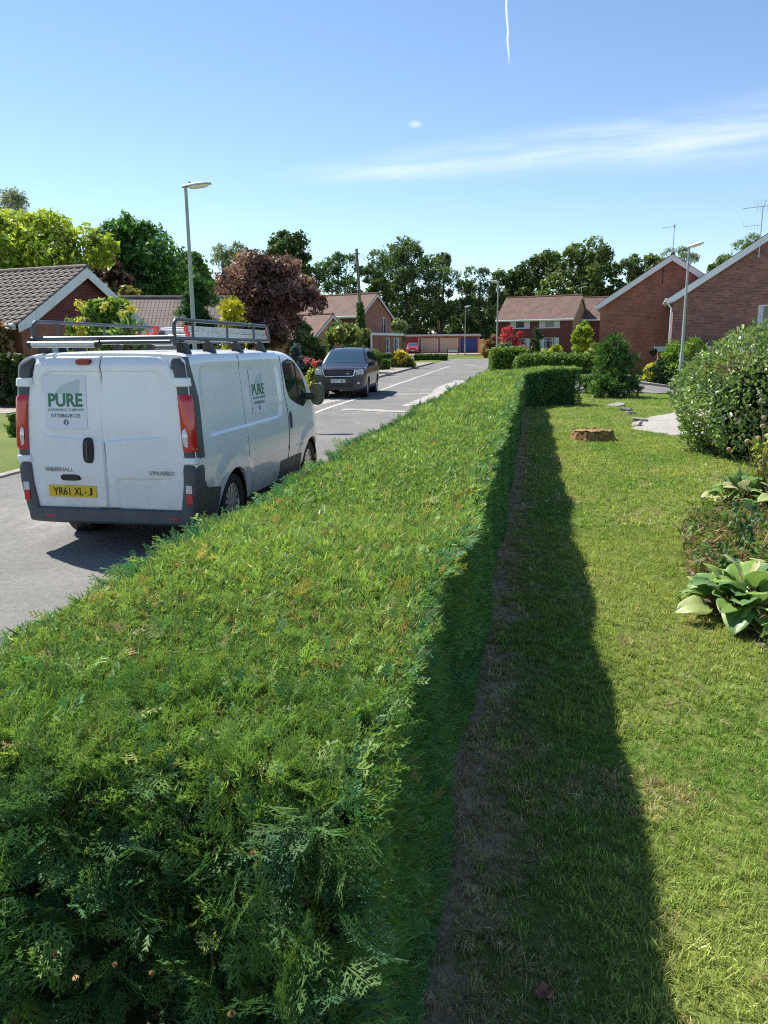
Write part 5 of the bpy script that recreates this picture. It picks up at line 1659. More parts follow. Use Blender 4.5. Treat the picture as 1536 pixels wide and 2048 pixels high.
# annexe
x0, x1, yl, yr = -1.55, -0.004, D2 / 2 + 0.62, D2 / 2 - 3.6
zt_ = height_at(1320, 703, 40.0) - (c.z - 0.1)
wall(h2, (x0, yl), (x0, yr), 0, zt_, [], 'brick_red', 'annexe_wall')
wall(h2, (x0, yl), (x1 + 0.5, yl), 0, zt_, [], 'brick_red', 'annexe_wall', side=-1)
q = MB(); q.box(((x0 + x1) / 2 - 0.05, (yl + yr) / 2, zt_ + 0.13), (1.62, yl - yr + 0.36, 0.26)); q.build('annexe_fascia', 'grey_fascia', h2)
q = MB(); q.box(((x0 + x1) / 2 - 0.05, (yl + yr) / 2, zt_ + 0.285), (1.68, yl - yr + 0.42, 0.05)); q.build('annexe_roof', 'dark_felt', h2)
# aerial on the gable wall of house 2
pa = Vector((*(c.xy + r * hp), 0))
za0, za1 = height_at(1516, 518, pa.y), height_at(1524, 402, pa.y)
p0 = at_y(1517, 518, pa.y - 0.35)
am = thing('television_aerial', 'large comb-shaped television aerial fixed to the brown brick gable wall', 'aerial', (p0.x, p0.y, za0))
hgt = za1 - za0
q = MB(); q.tube([(0, 0.33, 0.0), (0, 0, 0.02), (0, 0, hgt - 0.3), (0.12, 0, hgt)], 0.025, 6); q.build('mast', 'aerial_metal', am)
q = MB(); q.tube([(0.2, 0, hgt - 0.28), (-1.0, -0.12, hgt - 0.42)], 0.016, 6); q.build('boom', 'aerial_metal', am)
for k in range(9):
    x = -0.15 - k * 0.1; q = MB(); q.tube([(x, -0.16, hgt - 0.32 - 0.012 * k), (x, 0.16, hgt - 0.30 - 0.012 * k)], 0.006, 4); q.build('rod', 'aerial_metal', am)
for k in range(4):
    for sg in (-1, 1):
        x = 0.16 - k * 0.16
        q = MB(); q.tube([(x, sg * 0.10, hgt - 0.28), (x - 0.1 + 0.05, sg * 0.24, hgt - 0.28 + sg * 0.34)], 0.008, 4); q.build('reflector_rod', 'aerial_metal', am)
q = MB(); q.tube([(-0.02, 0, hgt - 1.15), (-0.95, -0.1, hgt - 1.25)], 0.012, 5); q.build('boom', 'aerial_metal', am)
for k in range(6):
    x = -0.2 - k * 0.14; q = MB(); q.tube([(x, -0.05, hgt - 1.4), (x, -0.02, hgt - 1.0)], 0.006, 4); q.build('rod', 'aerial_metal', am)
# hanging basket bracket at the annexe corner
hb = at_y(1306, 702, 39.6)
hbk = thing('hanging_basket', 'dark hanging basket at the corner of the flat-roofed brick annexe', 'basket', (hb.x, hb.y, hb.z))
q = MB(); q.lathe([(0.001, -0.26), (0.12, -0.2), (0.2, -0.02), (0.2, 0.02), (0.12, 0.12), (0.001, 0.16)], Matrix.Identity(4), 14); q.build('basket_bowl', 'hedge_core', hbk)
q = MB(); q.tube([(0.35, 0.05, 0.27), (0.0, 0, 0.32), (0, 0, 0.1)], 0.012, 5); q.build('bracket', 'wire_black', hbk)

# --- tile-hung house, centre right
def house_px(u0, v0, u1, v1, Y, az, D, v_ridge, label, mats, L=None):
    """front eave from pixel (u0,v0) at depth Y running along compass az until pixel column u1; returns frame"""
    p = at_y(u0, v0, Y)
    g = float(ground(p.x, p.y))
    d = Vector((math.sin(R(az)), math.cos(R(az))))
    lo, hi = 0.1, 40
    for _ in range(60):
        m_ = (lo + hi) / 2
        X, Yy = p.x + d.x * m_, p.y + d.y * m_
        if X > at_y(u1, v1, Yy).x: lo = m_
        else: hi = m_
    return p, g, d, lo
YH3, AZ3 = 93.0, -62
p, g3, d3, L3 = house_px(1146, 634, 996, 638, YH3, AZ3, 7, 590, '', None)
ze3 = p.z - g3
D3 = 7.0
print('tile-hung house eave', ze3, 'length', L3, 'ground', g3)
# local x along az from the right gable; front is on local +y? (left of travel) -> the camera side is +y when az points left-back
n3 = Vector((-d3.y, d3.x))                       # left of travel
org = Vector((p.x, p.y)) - n3 * (-(D3 / 2)) if n3.y > 0 else Vector((p.x, p.y)) - n3 * (D3 / 2)
fs = -1 if n3.y > 0 else 1                       # which local y side faces the camera
zr3 = height_at(1152, 589, org.y) - g3 - 0.15
h3 = thing('house', 'two-storey house with dark red hung tiles and white windows across the junction', 'house', (org.x, org.y, g3 - 0.2), R(90 - AZ3))
ze3 += 0.2; zr3 += 0.2
yF = fs * D3 / 2
side_ = -1 if fs > 0 else 1
up = [(L3 - 2.6 - 0.0, L3 - 0.45, 0, 0)]
def pxu(u, v):                                   # distance along the front wall of a pixel column
    lo, hi = -1.0, L3 + 2
    for _ in range(50):
        m_ = (lo + hi) / 2
        X, Yy = p.x + d3.x * m_, p.y + d3.y * m_
        if X > at_y(u, v, Yy).x: lo = m_
        else: hi = m_
    return lo
def pz(u, v, m_): return height_at(u, v, p.y + d3.y * m_) - (g3 - 0.2)
ops = []
for (ua, ub, va, vb) in ((1021, 1060, 636, 656), (1079, 1120, 634, 655), (1032, 1059, 677, 698), (1079, 1118, 675, 698)):
    a1, a0 = pxu(ua, va), pxu(ub, va)
    ops.append((a0, a1, pz(ub, vb, a0), min(pz(ub, va, a0), ze3 - 0.04)))
zs3 = (ops[0][2] + ops[2][3]) / 2 - 0.35
_, fr = wall(h3, (0, yF), (L3, yF), zs3, ze3 - 0.0, [o for o in ops[:2]], 'hung_tile', side=side_)
_, fr2 = wall(h3, (0, yF - fs * 0.03), (L3, yF - fs * 0.03), 0, zs3, [o for o in ops[2:]], 'hung_tile', side=side_)
for o in ops[:2]: window(h3, fr, o, [0.27, 0.73])
for o in ops[2:]: window(h3, fr2, o, [0.33, 0.66], transom=0.72)
wall(h3, (0, yF), (0, -yF), 0, ze3, [], 'brick_orange', side=side_)
wall(h3, (L3, yF), (L3, -yF), 0, ze3, [], 'brick_orange')
wall(h3, (0, -yF), (L3, -yF), 0, ze3, [], 'brick_orange')
for x in (0, L3):
    tri = [(-D3 / 2, ze3), (D3 / 2, ze3), (0, zr3)]
    mb = MB(); mb.add([(x, y, z) for y, z in tri], [(0, 1, 2)], [tri]); mb.build('gable_wall', 'brick_orange', h3, recalc=False)
ro, sl = roof(h3, 0, L3, D3, ze3, zr3, 0.35, 'roof_tile_red')
barge(h3, -0.20, D3, ze3, zr3, 0.30, 0.15, foot=False)
barge(h3, L3 + 0.17, D3, ze3, zr3, 0.30, 0.15, foot=False)
eaves(h3, 0, L3, D3, ze3, sl, 0.35, fs)
q = MB(); q.tube([(L3 + 0.05, yF + fs * 0.08, ze3 - 0.1), (L3 + 0.05, yF + fs * 0.08, 0)], 0.06, 6); q.build('downpipe', 'white_trim', h3)
am = thing('television_aerial', 'small aerial at the ridge end of the tile-hung house', 'aerial', (org.x, org.y, g3 - 0.2 + zr3 + 0.08))
q = MB(); q.tube([(0, 0, -0.1), (0, 0, 0.9)], 0.03, 5); q.build('mast', 'aerial_metal', am)
q = MB(); q.tube([(0.5, 0, 1.0), (-0.4, 0, 0.75)], 0.04, 5); q.build('boom', 'aerial_metal', am)
# --- its neighbour, set back behind the brick gable
q4 = at_y(1150, 636, 97.0)
g4 = float(ground(q4.x, q4.y))
h4 = thing('house', 'set-back tile-hung house partly hidden behind the red brick gable end', 'house', (q4.x + 5.5, q4.y + 1.0, g4 - 0.2), R(90 - AZ3))
L4, D4 = 7.0, 6.5; ze4 = q4.z - g4 + 0.2; zr4 = height_at(1180, 595, 98) - g4 + 0.2
ops4 = [(3.15, 5.0, ze4 - 1.5, ze4 - 0.15)]
_, fr = wall(h4, (0, fs * D4 / 2), (L4, fs * D4 / 2), 0, ze4, ops4, 'hung_tile', side=side_)
window(h4, fr, ops4[0], [0.3], curtains=False)
wall(h4, (0, fs * D4 / 2), (0, -fs * D4 / 2), 0, ze4, [], 'brick_orange', side=side_)
wall(h4, (L4, fs * D4 / 2), (L4, -fs * D4 / 2), 0, ze4, [], 'brick_orange')
ro, sl = roof(h4, 0, L4, D4, ze4, zr4, 0.35, 'roof_tile_red')
eaves(h4, 0, L4, D4, ze4, sl, 0.35, fs)

# --- two-storey house left of the road with its gable towards us
YH5, AZ5 = 76.0, -62
pg = at_y(752, 589, YH5)
g5 = float(ground(pg.x, pg.y))
zr5 = pg.z - g5
D5 = 6.2
d5 = Vector((math.sin(R(AZ5)), math.cos(R(AZ5))))
h5 = thing('house', 'two-storey red tile-hung house with a plain gable behind the telegraph pole', 'house', (pg.x, pg.y, g5 - 0.2), R(90 - AZ5))
zr5 += 0.2
n5 = Vector((-d5.y, d5.x)); fs5 = -1 if n5.y > 0 else 1; sd5 = -1 if fs5 > 0 else 1
ze5 = height_at(727, 629, YH5 - 2.6) - g5 + 0.2
L5 = 11.0
ops5 = [(2.2, 5.0, ze5 - 1.35, ze5 - 0.1)]
_, fr = wall(h5, (0, fs5 * D5 / 2), (L5, fs5 * D5 / 2), 0, ze5, ops5, 'hung_tile', side=sd5)
window(h5, fr, ops5[0], [0.28])
opg = [(D5 * 0.68, D5 * 0.84, ze5 - 1.75, ze5 - 0.15)]
_, fr = wall(h5, (0, fs5 * D5 / 2), (0, -fs5 * D5 / 2), 0, ze5, opg, 'brick_red', 'gable_wall', side=-sd5)
window(h5, fr, opg[0], [0.4], curtains=False)
tri = [(-D5 / 2, ze5), (D5 / 2, ze5), (0, zr5)]
mb = MB(); mb.add([(0, y, z) for y, z in tri], [(0, 1, 2)], [tri]); mb.build('gable_wall', 'brick_red', h5, recalc=False)
wall(h5, (0, -fs5 * D5 / 2), (L5, -fs5 * D5 / 2), 0, ze5, [], 'brick_red')
wall(h5, (L5, fs5 * D5 / 2), (L5, -fs5 * D5 / 2), 0, ze5, [], 'brick_red')
ro, sl = roof(h5, 0, L5, D5, ze5, zr5, 0.3, 'roof_tile_red')
barge(h5, -0.22, D5, ze5, zr5, 0.3, 0.16, foot=False)
eaves(h5, 0, L5, D5, ze5, sl, 0.3, fs5)
# flat-roofed extension with white fascia at the gable foot
q = MB(); q.box((-0.65, -fs5 * 0.1, 2.62), (1.28, D5 + 0.3, 0.22)); q.build('extension_fascia', 'white_trim', h5)
_, fr = wall(h5, (-1.2, fs5 * D5 / 2), (-1.2, -fs5 * D5 / 2), 0, 2.5, [(2.8, 3.6, 0.9, 2.3), (4.4, 5.6, 0.9, 2.3)], 'brick_red', 'extension_wall', side=-sd5)
window(h5, fr, (2.8, 3.6, 0.9, 2.3), [], curtains=True); window(h5, fr, (4.4, 5.6, 0.9, 2.3), [0.5], curtains=True)
q = MB(); q.tube([(-1.2, fs5 * (D5 / 2 + 0.1), 0), (-1.2, fs5 * (D5 / 2 + 0.1), 2.55)], 0.08, 6); q.build('porch_post', 'white_trim', h5)
# --- small gabled porch house in front (white verge among the shrubs)
pp = at_y(662, 630, 60.0); gp = float(ground(pp.x, pp.y))
h6 = thing('bungalow', 'bungalow gable with white verge boards half hidden by green shrubs', 'house', (pp.x, pp.y, gp - 0.1), R(90 - AZ5 - 8))
zr6 = pp.z - gp + 0.1; D6 = 4.6; ze6 = zr6 - 1.75
gable(h6, 0, D6, 0, ze6, zr6, 'brick_orange')
wall(h6, (0, fs5 * D6 / 2), (6, fs5 * D6 / 2), 0, ze6, [], 'brick_orange', side=sd5)
roof(h6, 0, 6, D6, ze6, zr6, 0.3, 'roof_tile_red'); barge(h6, -0.22, D6, ze6, zr6, 0.3, 0.17, foot=False)

# --- left bungalow with individually laid tiles
AZB, YB = -68, 29.3
pb = at_y(160, 539, YB); gb = float(ground(pb.x, pb.y))
bung = thing('bungalow', 'brown tiled bungalow with white bargeboards and dark red gable behind the van', 'house', (pb.x, pb.y, gb - 0.1), R(90 - AZB))
DB, LB = 5.9, 9.0
zrb = pb.z - gb + 0.1
zeb = height_at(28, 648, 26.6) - gb + 0.1 + 0.18
dB = Vector((math.sin(R(AZB)), math.cos(R(AZB)))); nB = Vector((-dB.y, dB.x)); fB = -1 if nB.y > 0 else 1; sB = -1 if fB > 0 else 1
tri = [(-DB / 2, zeb - 0.1), (DB / 2, zeb - 0.1), (0, zrb)]
mb = MB(); mb.add([(0, y, z) for y, z in tri], [(0, 1, 2)], [tri]); mb.build('gable_wall', 'hung_tile', bung, recalc=False)
opb = [(1.2, 2.9, 1.05, 2.25)]
_, fr = wall(bung, (0.03, fB * DB / 2), (0.03, -fB * DB / 2), 0, zeb - 0.1, opb, 'brick_red', side=-sB)
window(bung, fr, opb[0], [0.5])
wall(bung, (0.03, fB * DB / 2), (LB, fB * DB / 2), 0, zeb, [(2.0, 3.6, 1.0, 2.2)], 'brick_red', side=sB)
wall(bung, (0.03, -fB * DB / 2), (LB, -fB * DB / 2), 0, zeb, [], 'brick_red')
rb, slb = roof(bung, 0, LB, DB, zeb, zrb, 0.42, 'dark_felt', 0.06, 0.30)
barge(bung, -0.34, DB, zeb, zrb, 0.42, 0.27)
eaves(bung, 0, LB, DB, zeb, slb, 0.42, fB)
# one interlocking tile: a rolled pan, shared by every copy
tw, tg = 0.335, 0.30
prof = [(0, 0.0), (0.05, 0.032), (0.10, 0.040), (0.15, 0.030), (0.19, 0.008), (0.26, 0.004), (0.335, 0.0)]
Vt, Ft = [], []
ang_b = math.atan(slb)
for (yy, zz) in ((0, 0.034), (0.33, 0.0)):      # lower edge lifted over the tile below
    for (xx, pz_) in prof: Vt.append((xx, yy, pz_ + zz))
for xx, pz_ in prof: Vt.append((xx, 0, pz_ + 0.034 - 0.026))
n_ = len(prof)
for k in range(n_ - 1):
    Ft.append((k, k + 1, n_ + k + 1, n_ + k)); Ft.append((2 * n_ + k, 2 * n_ + k + 1, k + 1, k))
mt_ = MB(); mt_.add(Vt, Ft); tile_me = mt_.mesh('tile', recalc=False)
tile_me.materials.append(MATS['tile_brown'])
Ls = math.hypot(DB / 2 + 0.42, zrb - (zeb - slb * 0.42))
rows = int(Ls / tg); cols = 17
zoe = zeb - slb * 0.42
up = Vector((0, -fB * math.cos(ang_b), math.sin(ang_b))); nrm_ = Vector((0, fB * math.sin(ang_b), math.cos(ang_b))); ax = Vector((1, 0, 0))
Mt = Matrix((ax, up, nrm_)).transposed()
cnt = 0
for i in range(rows):
    for j in range(cols):
        o = bpy.data.objects.new('tile', tile_me); C.objects.link(o); o.parent = rb
        b0 = Vector((-0.32 + j * tw, fB * (DB / 2 + 0.42), zoe + 0.062)) + up * (i * tg - 0.03) + nrm_ * 0.004
        jit = Matrix.Rotation(R(rng.normal(0, 0.6)), 3, 'Z')
        o.matrix_local = Matrix.Translation(b0 + nrm_ * abs(rng.normal(0, 0.003))) @ (Mt @ jit).to_4x4()
        cnt += 1
print('tiles', cnt)
rt = MB(); rt.tube([(-0.34, 0, zrb + 0.06), (LB, 0, zrb + 0.06)], 0.12, 10); rt.build('ridge_tile', 'tile_brown', rb)
wv = MB(); wv.box((-0.345, 0, 0), (0.001, 0.001, 0.001))
# --- second bungalow behind the flowering shrub
p7 = at_y(245, 600, 36.0); g7 = float(ground(p7.x, p7.y))
h7 = thing('bungalow', 'low bungalow with pale brown tiled roof behind the lamp post', 'house', (p7.x, p7.y, g7 - 0.1), R(8))
zr7 = p7.z - g7 + 0.1; D7 = 7.0; ze7 = zr7 - 1.9; L7 = 4.6
wall(h7, (0, -D7 / 2), (L7, -D7 / 2), 0, ze7, [(1.0, 2.6, 1.0, 2.0)], 'brick_red'); wall(h7, (0, D7 / 2), (L7, D7 / 2), 0, ze7, [], 'brick_red', side=-1)
gable(h7, 0, D7, 0, ze7, zr7, 'brick_red'); gable(h7, L7, D7, 0, ze7, zr7, 'brick_red')
roof(h7, 0, L7, D7, ze7, zr7, 0.35, 'roof_tile_brown'); eaves(h7, 0, L7, D7, ze7, 1.9 / 3.5, 0.35, -1)

# --- garages
YG = 108.0
ga = at_y(803, 709, YG); gbp = at_y(958, 708, YG - 1.5)
gz = float(zroad(to_rf(ga.x, ga.y)[0])) + 0.1
dg_ = Vector((gbp.x - ga.x, gbp.y - ga.y)); Lg = dg_.length
gar = thing('garage_block', 'row of four flat-roofed garages with red, beige and blue doors', 'garages', (ga.x, ga.y, gz), math.atan2(dg_.y, dg_.x))
Hg = 2.45
fx = lambda u: (at_y(u, 700, YG - 0.7).x - ga.x) / dg_.x * Lg
doors = [(806, 838, 'door_red'), (843, 876, 'door_beige'), (881, 915, 'door_beige'), (920, 953, 'door_blue')]
og = [(fx(a), fx(b_), 0.02, 2.05) for a, b_, _ in doors]
wall(gar, (0, 0), (Lg, 0), 0, Hg - 0.2, og, 'brick_red', reveal=0.15)
wall(gar, (0, 0), (0, 6), 0, Hg - 0.2, [], 'brick_red', side=-1); wall(gar, (Lg, 0), (Lg, 6), 0, Hg - 0.2, [], 'brick_red')
for (a0, a1, z0, z1), (_, _, mt) in zip(og, doors):
    q = MB(); q.box(((a0 + a1) / 2, 0.08, (z0 + z1) / 2), (a1 - a0 - 0.16, 0.05, z1 - z0 - 0.1)); d_o = q.build('garage_door', mt, gar)
    for k in range(1, 6):
        q = MB(); q.box(((a0 + a1) / 2, 0.052, z0 + (z1 - z0) * k / 6), (a1 - a0 - 0.3, 0.012, 0.03)); q.build('door_rib', mt, d_o)
    for xx in (a0 + 0.04, a1 - 0.04):
        q = MB(); q.box((xx, 0.05, (z0 + z1) / 2), (0.075, 0.08, z1 - z0)); q.build('door_frame', 'white_trim' if mt != 'door_blue' else 'door_blue', gar)
q = MB(); q.box((Lg / 2, 2.9, Hg - 0.08), (Lg + 0.3, 6.5, 0.24)); q.build('fascia', 'grey_fascia', gar)
q = MB(); q.box((Lg / 2, 2.9, Hg + 0.06), (Lg + 0.2, 6.4, 0.04)); q.build('flat_roof', 'dark_felt', gar)
# orange fence beside the garages, brick wall left of them
f0 = at_y(958, 708, 103); f1 = at_y(969, 708, 92)
def low_wall(name, label, cat, a, b_, h, th, mat, base=0.0, posts=False):
    g_ = float(max(ground(a.x, a.y), zroad(to_rf(a.x, a.y)[0]) + 0.08))
    d_ = Vector((b_.x - a.x, b_.y - a.y)); L_ = d_.length
    t_ = thing(name, label, cat, (a.x, a.y, g_ - 0.05), math.atan2(d_.y, d_.x))
    m_ = MB()
    for y in (-th / 2, th / 2):
        m_.add([(0, y, 0), (L_, y, 0), (L_, y, h), (0, y, h)], [(0, 1, 2, 3)], [[(0, 0), (L_, 0), (L_, h), (0, h)]])
    for x in (0, L_):
        m_.add([(x, -th / 2, 0), (x, th / 2, 0), (x, th / 2, h), (x, -th / 2, h)], [(0, 1, 2, 3)], [[(0, 0), (th, 0), (th, h), (0, h)]])
    m_.build('wall_face', mat, t_, recalc=False)
    q_ = MB(); q_.box((L_ / 2, 0, h + 0.03), (L_ + 0.06, th + 0.06, 0.06)); q_.build('coping', mat, t_)
    if posts:
        for k in range(int(L_ / 1.8) + 1):
            q_ = MB(); q_.box((min(k * 1.8, L_ - 0.05) + 0.05, -th / 2 - 0.05, h / 2 + 0.03), (0.1, 0.08, h)); q_.build('post', mat, t_)
    return t_
low_wall('fence', 'orange timber fence panel beside the blue garage door', 'fence', f0, f1, 1.75, 0.08, 'fence_orange', posts=True)
low_wall('garden_wall', 'brown brick garden wall left of the red garage', 'wall', at_y(764, 705, 96), at_y(812, 705, 99), 1.25, 0.22, 'brick_brown')
# street name plate: two posts and a blank-looking white board
s0 = on_ground(905, 712); 
YS = 94.0
sp = stand(905, YS); zg_ = float(zroad(to_rf(sp.x, sp.y)[0])) + 0.02
sg_ = thing('street_sign', 'low white street name plate on two dark posts on the grass triangle', 'sign', (sp.x, sp.y, zg_))
for dx in (-0.62, 0.66):
    q = MB(); q.box((dx, 0, 0.42), (0.11, 0.11, 0.84), bev=0.01); q.build('post', 'black_plastic', sg_)
q = MB(); q.box((0.02, -0.07, 0.55), (1.15, 0.02, 0.26), bev=0.004); q.build('name_board', 'plate_white', sg_)

# ------------------------------------------------------------------ lamp posts, telegraph pole
def lamp(u, v_top, Y, az_arm, label, size=1.0, lean=0.0, head_len=0.72):
    b_ = stand(u, Y)
    z0 = float(max(ground(b_.x, b_.y), zroad(to_rf(b_.x, b_.y)[0]))) 
    top = at_y(u, v_top, Y); Hh = top.z - z0
    bx_ = at_y(u, v_top, Y).x
    t_ = thing('street_lamp', label, 'street lamp', (bx_, Y, z0 - 0.02), R(90 - az_arm), 'street lamps along the road')
    q = MB(); q.tube([(0, 0, 0), (0, 0, 1.35), (0, 0, 1.42), (0, 0, Hh + 0.01)], [0.085, 0.082, 0.058, 0.040], 12); q.build('column', 'lamp_green', t_, smooth=True)
    q = MB(); q.box((0.0, -0.082, 0.75), (0.10, 0.02, 0.55), bev=0.006); q.build('access_door', 'lamp_green', t_)
    # lantern: a flattened shell tilted up, with a clear bowl under it
    P = []
    for i in range(13):
        f = i / 12; x = -0.09 + f * head_len
        w = 0.055 + 0.085 * math.sin(min(1, f * 1.25) * math.pi / 2) * (1 - 0.75 * max(0, (f - 0.75) / 0.25) ** 2)
        h = 0.05 + 0.035 * math.sin(f * math.pi)
        if f > 0.9: h *= 0.8
        row = []
        for k in range(13):
            a = math.pi * k / 12
            row.append((x, w * math.cos(a), Hh - 0.03 + 0.10 * f + h * math.sin(a)))
        P.append(row)
    q = MB(); q.grid(P)
    for i in (0, 12): q.f.append(tuple(range(i * 13, i * 13 + 13))); q.uv.append(None)
    hd = q.build('lantern', 'lamp_head_grey', t_, smooth=True)
    P = []
    for i in range(11):
        f = i / 10; x = 0.06 + f * (head_len - 0.2)
        w = 0.11 * math.sqrt(max(0.02, 1 - (2 * f - 1) ** 4)); h = 0.07 * math.sqrt(max(0.02, 1 - (2 * f - 1) ** 4))
        P.append([(x, w * math.cos(math.pi * k / 10), Hh - 0.03 + 0.10 * (x + 0.09) / head_len - 0.002 - h * math.sin(math.pi * k / 10)) for k in range(11)])
    q = MB(); q.grid(P); q.build('bowl', 'lamp_bowl', hd, smooth=True)
    q = MB(); q.lathe([(0.035, 0.0), (0.035, 0.06), (0.001, 0.07)], Matrix.Translation((0.10, 0, Hh + 0.05)), 10); q.build('light_sensor', 'lamp_head_grey', hd)
    return t_
lamp(371, 371, 20.4, 82, 'tall grey-green street lamp rising behind the white van')
lamp(996.5, 563, 55.0, -92, 'street lamp in front of the tile-hung house with its head over the road')
lamp(931, 613, 94.0, 95, 'street lamp beside the low street name plate')
lamp(1379, 492, 33.0, 150, 'street lamp in front of the brown brick gable wall')
tb = stand(727, 60.0); tt = at_y(713, 496, 60.0)
tp = thing('telegraph_pole', 'wooden telegraph pole with ivy round its foot', 'telegraph pole', (tb.x, tb.y, tb.z - 0.05))
top_l = (tt.x - tb.x, 0, tt.z - tb.z)
q = MB(); q.tube([(0, 0, 0), (top_l[0] * 0.5, 0, top_l[2] * 0.5), top_l], [0.15, 0.13, 0.105], 12); q.build('pole', 'pole_wood', tp, smooth=True)
q = MB(); q.box((top_l[0], 0, top_l[2] - 0.35), (0.5, 0.06, 0.06)); q.build('cross_bar', 'pole_wood', tp)
n = 900; hh = rng.random(n) ** 0.9 * top_l[2] * 0.55; th = rng.uniform(0, 6.28, n)
rr = 0.17 + 0.13 * np.sin(np.clip(hh / (top_l[2] * 0.55), 0, 1) * math.pi) + rng.normal(0, 0.02, n)
pos = np.stack([top_l[0] * hh / top_l[2] + rr * np.cos(th), rr * np.sin(th), hh], 1)
nn = np.stack([np.cos(th), np.sin(th), 0.4 + 0 * th], 1)
iv = scatter('ivy', CLUMP3, pos, frames_to(jitter(nn, 0.4)), 0.16, vary((0.07, 0.14, 0.03), n, 0.3), 'tree_leaf', tp); iv['kind'] = 'stuff'
# wires from the pole top to the houses
wt0 = Vector((tt.x, 60.0, tt.z - 0.3))
def cable(label, a, b_, sag, r=0.012):
    m_ = MB(); pts = []
    for k in range(15):
        f = k / 14; p_ = a.lerp(b_, f) - a; p_.z -= sag * 4 * f * (1 - f); pts.append(p_)
    m_.tube(pts, r, 4)
    o_ = m_.build('telephone_wire', 'wire_black'); o_.location = a
    return tag(o_, label, 'wire', 'telephone wires from the pole')
cable('thin telephone wire running from the pole down towards the plum tree side', wt0, at_y(560, 560, 45), 0.5)
cable('thin telephone wire running from the pole to the garage side', wt0, at_y(800, 545, 90), 0.6)
cable('thin telephone wire running from the pole over the tile-hung house', wt0, at_y(1010, 592, 96), 1.0)

# ------------------------------------------------------------------ trees and shrubs
def crown_pts(blobs, nsub, npts, sub_r, rg, up_bias=0.25, core=0.12):
    """leaf positions and outward directions: big blobs -> sub-clumps on their shells -> leaves on the clumps"""
    blobs = np.asarray(blobs, float)
    area = (blobs[:, 3] * blobs[:, 4] + blobs[:, 4] * blobs[:, 5]) ; pr = area / area.sum()
    k = rg.choice(len(blobs), nsub, p=pr)
    d = unit(rg.normal(0, 1, (nsub, 3))); d[:, 2] = d[:, 2] * 0.85 + 0.12; d = unit(d)
    rad = rg.uniform(0.62, 1.0, (nsub, 1))
    c = blobs[k, :3] + d * rad * blobs[k, 3:6]
    per = npts // nsub
    rsub = sub_r * rg.uniform(0.6, 1.35, nsub)
    d2 = unit(rg.normal(0, 1, (nsub, per, 3)) + d[:, None, :] * 0.55 + np.array([0, 0, up_bias]))
    r2 = rg.uniform(0.35, 1.0, (nsub, per, 1)) ** 0.6
    P = c[:, None, :] + d2 * r2 * rsub[:, None, None] * np.array([1, 1, 0.8])
    tone = np.repeat(rg.normal(0, 1, nsub), per)
    P = P.reshape(-1, 3); N = d2.reshape(-1, 3)
    m_ = int(npts * core)
    kk = rg.choice(len(blobs), m_, p=pr)
    dd = unit(rg.normal(0, 1, (m_, 3)))
    Pc = blobs[kk, :3] + dd * blobs[kk, 3:6] * rg.uniform(0.2, 0.75, (m_, 1))
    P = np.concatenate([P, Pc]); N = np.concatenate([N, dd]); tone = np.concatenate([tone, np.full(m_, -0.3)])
    return P, N, tone
def limbs(blobs, H, rg, r0, trunk_h):
    mb = MB()
    b0 = Vector((0, 0, -0.1)); fork = Vector((rg.normal(0, 0.02) * H, rg.normal(0, 0.02) * H, trunk_h))
    topc = max(blobs, key=lambda b_: b_[2])
    mb.tube([b0, Vector((0, 0, trunk_h * 0.4)), fork, fork.lerp(Vector(topc[:3]), 0.6), Vector(topc[:3]) + Vector((0, 0, topc[5] * 0.5))], [r0 * 1.25, r0, r0 * 0.8, r0 * 0.45, r0 * 0.12], 8)
    for b_ in blobs[:7]:
        c = Vector(b_[:3]); m_ = fork.lerp(c, 0.5) - Vector((0, 0, 0.08 * (c - fork).length))
        e = c + Vector((rg.normal(0, 0.3) * b_[3], rg.normal(0, 0.3) * b_[4], b_[5] * 0.4))
        mb.tube([fork - Vector((0, 0, 0.1 * trunk_h)), m_, c, e], [r0 * 0.55, r0 * 0.38, r0 * 0.22, r0 * 0.06], 6)
    return mb
SEED = [100]
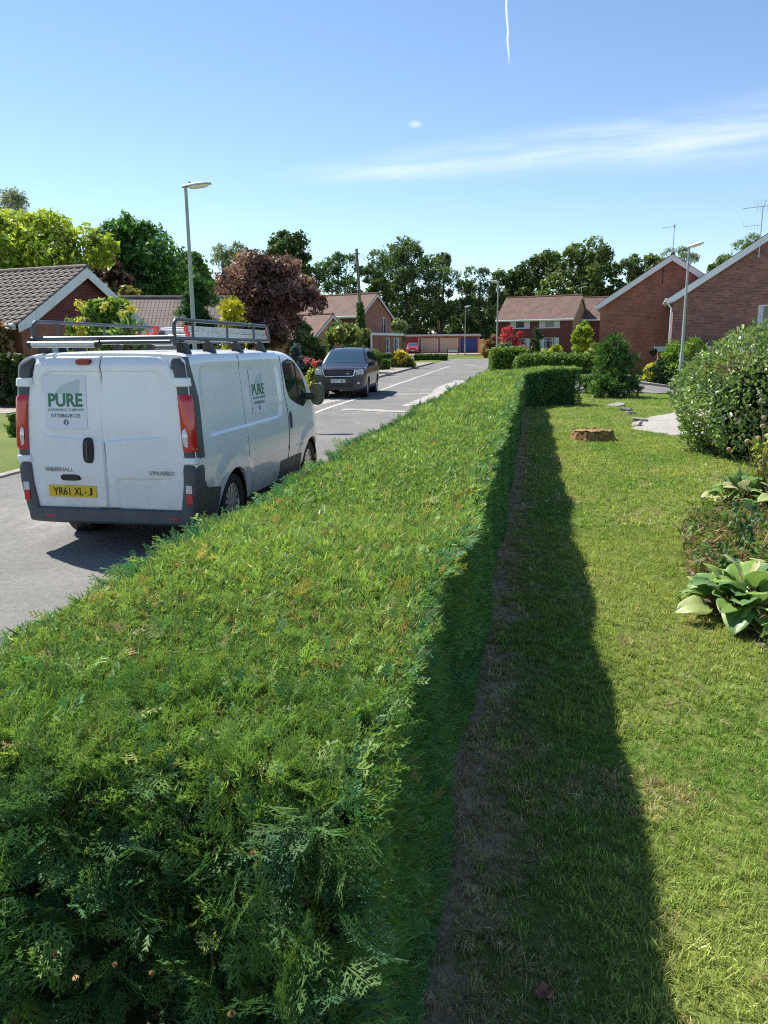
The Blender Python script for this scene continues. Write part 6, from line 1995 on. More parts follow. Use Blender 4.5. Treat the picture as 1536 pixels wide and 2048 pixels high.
def tree(name, label, u, Y, v_top, w_px, col, v_bot=None, nblob=9, npts=3000, leaf=0.42, protos=None, group=None, flat=1.0, hue=0.10, cat='tree', trunk_h=None,
         shape='round', col2=None, sub=0.24, mat='tree_leaf', base_z=None, X=None, nsub=None, core=0.15, depth=0.9, dark=0.28):
    SEED[0] += 1; rg = np.random.default_rng(SEED[0])
    b_ = stand(u, Y); top = height_at(u, v_top, Y)
    if X is not None: b_.x = X
    z0 = b_.z if base_z is None else base_z
    H = top - z0; Wd = w_px / F_PX * Y
    zb = 0.18 * H if v_bot is None else max(0.0, height_at(u, v_bot, Y) - z0)
    ch = H - zb
    blobs = []
    for k in range(nblob):
        f = (k + 0.5) / nblob
        if shape == 'round': wf = math.sin(math.pi * (0.12 + 0.76 * f)) 
        elif shape == 'cone': wf = 1.05 * (1 - f) + 0.06
        elif shape == 'column': wf = 0.95 if f < 0.7 else 0.95 * (1 - (f - 0.7) / 0.36)
        elif shape == 'dome': wf = math.sqrt(max(0.02, 1 - (f * 0.97) ** 2))
        elif shape == 'spread': wf = 0.55 + 0.5 * f if f < 0.8 else 0.6
        a = k * 2.4 + rg.uniform(-0.4, 0.4)
        br = Wd / 2 * (0.50 if shape in ('round', 'spread') else 0.42) * (0.6 + 0.5 * wf)
        rr = max(0, Wd / 2 * wf - br * 0.75)
        cz = zb + ch * (0.10 + 0.80 * f)
        bz = min(br * 0.85 * flat, max(0.2 * ch, 0.1))
        if cz + bz > H: cz = H - bz
        if cz - bz < 0.0 and shape in ('dome', 'cone', 'column'): cz = bz
        blobs.append((rr * math.cos(a), rr * math.sin(a) * depth, cz, br, br * depth, bz))
    if shape in ('round', 'spread', 'dome'):
        blobs.append((rg.normal(0, 0.05) * Wd, 0, H - ch * 0.22, Wd * 0.24, Wd * 0.24, ch * 0.21))
    if shape == 'dome':
        blobs += [(Wd * 0.27 * math.cos(k * 1.257), Wd * 0.27 * depth * math.sin(k * 1.257), H * 0.17, Wd * 0.22, Wd * 0.22, H * 0.17) for k in range(5)]
    t = thing(name, label, cat, (b_.x, b_.y, z0), 0.0, group)
    ns = nsub or max(14, int(34 * (npts / 3000) ** 0.5))
    P, N, tone = crown_pts(blobs, ns, npts, sub * Wd * 0.5 if shape != 'column' else sub * Wd, rg, core=core)
    keep = (P[:, 2] > 0.02)
    P, N, tone = P[keep], N[keep], tone[keep]
    n = len(P)
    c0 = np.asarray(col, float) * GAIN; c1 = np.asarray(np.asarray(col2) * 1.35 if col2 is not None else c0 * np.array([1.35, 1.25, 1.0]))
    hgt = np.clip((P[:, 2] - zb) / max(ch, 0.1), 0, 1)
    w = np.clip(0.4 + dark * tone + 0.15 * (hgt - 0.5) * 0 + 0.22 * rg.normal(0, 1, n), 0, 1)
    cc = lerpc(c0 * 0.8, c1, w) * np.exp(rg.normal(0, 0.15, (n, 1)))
    sel_ = rg.random(n) < 0.82; P, N, cc, n = P[sel_], N[sel_], cc[sel_], int(sel_.sum())
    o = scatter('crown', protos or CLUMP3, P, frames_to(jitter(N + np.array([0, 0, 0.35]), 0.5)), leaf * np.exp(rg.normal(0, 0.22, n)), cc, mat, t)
    o['kind'] = 'stuff'
    mb = limbs(blobs, H, rg, max(0.02, min(0.028 * H, 0.05 * Wd + 0.02)), trunk_h or max(0.12 * H, zb * 0.95 + 0.03))
    mb.build('trunk', 'bark', t, smooth=True)
    return t
BG = 'trees of the wood behind the houses'
DG, MG, LG, OG = (0.040, 0.080, 0.022), (0.060, 0.115, 0.030), (0.105, 0.165, 0.045), (0.105, 0.140, 0.060)
GAIN = 1.75
tree('poplar_tree', 'airy silver-green tree rising behind the yellow-green tree', 40, 72, 372, 125, (0.10, 0.125, 0.085), 640, 11, 4600, 0.42, CLUMPN, None, shape='column', col2=(0.20, 0.225, 0.17), sub=0.22, core=0.03)
tree('robinia_tree', 'bright yellow-green feathery tree behind the brown tiled bungalow', 95, 47, 436, 265, (0.135, 0.20, 0.03), 600, 13, 5200, 0.30, CLUMP3, None, flat=0.5, shape='spread', col2=(0.38, 0.43, 0.07), sub=0.26, nsub=70)
tree('plane_tree', 'dark green leafy tree with clumped foliage behind the second bungalow', 285, 62, 447, 215, (0.045, 0.105, 0.030), 640, 11, 4600, 0.40, CLUMP3, None, col2=(0.095, 0.20, 0.055), sub=0.27, nsub=60)
tree('purple_tree', 'small dark purple-leaved tree beside the bungalow gable', 232, 52, 515, 75, (0.055, 0.030, 0.030), 640, 6, 900, 0.34, None, None, col2=(0.11, 0.06, 0.05))
tree('broadleaf_tree', 'green tree crown showing just right of the tall lamp post', 405, 84, 505, 90, MG, 680, 8, 1600, 0.5, None, BG)
tree('olive_green_tree', 'pale olive-green rounded tree left of the dark domed oak', 462, 98, 478, 120, OG, 690, 8, 2400, 0.5, CLUMPN, BG, col2=(0.19, 0.22, 0.11))
tree('oak_tree', 'dark domed oak towering above the purple plum tree', 578, 104, 456, 150, (0.040, 0.075, 0.022), 690, 10, 4200, 0.5, CLUMP3, BG, col2=(0.085, 0.125, 0.04), nsub=60)
tree('broadleaf_tree', 'mid-green tree behind the house gable left of the pole', 672, 116, 498, 125, (0.045, 0.085, 0.035), 700, 9, 2600, 0.55, CLUMPD, BG)
tree('broadleaf_tree', 'narrow dark tree filling the gap right of the telegraph pole', 752, 122, 515, 90, (0.045, 0.080, 0.032), 700, 8, 2000, 0.55, CLUMPD, BG)
tree('willow_tree', 'tall weeping willow-like tree above the garages', 815, 126, 474, 165, (0.055, 0.095, 0.036), 708, 13, 5200, 0.60, CLUMPD, BG, col2=(0.115, 0.16, 0.065), nsub=70)
tree('birch_tree', 'slender lighter birch-like tree right of the willow', 882, 130, 488, 85, (0.075, 0.110, 0.055), 700, 9, 2200, 0.55, CLUMPD, BG, col2=(0.14, 0.17, 0.09), core=0.06)
tree('broadleaf_tree', 'low pale-topped tree in the dip of the tree line', 950, 128, 536, 120, (0.055, 0.090, 0.045), 705, 9, 2600, 0.55, CLUMPD, BG)
tree('broadleaf_tree', 'dark tree directly behind the left end of the tile-hung roof', 1020, 132, 540, 120, (0.045, 0.080, 0.030), 700, 9, 2400, 0.55, None, BG)
tree('broadleaf_tree', 'rounded tree over the middle of the tile-hung roof', 1085, 128, 508, 140, (0.055, 0.095, 0.030), 680, 9, 2800, 0.55, None, BG, col2=(0.11, 0.15, 0.055))
tree('broadleaf_tree', 'large leafy tree above the gap between tile-hung house and brick gable', 1165, 122, 482, 170, (0.060, 0.100, 0.030), 690, 11, 4200, 0.52, None, BG, col2=(0.13, 0.175, 0.05), nsub=60)
tree('broadleaf_tree', 'greyish green trees left of the brick gable ridge', 1275, 118, 512, 130, (0.065, 0.095, 0.045), 690, 9, 2400, 0.52, None, BG)
tree('broadleaf_tree', 'pale leafy tree behind the aerial mast on the gable', 1345, 108, 492, 130, (0.085, 0.115, 0.055), 690, 9, 2000, 0.48, CLUMPN, BG)
tree('broadleaf_tree', 'tree showing in the dip between the two brick gables', 1425, 108, 515, 110, (0.080, 0.115, 0.045), 690, 8, 1800, 0.48, None, BG)
tree('ash_tree', 'feathery tree rising behind the brown brick gable roof', 1490, 96, 470, 130, (0.085, 0.125, 0.045), 690, 9, 2000, 0.45, CLUMPN, BG)
for k, (u, vt, Y, lab) in enumerate(((700, 585, 128, 'dark undergrowth behind the telegraph pole house'), (770, 590, 138, 'dark undergrowth left of the garages'), (850, 585, 140, 'dark undergrowth below the willow behind the garages'),
                           (930, 590, 138, 'dark undergrowth behind the blue garage door'), (1000, 590, 142, 'dark undergrowth left of the tile-hung house'), (1220, 590, 125, 'dark undergrowth behind the brick gable house'), (500, 570, 112, 'dark undergrowth behind the purple plum tree'), (350, 560, 75, 'dark undergrowth behind the second bungalow roof'))):
    tree('woodland_shrub', lab, u, Y, vt, 150, (0.030, 0.055, 0.020), 712, 7, 1700, 0.75, CLUMPD if k < 5 else None, BG, shape='dome', cat='shrub', core=0.5)

# left-hand gardens
tree('plum_tree', 'large purple-leaved plum tree behind the van roof rack', 530, 41, 503, 205, (0.060, 0.030, 0.030), 700, 12, 6500, 0.22, CLUMP5, None, col2=(0.30, 0.175, 0.165), shape='round', dark=0.2, nsub=80, sub=0.22)
CY = 'dark conifer columns beside the lamp post'
tree('conifer_column', 'pointed dark conifer column, the taller of the pair by the lamp post', 406, 31.5, 540, 64, (0.022, 0.060, 0.018), 760, 11, 4200, 0.17, CLUMPN, CY, shape='column', col2=(0.05, 0.12, 0.025), cat='conifer')
tree('conifer_column', 'shorter dark conifer column directly behind the lamp post', 389, 31.0, 570, 52, (0.022, 0.060, 0.018), 760, 10, 3000, 0.16, CLUMPN, CY, shape='column', col2=(0.05, 0.12, 0.025), cat='conifer')
tree('golden_conifer', 'golden yellow feathery conifer between the dark columns and the plum tree', 466, 33, 588, 88, (0.20, 0.21, 0.015), 740, 9, 3000, 0.22, SPR_MID, None, shape='dome', col2=(0.50, 0.47, 0.03), cat='conifer')
tree('flowering_shrub', 'green shrub with yellow flower clusters in front of the bungalow gable', 215, 22.5, 592, 150, (0.085, 0.16, 0.030), 760, 9, 3600, 0.15, CLUMP3, None, shape='dome', col2=(0.20, 0.27, 0.045), cat='shrub')
def blossom(label, u, Y, v0, v1, w, n, col, size, name='blossom', cat='flowers', gr='flower clusters in the left gardens'):
    p0, p1 = at_y(u, v1, Y), at_y(u, v0, Y)
    base = Vector((p0.x, p0.y, p0.z))
    wid = w / F_PX * Y; hgt = p1.z - p0.z
    nc = max(4, n // 14)
    cc = np.stack([rng.uniform(-wid / 2, wid / 2, nc), rng.uniform(-0.5, 0.0, nc), rng.uniform(0, hgt, nc)], 1)
    k = rng.integers(0, nc, n)
    P = cc[k] + rng.normal(0, 0.05, (n, 3))
    o = scatter(name, CLUMP5, P, frames_to(jitter(np.tile([[0, -0.6, 0.8]], (n, 1)), 0.5)), size * np.exp(rng.normal(0, 0.2, n)), vary(col, n, 0.15, 0.06), 'tree_leaf')
    o.location = base
    tag(o, label, cat, gr); o['kind'] = 'stuff'
    return o
blossom('yellow flower clusters on the green shrub before the bungalow gable', 215, 21.3, 600, 668, 120, 110, (0.58, 0.50, 0.08), 0.085)
blossom('pink flowers just above the van roof', 290, 23.0, 672, 690, 45, 60, (0.75, 0.10, 0.25), 0.10)
blossom('red and pink roses left of the black car', 632, 31.0, 705, 752, 36, 90, (0.70, 0.16, 0.20), 0.085)
tree('spiky_plant', 'spiky green strap-leaved plant below the yellow flowering shrub', 262, 21.8, 632, 95, (0.07, 0.13, 0.045), 730, 5, 420, 0.42, NARROW, None, shape='dome', col2=(0.17, 0.24, 0.10), cat='plant', core=0.3)
tree('russet_shrub', 'russet-tipped tall shrub at the left edge beside the van', -5, 26.0, 652, 130, (0.10, 0.070, 0.030), 802, 8, 3800, 0.17, CLUMP3, None, shape='dome', col2=(0.32, 0.18, 0.085), cat='shrub')
tree('dark_shrub', 'dark green shrub below the russet one beside the van tail light', 25, 25.2, 715, 90, (0.03, 0.05, 0.018), 805, 6, 1500, 0.15, CLUMP3, None, shape='dome', cat='shrub')
tree('low_shrub', 'small round green shrub on the left lawn beside the van', 20, 17.0, 828, 50, (0.055, 0.12, 0.025), 876, 6, 1300, 0.075, CLUMP3, None, shape='dome', col2=(0.16, 0.24, 0.06), cat='shrub')
tree('loose_shrub', 'loose mid-green shrub hiding the porch behind the black car', 690, 47, 640, 120, (0.085, 0.125, 0.035), 760, 9, 3600, 0.22, CLUMP3, None, shape='dome', col2=(0.20, 0.235, 0.08), cat='shrub')
tree('loose_shrub', 'dark green shrub under the plum tree', 615, 39, 655, 90, (0.05, 0.085, 0.028), 770, 8, 2400, 0.2, CLUMP3, None, shape='dome', col2=(0.13, 0.165, 0.06), cat='shrub')
tree('blue_green_shrub', 'bluish shrub just ahead of the van windscreen', 592, 34, 680, 44, (0.045, 0.075, 0.080), 780, 6, 1100, 0.15, CLUMP3, None, shape='dome', col2=(0.10, 0.13, 0.20), cat='shrub')
tree('lime_shrub', 'low yellow-green shrub beside the front of the black car', 632, 30.5, 735, 50, (0.20, 0.25, 0.03), 800, 6, 1300, 0.13, CLUMP3, None, shape='dome', col2=(0.44, 0.46, 0.05), cat='shrub')
tree('red_leaved_shrub', 'reddish shrub peeping out behind the black car', 745, 52, 698, 26, (0.20, 0.07, 0.05), 745, 5, 600, 0.16, None, None, shape='dome', cat='shrub')
tree('young_tree', 'pale green young tree left of the garages', 797, 92, 640, 45, (0.12, 0.16, 0.075), 700, 6, 900, 0.4, CLUMPN, None, col2=(0.22, 0.26, 0.13))
tree('orange_shrub', 'low orange-brown shrub on the ridge of the second bungalow garden', 265, 44, 578, 80, (0.14, 0.13, 0.04), 660, 6, 1000, 0.28, None, None, shape='dome', cat='shrub', col2=(0.27, 0.25, 0.09))
def box_hedge(name, label, u0, u1, v0, v1, Y, deep, col, col2, n=1600, leaf=0.13, group='clipped box hedges across the road', rot=None, rough=0.02):
    a, b_ = at_y(u0, v1, Y), at_y(u1, v1, Y)
    g = float(ground((a.x + b_.x) / 2, Y)); H = at_y((u0 + u1) / 2, v0, Y).z - g
    L = b_.x - a.x
    t = thing(name, label, 'hedge', ((a.x + b_.x) / 2, Y + deep / 2, g), 0 if rot is None else rot, group)
    q = MB(); q.box((0, 0, H / 2 - 0.03), (L - 0.12, deep - 0.12, H - 0.06), bev=0.06); q.build('shade_core', 'hedge_core', t)  # added dark fill standing in for the shade between the leaves
    f = rng.random(n); P = np.zeros((n, 3)); N = np.zeros((n, 3))
    A = np.array([L * deep, L * H, L * H * 0.4, deep * H, deep * H]); cdf = np.cumsum(A / A.sum())
    k = np.searchsorted(cdf, f)
    uu, vv = rng.uniform(-0.5, 0.5, n), rng.uniform(0, 1, n)
    for i, (px_, py_, pz_, nn) in enumerate(((uu * L, (vv - 0.5) * deep, 0 * uu + H, (0, 0, 1)), (uu * L, 0 * uu - deep / 2, vv * H, (0, -1, 0.3)), (uu * L, 0 * uu + deep / 2, vv * H, (0, 1, 0.3)),
                                             (0 * uu - L / 2, uu * deep, vv * H, (-1, 0, 0.3)), (0 * uu + L / 2, uu * deep, vv * H, (1, 0, 0.3)))):
        s = k == i
        P[s] = np.stack([px_, py_, pz_], 1)[s]; N[s] = nn
    P += rng.normal(0, rough, P.shape)
    c = lerpc(col, col2, np.clip(0.5 + 0.3 * rng.normal(0, 1, n), 0, 1))
    o = scatter('foliage', CLUMP3, P, frames_to(jitter(N, 0.5)), leaf, c, 'conifer_leaf', t); o['kind'] = 'stuff'
    return t
GB, GB2 = (0.045, 0.115, 0.022), (0.12, 0.215, 0.035)
box_hedge('box_hedge', 'clipped square box hedge just right of the black car', 752, 777, 722, 743, 52, 1.2, GB, GB2)
box_hedge('box_hedge', 'lower clipped box hedge behind the square one', 740, 783, 709, 720, 66, 1.0, GB, GB2)
box_hedge('box_hedge', 'tall dark clipped hedge block in front of the brown garden wall', 742, 764, 680, 704, 82, 1.5, (0.03, 0.08, 0.02), (0.07, 0.14, 0.03), 1200, 0.2)
box_hedge('box_hedge', 'clipped base hedge below the yellow dome shrub', 783, 824, 719, 738, 55, 1.3, (0.075, 0.105, 0.028), (0.15, 0.19, 0.045))
box_hedge('box_hedge', 'long low clipped hedge between the yellow dome and the street sign', 832, 893, 711, 725, 74, 1.0, GB, GB2, 2000, 0.17)
tree('yellow_dome_shrub', 'rounded golden shrub above its clipped base hedge', 804, 55.6, 703, 46, (0.25, 0.20, 0.025), 733, 6, 1400, 0.17, None, None, shape='dome', col2=(0.52, 0.42, 0.06), cat='shrub')
# gardens across the side road, right of the main road
tree('red_acer', 'bright crimson acer in front of the tile-hung house', 1020, 79, 655, 62, (0.26, 0.030, 0.045), 712, 8, 1500, 0.3, CLUMPN, None, shape='dome', col2=(0.55, 0.085, 0.11), cat='tree')
tree('slim_cypress', 'slim dark cypress between the ground floor windows', 1072, 80, 648, 17, (0.028, 0.060, 0.020), 715, 9, 900, 0.26, CLUMPN, None, shape='column', col2=(0.07, 0.12, 0.03), cat='conifer')
tree('photinia_shrub', 'red-tipped shrub beside the orange fence', 984, 84, 672, 40, (0.13, 0.105, 0.045), 722, 7, 1200, 0.3, None, None, shape='dome', col2=(0.30, 0.16, 0.08), cat='shrub')
tree('round_shrub', 'grey-green rounded shrub below the crimson acer', 1012, 72, 682, 48, (0.065, 0.10, 0.04), 722, 6, 1200, 0.25, None, None, shape='dome', col2=(0.14, 0.18, 0.075), cat='shrub')
tree('golden_shrub', 'yellow-green mounded shrub below the right ground floor window', 1110, 62, 693, 62, (0.17, 0.22, 0.03), 735, 7, 1600, 0.2, None, None, shape='dome', col2=(0.36, 0.40, 0.06), cat='shrub')
tree('lime_tree', 'slender lime-green young tree left of the brick gable', 1165, 57, 648, 46, (0.15, 0.24, 0.025), 715, 7, 1500, 0.2, None, None, col2=(0.34, 0.43, 0.05))
tree('garden_shrub', 'mixed green shrub with cream flowers left of the bushy conifer', 1188, 46, 690, 60, (0.11, 0.155, 0.04), 742, 6, 1300, 0.16, None, None, shape='dome', col2=(0.28, 0.31, 0.10), cat='shrub')
tree('garden_shrub', 'low green shrub along the garden front below the golden mound', 1075, 56, 708, 90, (0.075, 0.13, 0.03), 742, 7, 1600, 0.18, None, None, shape='dome', col2=(0.18, 0.25, 0.06), cat='shrub')
box_hedge('garden_hedge', 'light green loose hedge across the junction behind the curved hedge', 988, 1052, 702, 737, 49, 1.2, (0.10, 0.18, 0.03), (0.22, 0.32, 0.06), 2600, 0.16, None, rough=0.09)
box_hedge('garden_hedge', 'low hedge line behind the curve of the long hedge', 1040, 1190, 716, 748, 45, 1.2, (0.075, 0.15, 0.03), (0.19, 0.28, 0.06), 3200, 0.16, None, rough=0.10)
# bushy conifer at the end of the hedge
tree('bushy_conifer', 'bushy dark green conifer at the far end of the hedge', 1228, 26.6, 675, 104, (0.035, 0.085, 0.028), 808, 11, 8000, 0.13, SPR_MID, None, shape='dome', col2=(0.11, 0.19, 0.045), cat='conifer', nsub=110, sub=0.20)
tree('golden_bush', 'narrow golden-leaved bush beside the dark clipped bush', 1304, 39.5, 727, 22, (0.25, 0.25, 0.03), 778, 6, 900, 0.13, None, None, shape='column', col2=(0.52, 0.48, 0.08), cat='shrub')
tree('dark_bush', 'dark rounded clipped bush in front of the brick annexe', 1338, 39.3, 720, 58, (0.03, 0.065, 0.024), 780, 8, 2600, 0.13, None, None, shape='column', col2=(0.075, 0.125, 0.05), cat='shrub')
tree('laurel', 'light green upright laurel beside the lamp post', 1352, 39.0, 672, 46, (0.10, 0.18, 0.03), 770, 8, 1600, 0.17, NARROW, None, shape='column', col2=(0.24, 0.36, 0.06), cat='shrub')
tree('laurel', 'second light green laurel against the brown brick gable', 1384, 38.5, 668, 44, (0.10, 0.18, 0.03), 770, 8, 1600, 0.17, NARROW, None, shape='column', col2=(0.24, 0.36, 0.06), cat='shrub')

# ------------------------------------------------------------------ the big leafy bush on the right
def big_bush():
    rg = np.random.default_rng(5)
    cx, cy = 6.35, 12.1
    z0 = float(ground(cx, cy))
    t = thing('viburnum_bush', 'large dense green leafy bush at the right edge of the lawn', 'shrub', (cx, cy, z0))
    # an upright dome, lobed
    n = 15500
    a = rg.uniform(0, 2 * math.pi, n); f = rg.random(n)
    side = rg.random(n) < 0.72
    zz = np.where(side, f * 1.55, 0)
    prof = np.interp(zz, [0, 0.25, 0.7, 1.2, 1.55, 1.85, 2.02], [1.25, 1.50, 1.66, 1.62, 1.40, 0.95, 0.1])
    th = rg.random(n) ** 0.5
    R_ = np.where(side, prof, 1.42 * th)
    Z_ = np.where(side, zz, 2.02 - 0.52 * th ** 2.2)
    lob = 0.10 * np.sin(a * 5 + Z_ * 2) + 0.08 * np.sin(a * 9 - Z_ * 3.1 + 1) + 0.06 * np.sin(a * 3 + Z_ * 6)
    R_ = R_ * (1 + lob * 0.6) - np.abs(rg.normal(0, 0.11, n))
    Z_ = Z_ + np.where(side, 0, 0.10 * np.sin(a * 4 + R_ * 5) - np.abs(rg.normal(0, 0.08, n)))
    P = np.stack([R_ * np.cos(a), R_ * np.sin(a), Z_], 1) + rg.normal(0, 0.03, (n, 3))
    N = np.stack([np.cos(a) * np.where(side, 1, 0.3), np.sin(a) * np.where(side, 1, 0.3), np.where(side, 0.35, 1.0)], 1)
    P[:, 2] = np.maximum(P[:, 2], 0.02)
    tone = np.sin(a * 7 + Z_ * 5) * 0.5 + rg.normal(0, 0.6, n)
    c = lerpc((0.13, 0.22, 0.06), (0.32, 0.41, 0.16), np.clip(0.45 + 0.35 * tone, 0, 1)) * np.exp(rg.normal(0, 0.18, (n, 1)))
    up_ = np.clip((Z_ - 1.1) / 0.9, 0, 1) * (rg.random(n) < 0.55)
    c = c * (1 - 0.5 * up_[:, None]) + np.array([[0.27, 0.30, 0.14]]) * 0.5 * up_[:, None]
    pk = rg.random(n) < 0.02
    c[pk] = vary((0.42, 0.30, 0.22), int(pk.sum()), 0.2, 0.05)
    o = scatter('foliage', OVAL, P, frames_to(jitter(N, 0.75)), 0.066 * np.exp(rg.normal(0, 0.25, n)), c, 'glossy_leaf', t); o['kind'] = 'stuff'
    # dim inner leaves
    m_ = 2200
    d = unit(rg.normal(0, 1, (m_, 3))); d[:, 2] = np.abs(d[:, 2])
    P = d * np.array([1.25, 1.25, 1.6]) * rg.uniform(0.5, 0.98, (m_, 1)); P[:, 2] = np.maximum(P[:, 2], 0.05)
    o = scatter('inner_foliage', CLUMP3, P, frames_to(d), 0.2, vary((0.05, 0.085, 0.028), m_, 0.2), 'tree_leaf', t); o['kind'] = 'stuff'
    q = MB()
    for k in range(9):
        a = k * 0.7; e = Vector((math.cos(a) * 1.0, math.sin(a) * 1.0, 1.5 + 0.2 * math.sin(k * 2.0)))
        q.tube([(0.15 * math.cos(a), 0.15 * math.sin(a), -0.05), (e.x * 0.45, e.y * 0.45, 0.7), e], [0.03, 0.022, 0.006], 6)
    q.build('stem', 'bark', t)
    # tall young shoots above
    q = MB(); PP, NN = [], []
    for (bx_, by_, h, ln) in ((-0.35, -0.9, 1.75, 0.75), (0.15, -0.9, 1.80, 0.45), (-0.75, -0.7, 1.55, 0.40), (0.45, -0.6, 1.9, 0.55), (0.0, -0.2, 1.9, 0.5), (-1.1, -0.4, 1.35, 0.35), (0.8, -0.9, 1.7, 0.6)):
        e = Vector((bx_ + rg.normal(0, 0.08), by_ + rg.normal(0, 0.08), h + ln))
        q.tube([(bx_, by_, h - 0.3), (bx_, by_, h + ln * 0.4), e], [0.012, 0.008, 0.003], 5)
        for i in range(int(60 * ln)):
            f = rg.random(); pos = Vector((bx_, by_, h)).lerp(e, f)
            dd = unit(rg.normal(0, 1, 3) + np.array([0, 0, 0.3]))
            PP.append(np.array(pos) + dd * 0.05 * (1.2 - f * 0.4) * 2.0); NN.append(dd)
    q.build('young_shoot', 'bark', t)
    PP, NN = np.array(PP), np.array(NN)
    o = scatter('shoot_leaves', OVAL, PP, frames_to(NN), 0.085, vary((0.21, 0.28, 0.075), len(PP), 0.2), 'glossy_leaf', t); o['kind'] = 'stuff'
big_bush()

# ------------------------------------------------------------------ bed plants: broad-leaved clumps, each leaf its own part
m, nt, b = new_mat('broad_leaf')
oi = nd(nt, 'ShaderNodeObjectInfo')
cr = nd(nt, 'ShaderNodeValToRGB'); cr.color_ramp.interpolation = 'LINEAR'
els = cr.color_ramp.elements
els[0].position = 0.0; els[0].color = (0.09, 0.20, 0.06, 1); els[1].position = 1.0; els[1].color = (0.62, 0.55, 0.30, 1)
for ps, cl_ in ((0.3, (0.15, 0.29, 0.07, 1)), (0.55, (0.24, 0.38, 0.06, 1)), (0.8, (0.32, 0.44, 0.11, 1))):
    e = els.new(ps); e.color = cl_
lk(nt, oi.outputs['Random'], cr.inputs[0])
uvn = nd(nt, 'ShaderNodeUVMap'); spx = nd(nt, 'ShaderNodeSeparateXYZ'); lk(nt, uvn.outputs[0], spx.inputs[0])
ab = nd(nt, 'ShaderNodeMath', operation='ABSOLUTE'); lk(nt, spx.outputs[0], ab.inputs[0])
ma = nd(nt, 'ShaderNodeMath', operation='MULTIPLY_ADD'); lk(nt, ab.outputs[0], ma.inputs[0]); ma.inputs[1].default_value = -0.55; lk(nt, spx.outputs[1], ma.inputs[2])
wv_ = nd(nt, 'ShaderNodeMath', operation='MULTIPLY'); lk(nt, ma.outputs[0], wv_.inputs[0]); wv_.inputs[1].default_value = 42
sn = nd(nt, 'ShaderNodeMath', operation='SINE'); lk(nt, wv_.outputs[0], sn.inputs[0])
mrv = nd(nt, 'ShaderNodeMapRange'); mrv.inputs[1].default_value, mrv.inputs[2].default_value = 0.75, 1.0; lk(nt, sn.outputs[0], mrv.inputs[0])
rib = nd(nt, 'ShaderNodeMapRange'); rib.inputs[1].default_value, rib.inputs[2].default_value = 0.05, 0.02; lk(nt, ab.outputs[0], rib.inputs[0])
mxv = nd(nt, 'ShaderNodeMath', operation='MAXIMUM'); lk(nt, mrv.outputs[0], mxv.inputs[0]); lk(nt, rib.outputs[0], mxv.inputs[1])
hl = nd(nt, 'ShaderNodeMath', operation='MULTIPLY'); lk(nt, mxv.outputs[0], hl.inputs[0]); hl.inputs[1].default_value = 0.35
colr = mixcol(nt, hl.outputs[0], cr.outputs[0], (0.34, 0.42, 0.20))
lk(nt, colr, b.inputs['Base Color']); b.inputs['Roughness'].default_value = 0.42
tr = nd(nt, 'ShaderNodeBsdfTranslucent'); lk(nt, colr, tr.inputs['Color'])
mxs = nd(nt, 'ShaderNodeMixShader'); mxs.inputs[0].default_value = 0.3
lk(nt, b.outputs[0], mxs.inputs[1]); lk(nt, tr.outputs[0], mxs.inputs[2]); lk(nt, mxs.outputs[0], nt.nodes['Material Output'].inputs['Surface'])
def broad_leaf(seed, droop, wave):
    r_ = np.random.default_rng(seed); P, UV = [], []
    n, m_ = 9, 6
    V, F, U = [], [], []
    ph = r_.uniform(0, 6)
    for i in range(n + 1):
        t = i / n
        w = 0.46 * math.sin(math.pi * min(1, (t * 0.94 + 0.03))) ** 0.62 * (1 - 0.18 * t)
        if i == n: w = 0.01
        for j in range(m_ + 1):
            s = -1 + 2 * j / m_
            y = t; x = s * w
            z = 0.18 * math.sin(t * 1.6) - droop * t ** 2.2 + 0.16 * abs(s) ** 1.4 * w + wave * math.sin(t * 9 + ph + s * 2) * abs(s) - 0.03 * math.cos(j * math.pi)
            V.append((x, y, z)); U.append((s, t))
    for i in range(n):
        for j in range(m_):
            F.append((i * (m_ + 1) + j, i * (m_ + 1) + j + 1, (i + 1) * (m_ + 1) + j + 1, (i + 1) * (m_ + 1) + j))
    mb = MB(); mb.add(V, F, [[U[k] for k in f] for f in F]); 
    me_ = mb.mesh('leaf', recalc=False); me_.materials.append(MATS['broad_leaf'])
    me_.polygons.foreach_set('use_smooth', np.ones(len(me_.polygons), bool))
    return me_
LEAVES = [broad_leaf(k, d, w) for k, (d, w) in enumerate(((0.35, 0.03), (0.55, 0.05), (0.2, 0.04), (0.75, 0.03)))]
def leafy_clump(label, x, y, spread, n, size, seed):
    rg = np.random.default_rng(seed)
    z0 = float(ground(x, y)) + 0.012
    t = thing('bergenia', label, 'plant', (x, y, z0), 0, 'broad-leaved plants in the flower bed')
    q = MB()
    for i in range(n):
        a = 2 * math.pi * (i * 0.381966) + rg.normal(0, 0.3); f = math.sqrt((i + 0.5) / n)
        bx_, by_ = spread * f * math.cos(a) * 0.75, spread * f * math.sin(a) * 0.75
        el = R(74 - 66 * f + rg.normal(0, 9)); el = max(el, R(-4))
        hz = 0.05 + 0.16 * (1 - f) + rg.uniform(0, 0.05)
        o = bpy.data.objects.new('leaf', LEAVES[rg.integers(0, 4)]); C.objects.link(o); o.parent = t
        o.matrix_local = Matrix.Translation((bx_, by_, hz)) @ Matrix.Rotation(a - math.pi / 2 + rg.normal(0, 0.25), 4, 'Z') @ Matrix.Rotation(el, 4, 'X') @ Matrix.Rotation(rg.normal(0, 0.25), 4, 'Y') @ Matrix.Scale(size * rg.uniform(0.7, 1.2), 4)
        q.tube([(bx_ * 0.5, by_ * 0.5, -0.02), (bx_, by_, hz + 0.01)], [0.009, 0.006], 5)
    o = q.build('leaf_stalk', 'soil', t); o['kind'] = 'stuff'
    return t
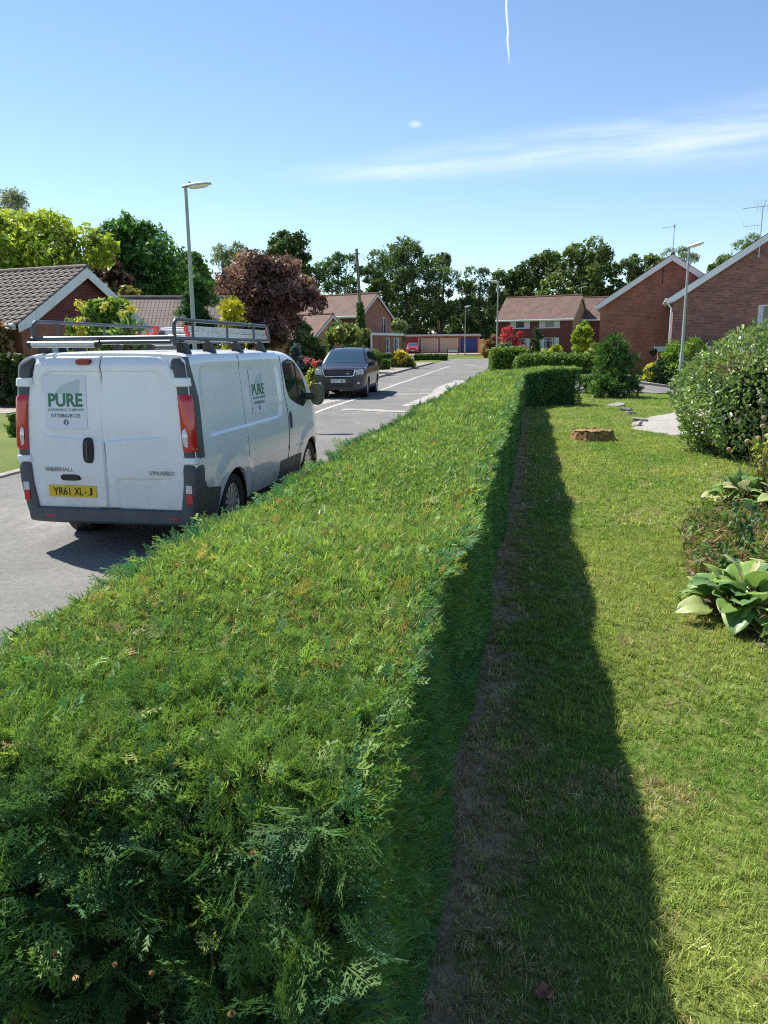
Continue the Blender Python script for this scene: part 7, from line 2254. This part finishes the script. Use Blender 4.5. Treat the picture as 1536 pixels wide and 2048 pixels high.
pA = on_ground(1490, 1238); leafy_clump('large bergenia clump with glossy and straw-yellow leaves at the lawn edge', pA.x, pA.y, 0.36, 52, 0.20, 11)
pB = on_ground(1600, 1195); leafy_clump('bergenia clump at the back of the bed behind the large one', pB.x, pB.y, 0.32, 34, 0.19, 15)
pC = on_ground(1488, 1012); leafy_clump('smaller bergenia clump below the large leafy bush', pC.x, pC.y, 0.36, 38, 0.20, 13)
pD = on_ground(1560, 1030); leafy_clump('bergenia clump at the right end beside the yellow rose stems', pD.x, pD.y, 0.30, 28, 0.19, 17)
# weedy ground cover between them
def weeds():
    n = 5200
    lo = np.array([min(p.x for p in BED), min(p.y for p in BED)]); hi = np.array([max(p.x for p in BED), max(p.y for p in BED)])
    x = rng.uniform(lo[0], hi[0], n * 3); y = rng.uniform(lo[1], hi[1], n * 3)
    k = inside(x, y, BED); x, y = x[k][:n], y[k][:n]; n = len(x)
    pt = fbm(x, y, 2.2, 4.0)
    k = (pt + rng.normal(0, 0.25, n)) > -0.30; x, y, pt = x[k], y[k], pt[k]; n = len(x)
    h = np.abs(rng.normal(0.05, 0.05, n)) * (1.1 + pt)
    P = np.stack([x, y, ground(x, y) + 0.015 + h], 1)
    dry = rng.random(n) < 0.36
    c = np.where(dry[:, None], vary((0.33, 0.22, 0.12), n, 0.25, 0.05), vary((0.14, 0.225, 0.05), n, 0.28))
    o = scatter('ground_cover', CLUMPN, P, frames_to(jitter(np.tile([[0, 0, 1.0]], (n, 1)), 0.5)), 0.075 * np.exp(rng.normal(0, 0.25, n)), c, 'tree_leaf')
    tag(o, 'low weedy ground cover with dry stalks in the flower bed', 'ground cover', kind='stuff')
weeds()
def stalk_plant(name, label, u, v, Y, n, hgt, leafc, headc=None, lean=0.25, cat='plant', leafn=10, lsize=0.05, group=None):
    p_ = stand(u, Y, v); t = thing(name, label, cat, (p_.x, p_.y, p_.z), 0, group)
    rg = np.random.default_rng(int(u))
    PP, NN = [], []
    for i in range(n):
        a = rg.uniform(0, 6.28); l = hgt * rg.uniform(0.7, 1.1); e = Vector((math.cos(a) * lean * l, math.sin(a) * lean * l, l))
        b0 = Vector((rg.normal(0, 0.04), rg.normal(0, 0.04), -0.02)); mdl = b0.lerp(e, 0.5) + Vector((0, 0, 0.06 * l))
        q = MB(); q.tube([b0, mdl, e], [0.006, 0.005, 0.003], 5); st = q.build('stem', 'dry_stem' if headc else 'green_stem', t)
        if headc:
            q = MB(); r0 = rg.uniform(0.022, 0.03)
            q.lathe([(0.001, -r0), (r0 * 0.8, -r0 * 0.6), (r0, 0.0), (r0 * 0.75, r0 * 0.7), (0.001, r0 * 0.9)], Matrix.Translation(e), 10); q.build('seed_head', 'seed_head', st)
        for k in range(leafn):
            f = rg.uniform(0.15, 0.98); pos = b0.lerp(mdl, f * 2) if f < 0.5 else mdl.lerp(e, f * 2 - 1)
            dd = unit(rg.normal(0, 1, 3) + np.array([0, 0, 0.25])); PP.append(np.array(pos) + dd * 0.01); NN.append(dd)
    if PP:
        o = scatter('leaves', OVAL, np.array(PP), frames_to(np.array(NN)), lsize * np.exp(rg.normal(0, 0.25, len(PP))), vary(leafc, len(PP), 0.25, 0.15), 'tree_leaf', t); o['kind'] = 'stuff'
    return t
simple('dry_stem', (0.38, 0.30, 0.19), 0.8); simple('green_stem', (0.14, 0.17, 0.05), 0.7); simple('seed_head', (0.45, 0.31, 0.19), 0.9, var=0.3, scale=60, bmp=0.5)
stalk_plant('seed_head_plant', 'cluster of dry stems with round brown seed heads before the leafy bush', 1528, 960, 8.6, 9, 1.05, (0.2, 0.2, 0.06), True, 0.10, leafn=0)
stalk_plant('seed_head_plant', 'leaning dry stems with round seed heads over the lawn edge', 1502, 960, 8.7, 4, 0.72, (0.2, 0.2, 0.06), True, 0.55, leafn=3)
stalk_plant('rose_bush', 'rose stems with yellow-green leaves at the right edge of the bed', 1530, 970, 7.9, 12, 0.95, (0.30, 0.31, 0.06), None, 0.22, leafn=26, lsize=0.065)
stalk_plant('leafy_weed', 'upright dark green weed with narrow leaves in the middle of the bed', 1482, 1130, 5.9, 4, 0.42, (0.085, 0.17, 0.065), None, 0.18, leafn=24, lsize=0.06)
stalk_plant('leafy_weed', 'small leafy weed beside the large bergenia clump', 1450, 1150, 5.55, 4, 0.26, (0.11, 0.20, 0.07), None, 0.3, leafn=18, lsize=0.055)

# ------------------------------------------------------------------ tree stump, edging stones, small litter
sp_ = on_ground(1192, 884)
st = thing('tree_stump', 'low sawn tree stump with rough crumbling wood on the lawn', 'stump', (sp_.x, sp_.y + 0.25, float(ground(sp_.x, sp_.y + 0.25))))
P = []
for i, (h, f) in enumerate(((-0.03, 1.10), (0.03, 1.04), (0.09, 1.0), (0.15, 0.97), (0.185, 0.95))):
    row = []
    for k in range(49):
        a = 2 * math.pi * k / 48
        rr = f * (1 + 0.10 * math.sin(a * 3 + 1) + 0.07 * math.sin(a * 7 + 2) + 0.09 * mnoise(Vector((math.cos(a) * 6, math.sin(a) * 6, h * 4))))
        jag = (0.05 * mnoise(Vector((math.cos(a) * 5, math.sin(a) * 5, 9))) + 0.02 * mnoise(Vector((math.cos(a) * 17, math.sin(a) * 17, 2)))) if i == 4 else 0
        row.append((0.36 * rr * math.cos(a), 0.25 * rr * math.sin(a), h + jag))
    row[-1] = row[0]; P.append(row)
q = MB(); q.grid(P); q.build('bark_side', 'cut_wood', st, smooth=True)
P = [[(0.345 * f * math.cos(2 * math.pi * k / 24), 0.237 * f * math.sin(2 * math.pi * k / 24), 0.185 + 0.012 * (1 - f) + 0.03 * mnoise(Vector((f * 5 * math.cos(k / 4), f * 5 * math.sin(k / 4), 3)))) for k in range(25)] for f in (0.02, 0.35, 0.7, 1.0)]
q = MB(); q.grid(P); q.build('cut_top', 'cut_wood', st)
for k in range(7):
    a = rng.uniform(0, 6.28); d = rng.uniform(0.42, 0.62)
    q = MB(); q.box((d * math.cos(a) + 0.12, d * 0.7 * math.sin(a), 0.012), (0.09, 0.04, 0.02), Matrix.Rotation(a, 3, 'Z'), 0.004); q.build('wood_chip', 'cut_wood', st)
for k, (u, v, sx_, sy_, rz_, lab) in enumerate(((1233, 813, 0.52, 0.42, 0.25, 'flat pale edging slab nearest the bushy conifer'), (1252, 822, 0.34, 0.28, -0.5, 'small grey edging stone between the two flat slabs'), (1262, 829, 0.26, 0.24, 0.2, 'small rounded edging stone beside the slab at the drive'),
                                      (1279, 842, 0.40, 0.55, -0.35, 'flat pale edging slab at the corner of the concrete drive'), (1272, 852, 0.24, 0.42, -0.5, 'dark tilted edging stone at the end of the drive'))):
    p_ = on_ground(u, v)
    q = MB(); q.box((0, 0, 0.035), (sx_ * 0.8, sy_ * 0.8, 0.07), Matrix.Rotation(R(rng.normal(0, 7)), 3, 'X') @ Matrix.Rotation(R(rng.normal(0, 6)), 3, 'Y'), 0.02)
    o = q.build('edging_stone', 'kerbstone'); o.location = p_; o.rotation_euler.z = rz_
    for v_ in o.data.vertices: v_.co += Vector((rng.normal(0, 0.008), rng.normal(0, 0.008), rng.normal(0, 0.004)))
    tag(o, lab, 'stone', 'edging stones by the drive')
p_ = on_ground(1090, 1986, 0.02)
q = MB(); q.grid([[(-0.022, -0.02, 0.0), (-0.005, -0.026, 0.008), (0.018, -0.018, 0.004)], [(-0.026, 0.0, 0.008), (0, 0, 0.0), (0.024, 0.002, 0.012)], [(-0.016, 0.02, 0.004), (0.0, 0.028, 0.01), (0.016, 0.02, 0.002)]])
o = q.build('dead_leaf', 'dead_leaf_brown' if 'dead_leaf_brown' in MATS else simple('dead_leaf_brown', (0.22, 0.085, 0.045), 0.8, var=0.3, scale=60)); o.location = p_; tag(o, 'single curled brown dead leaf lying in the shaded grass', 'leaf')
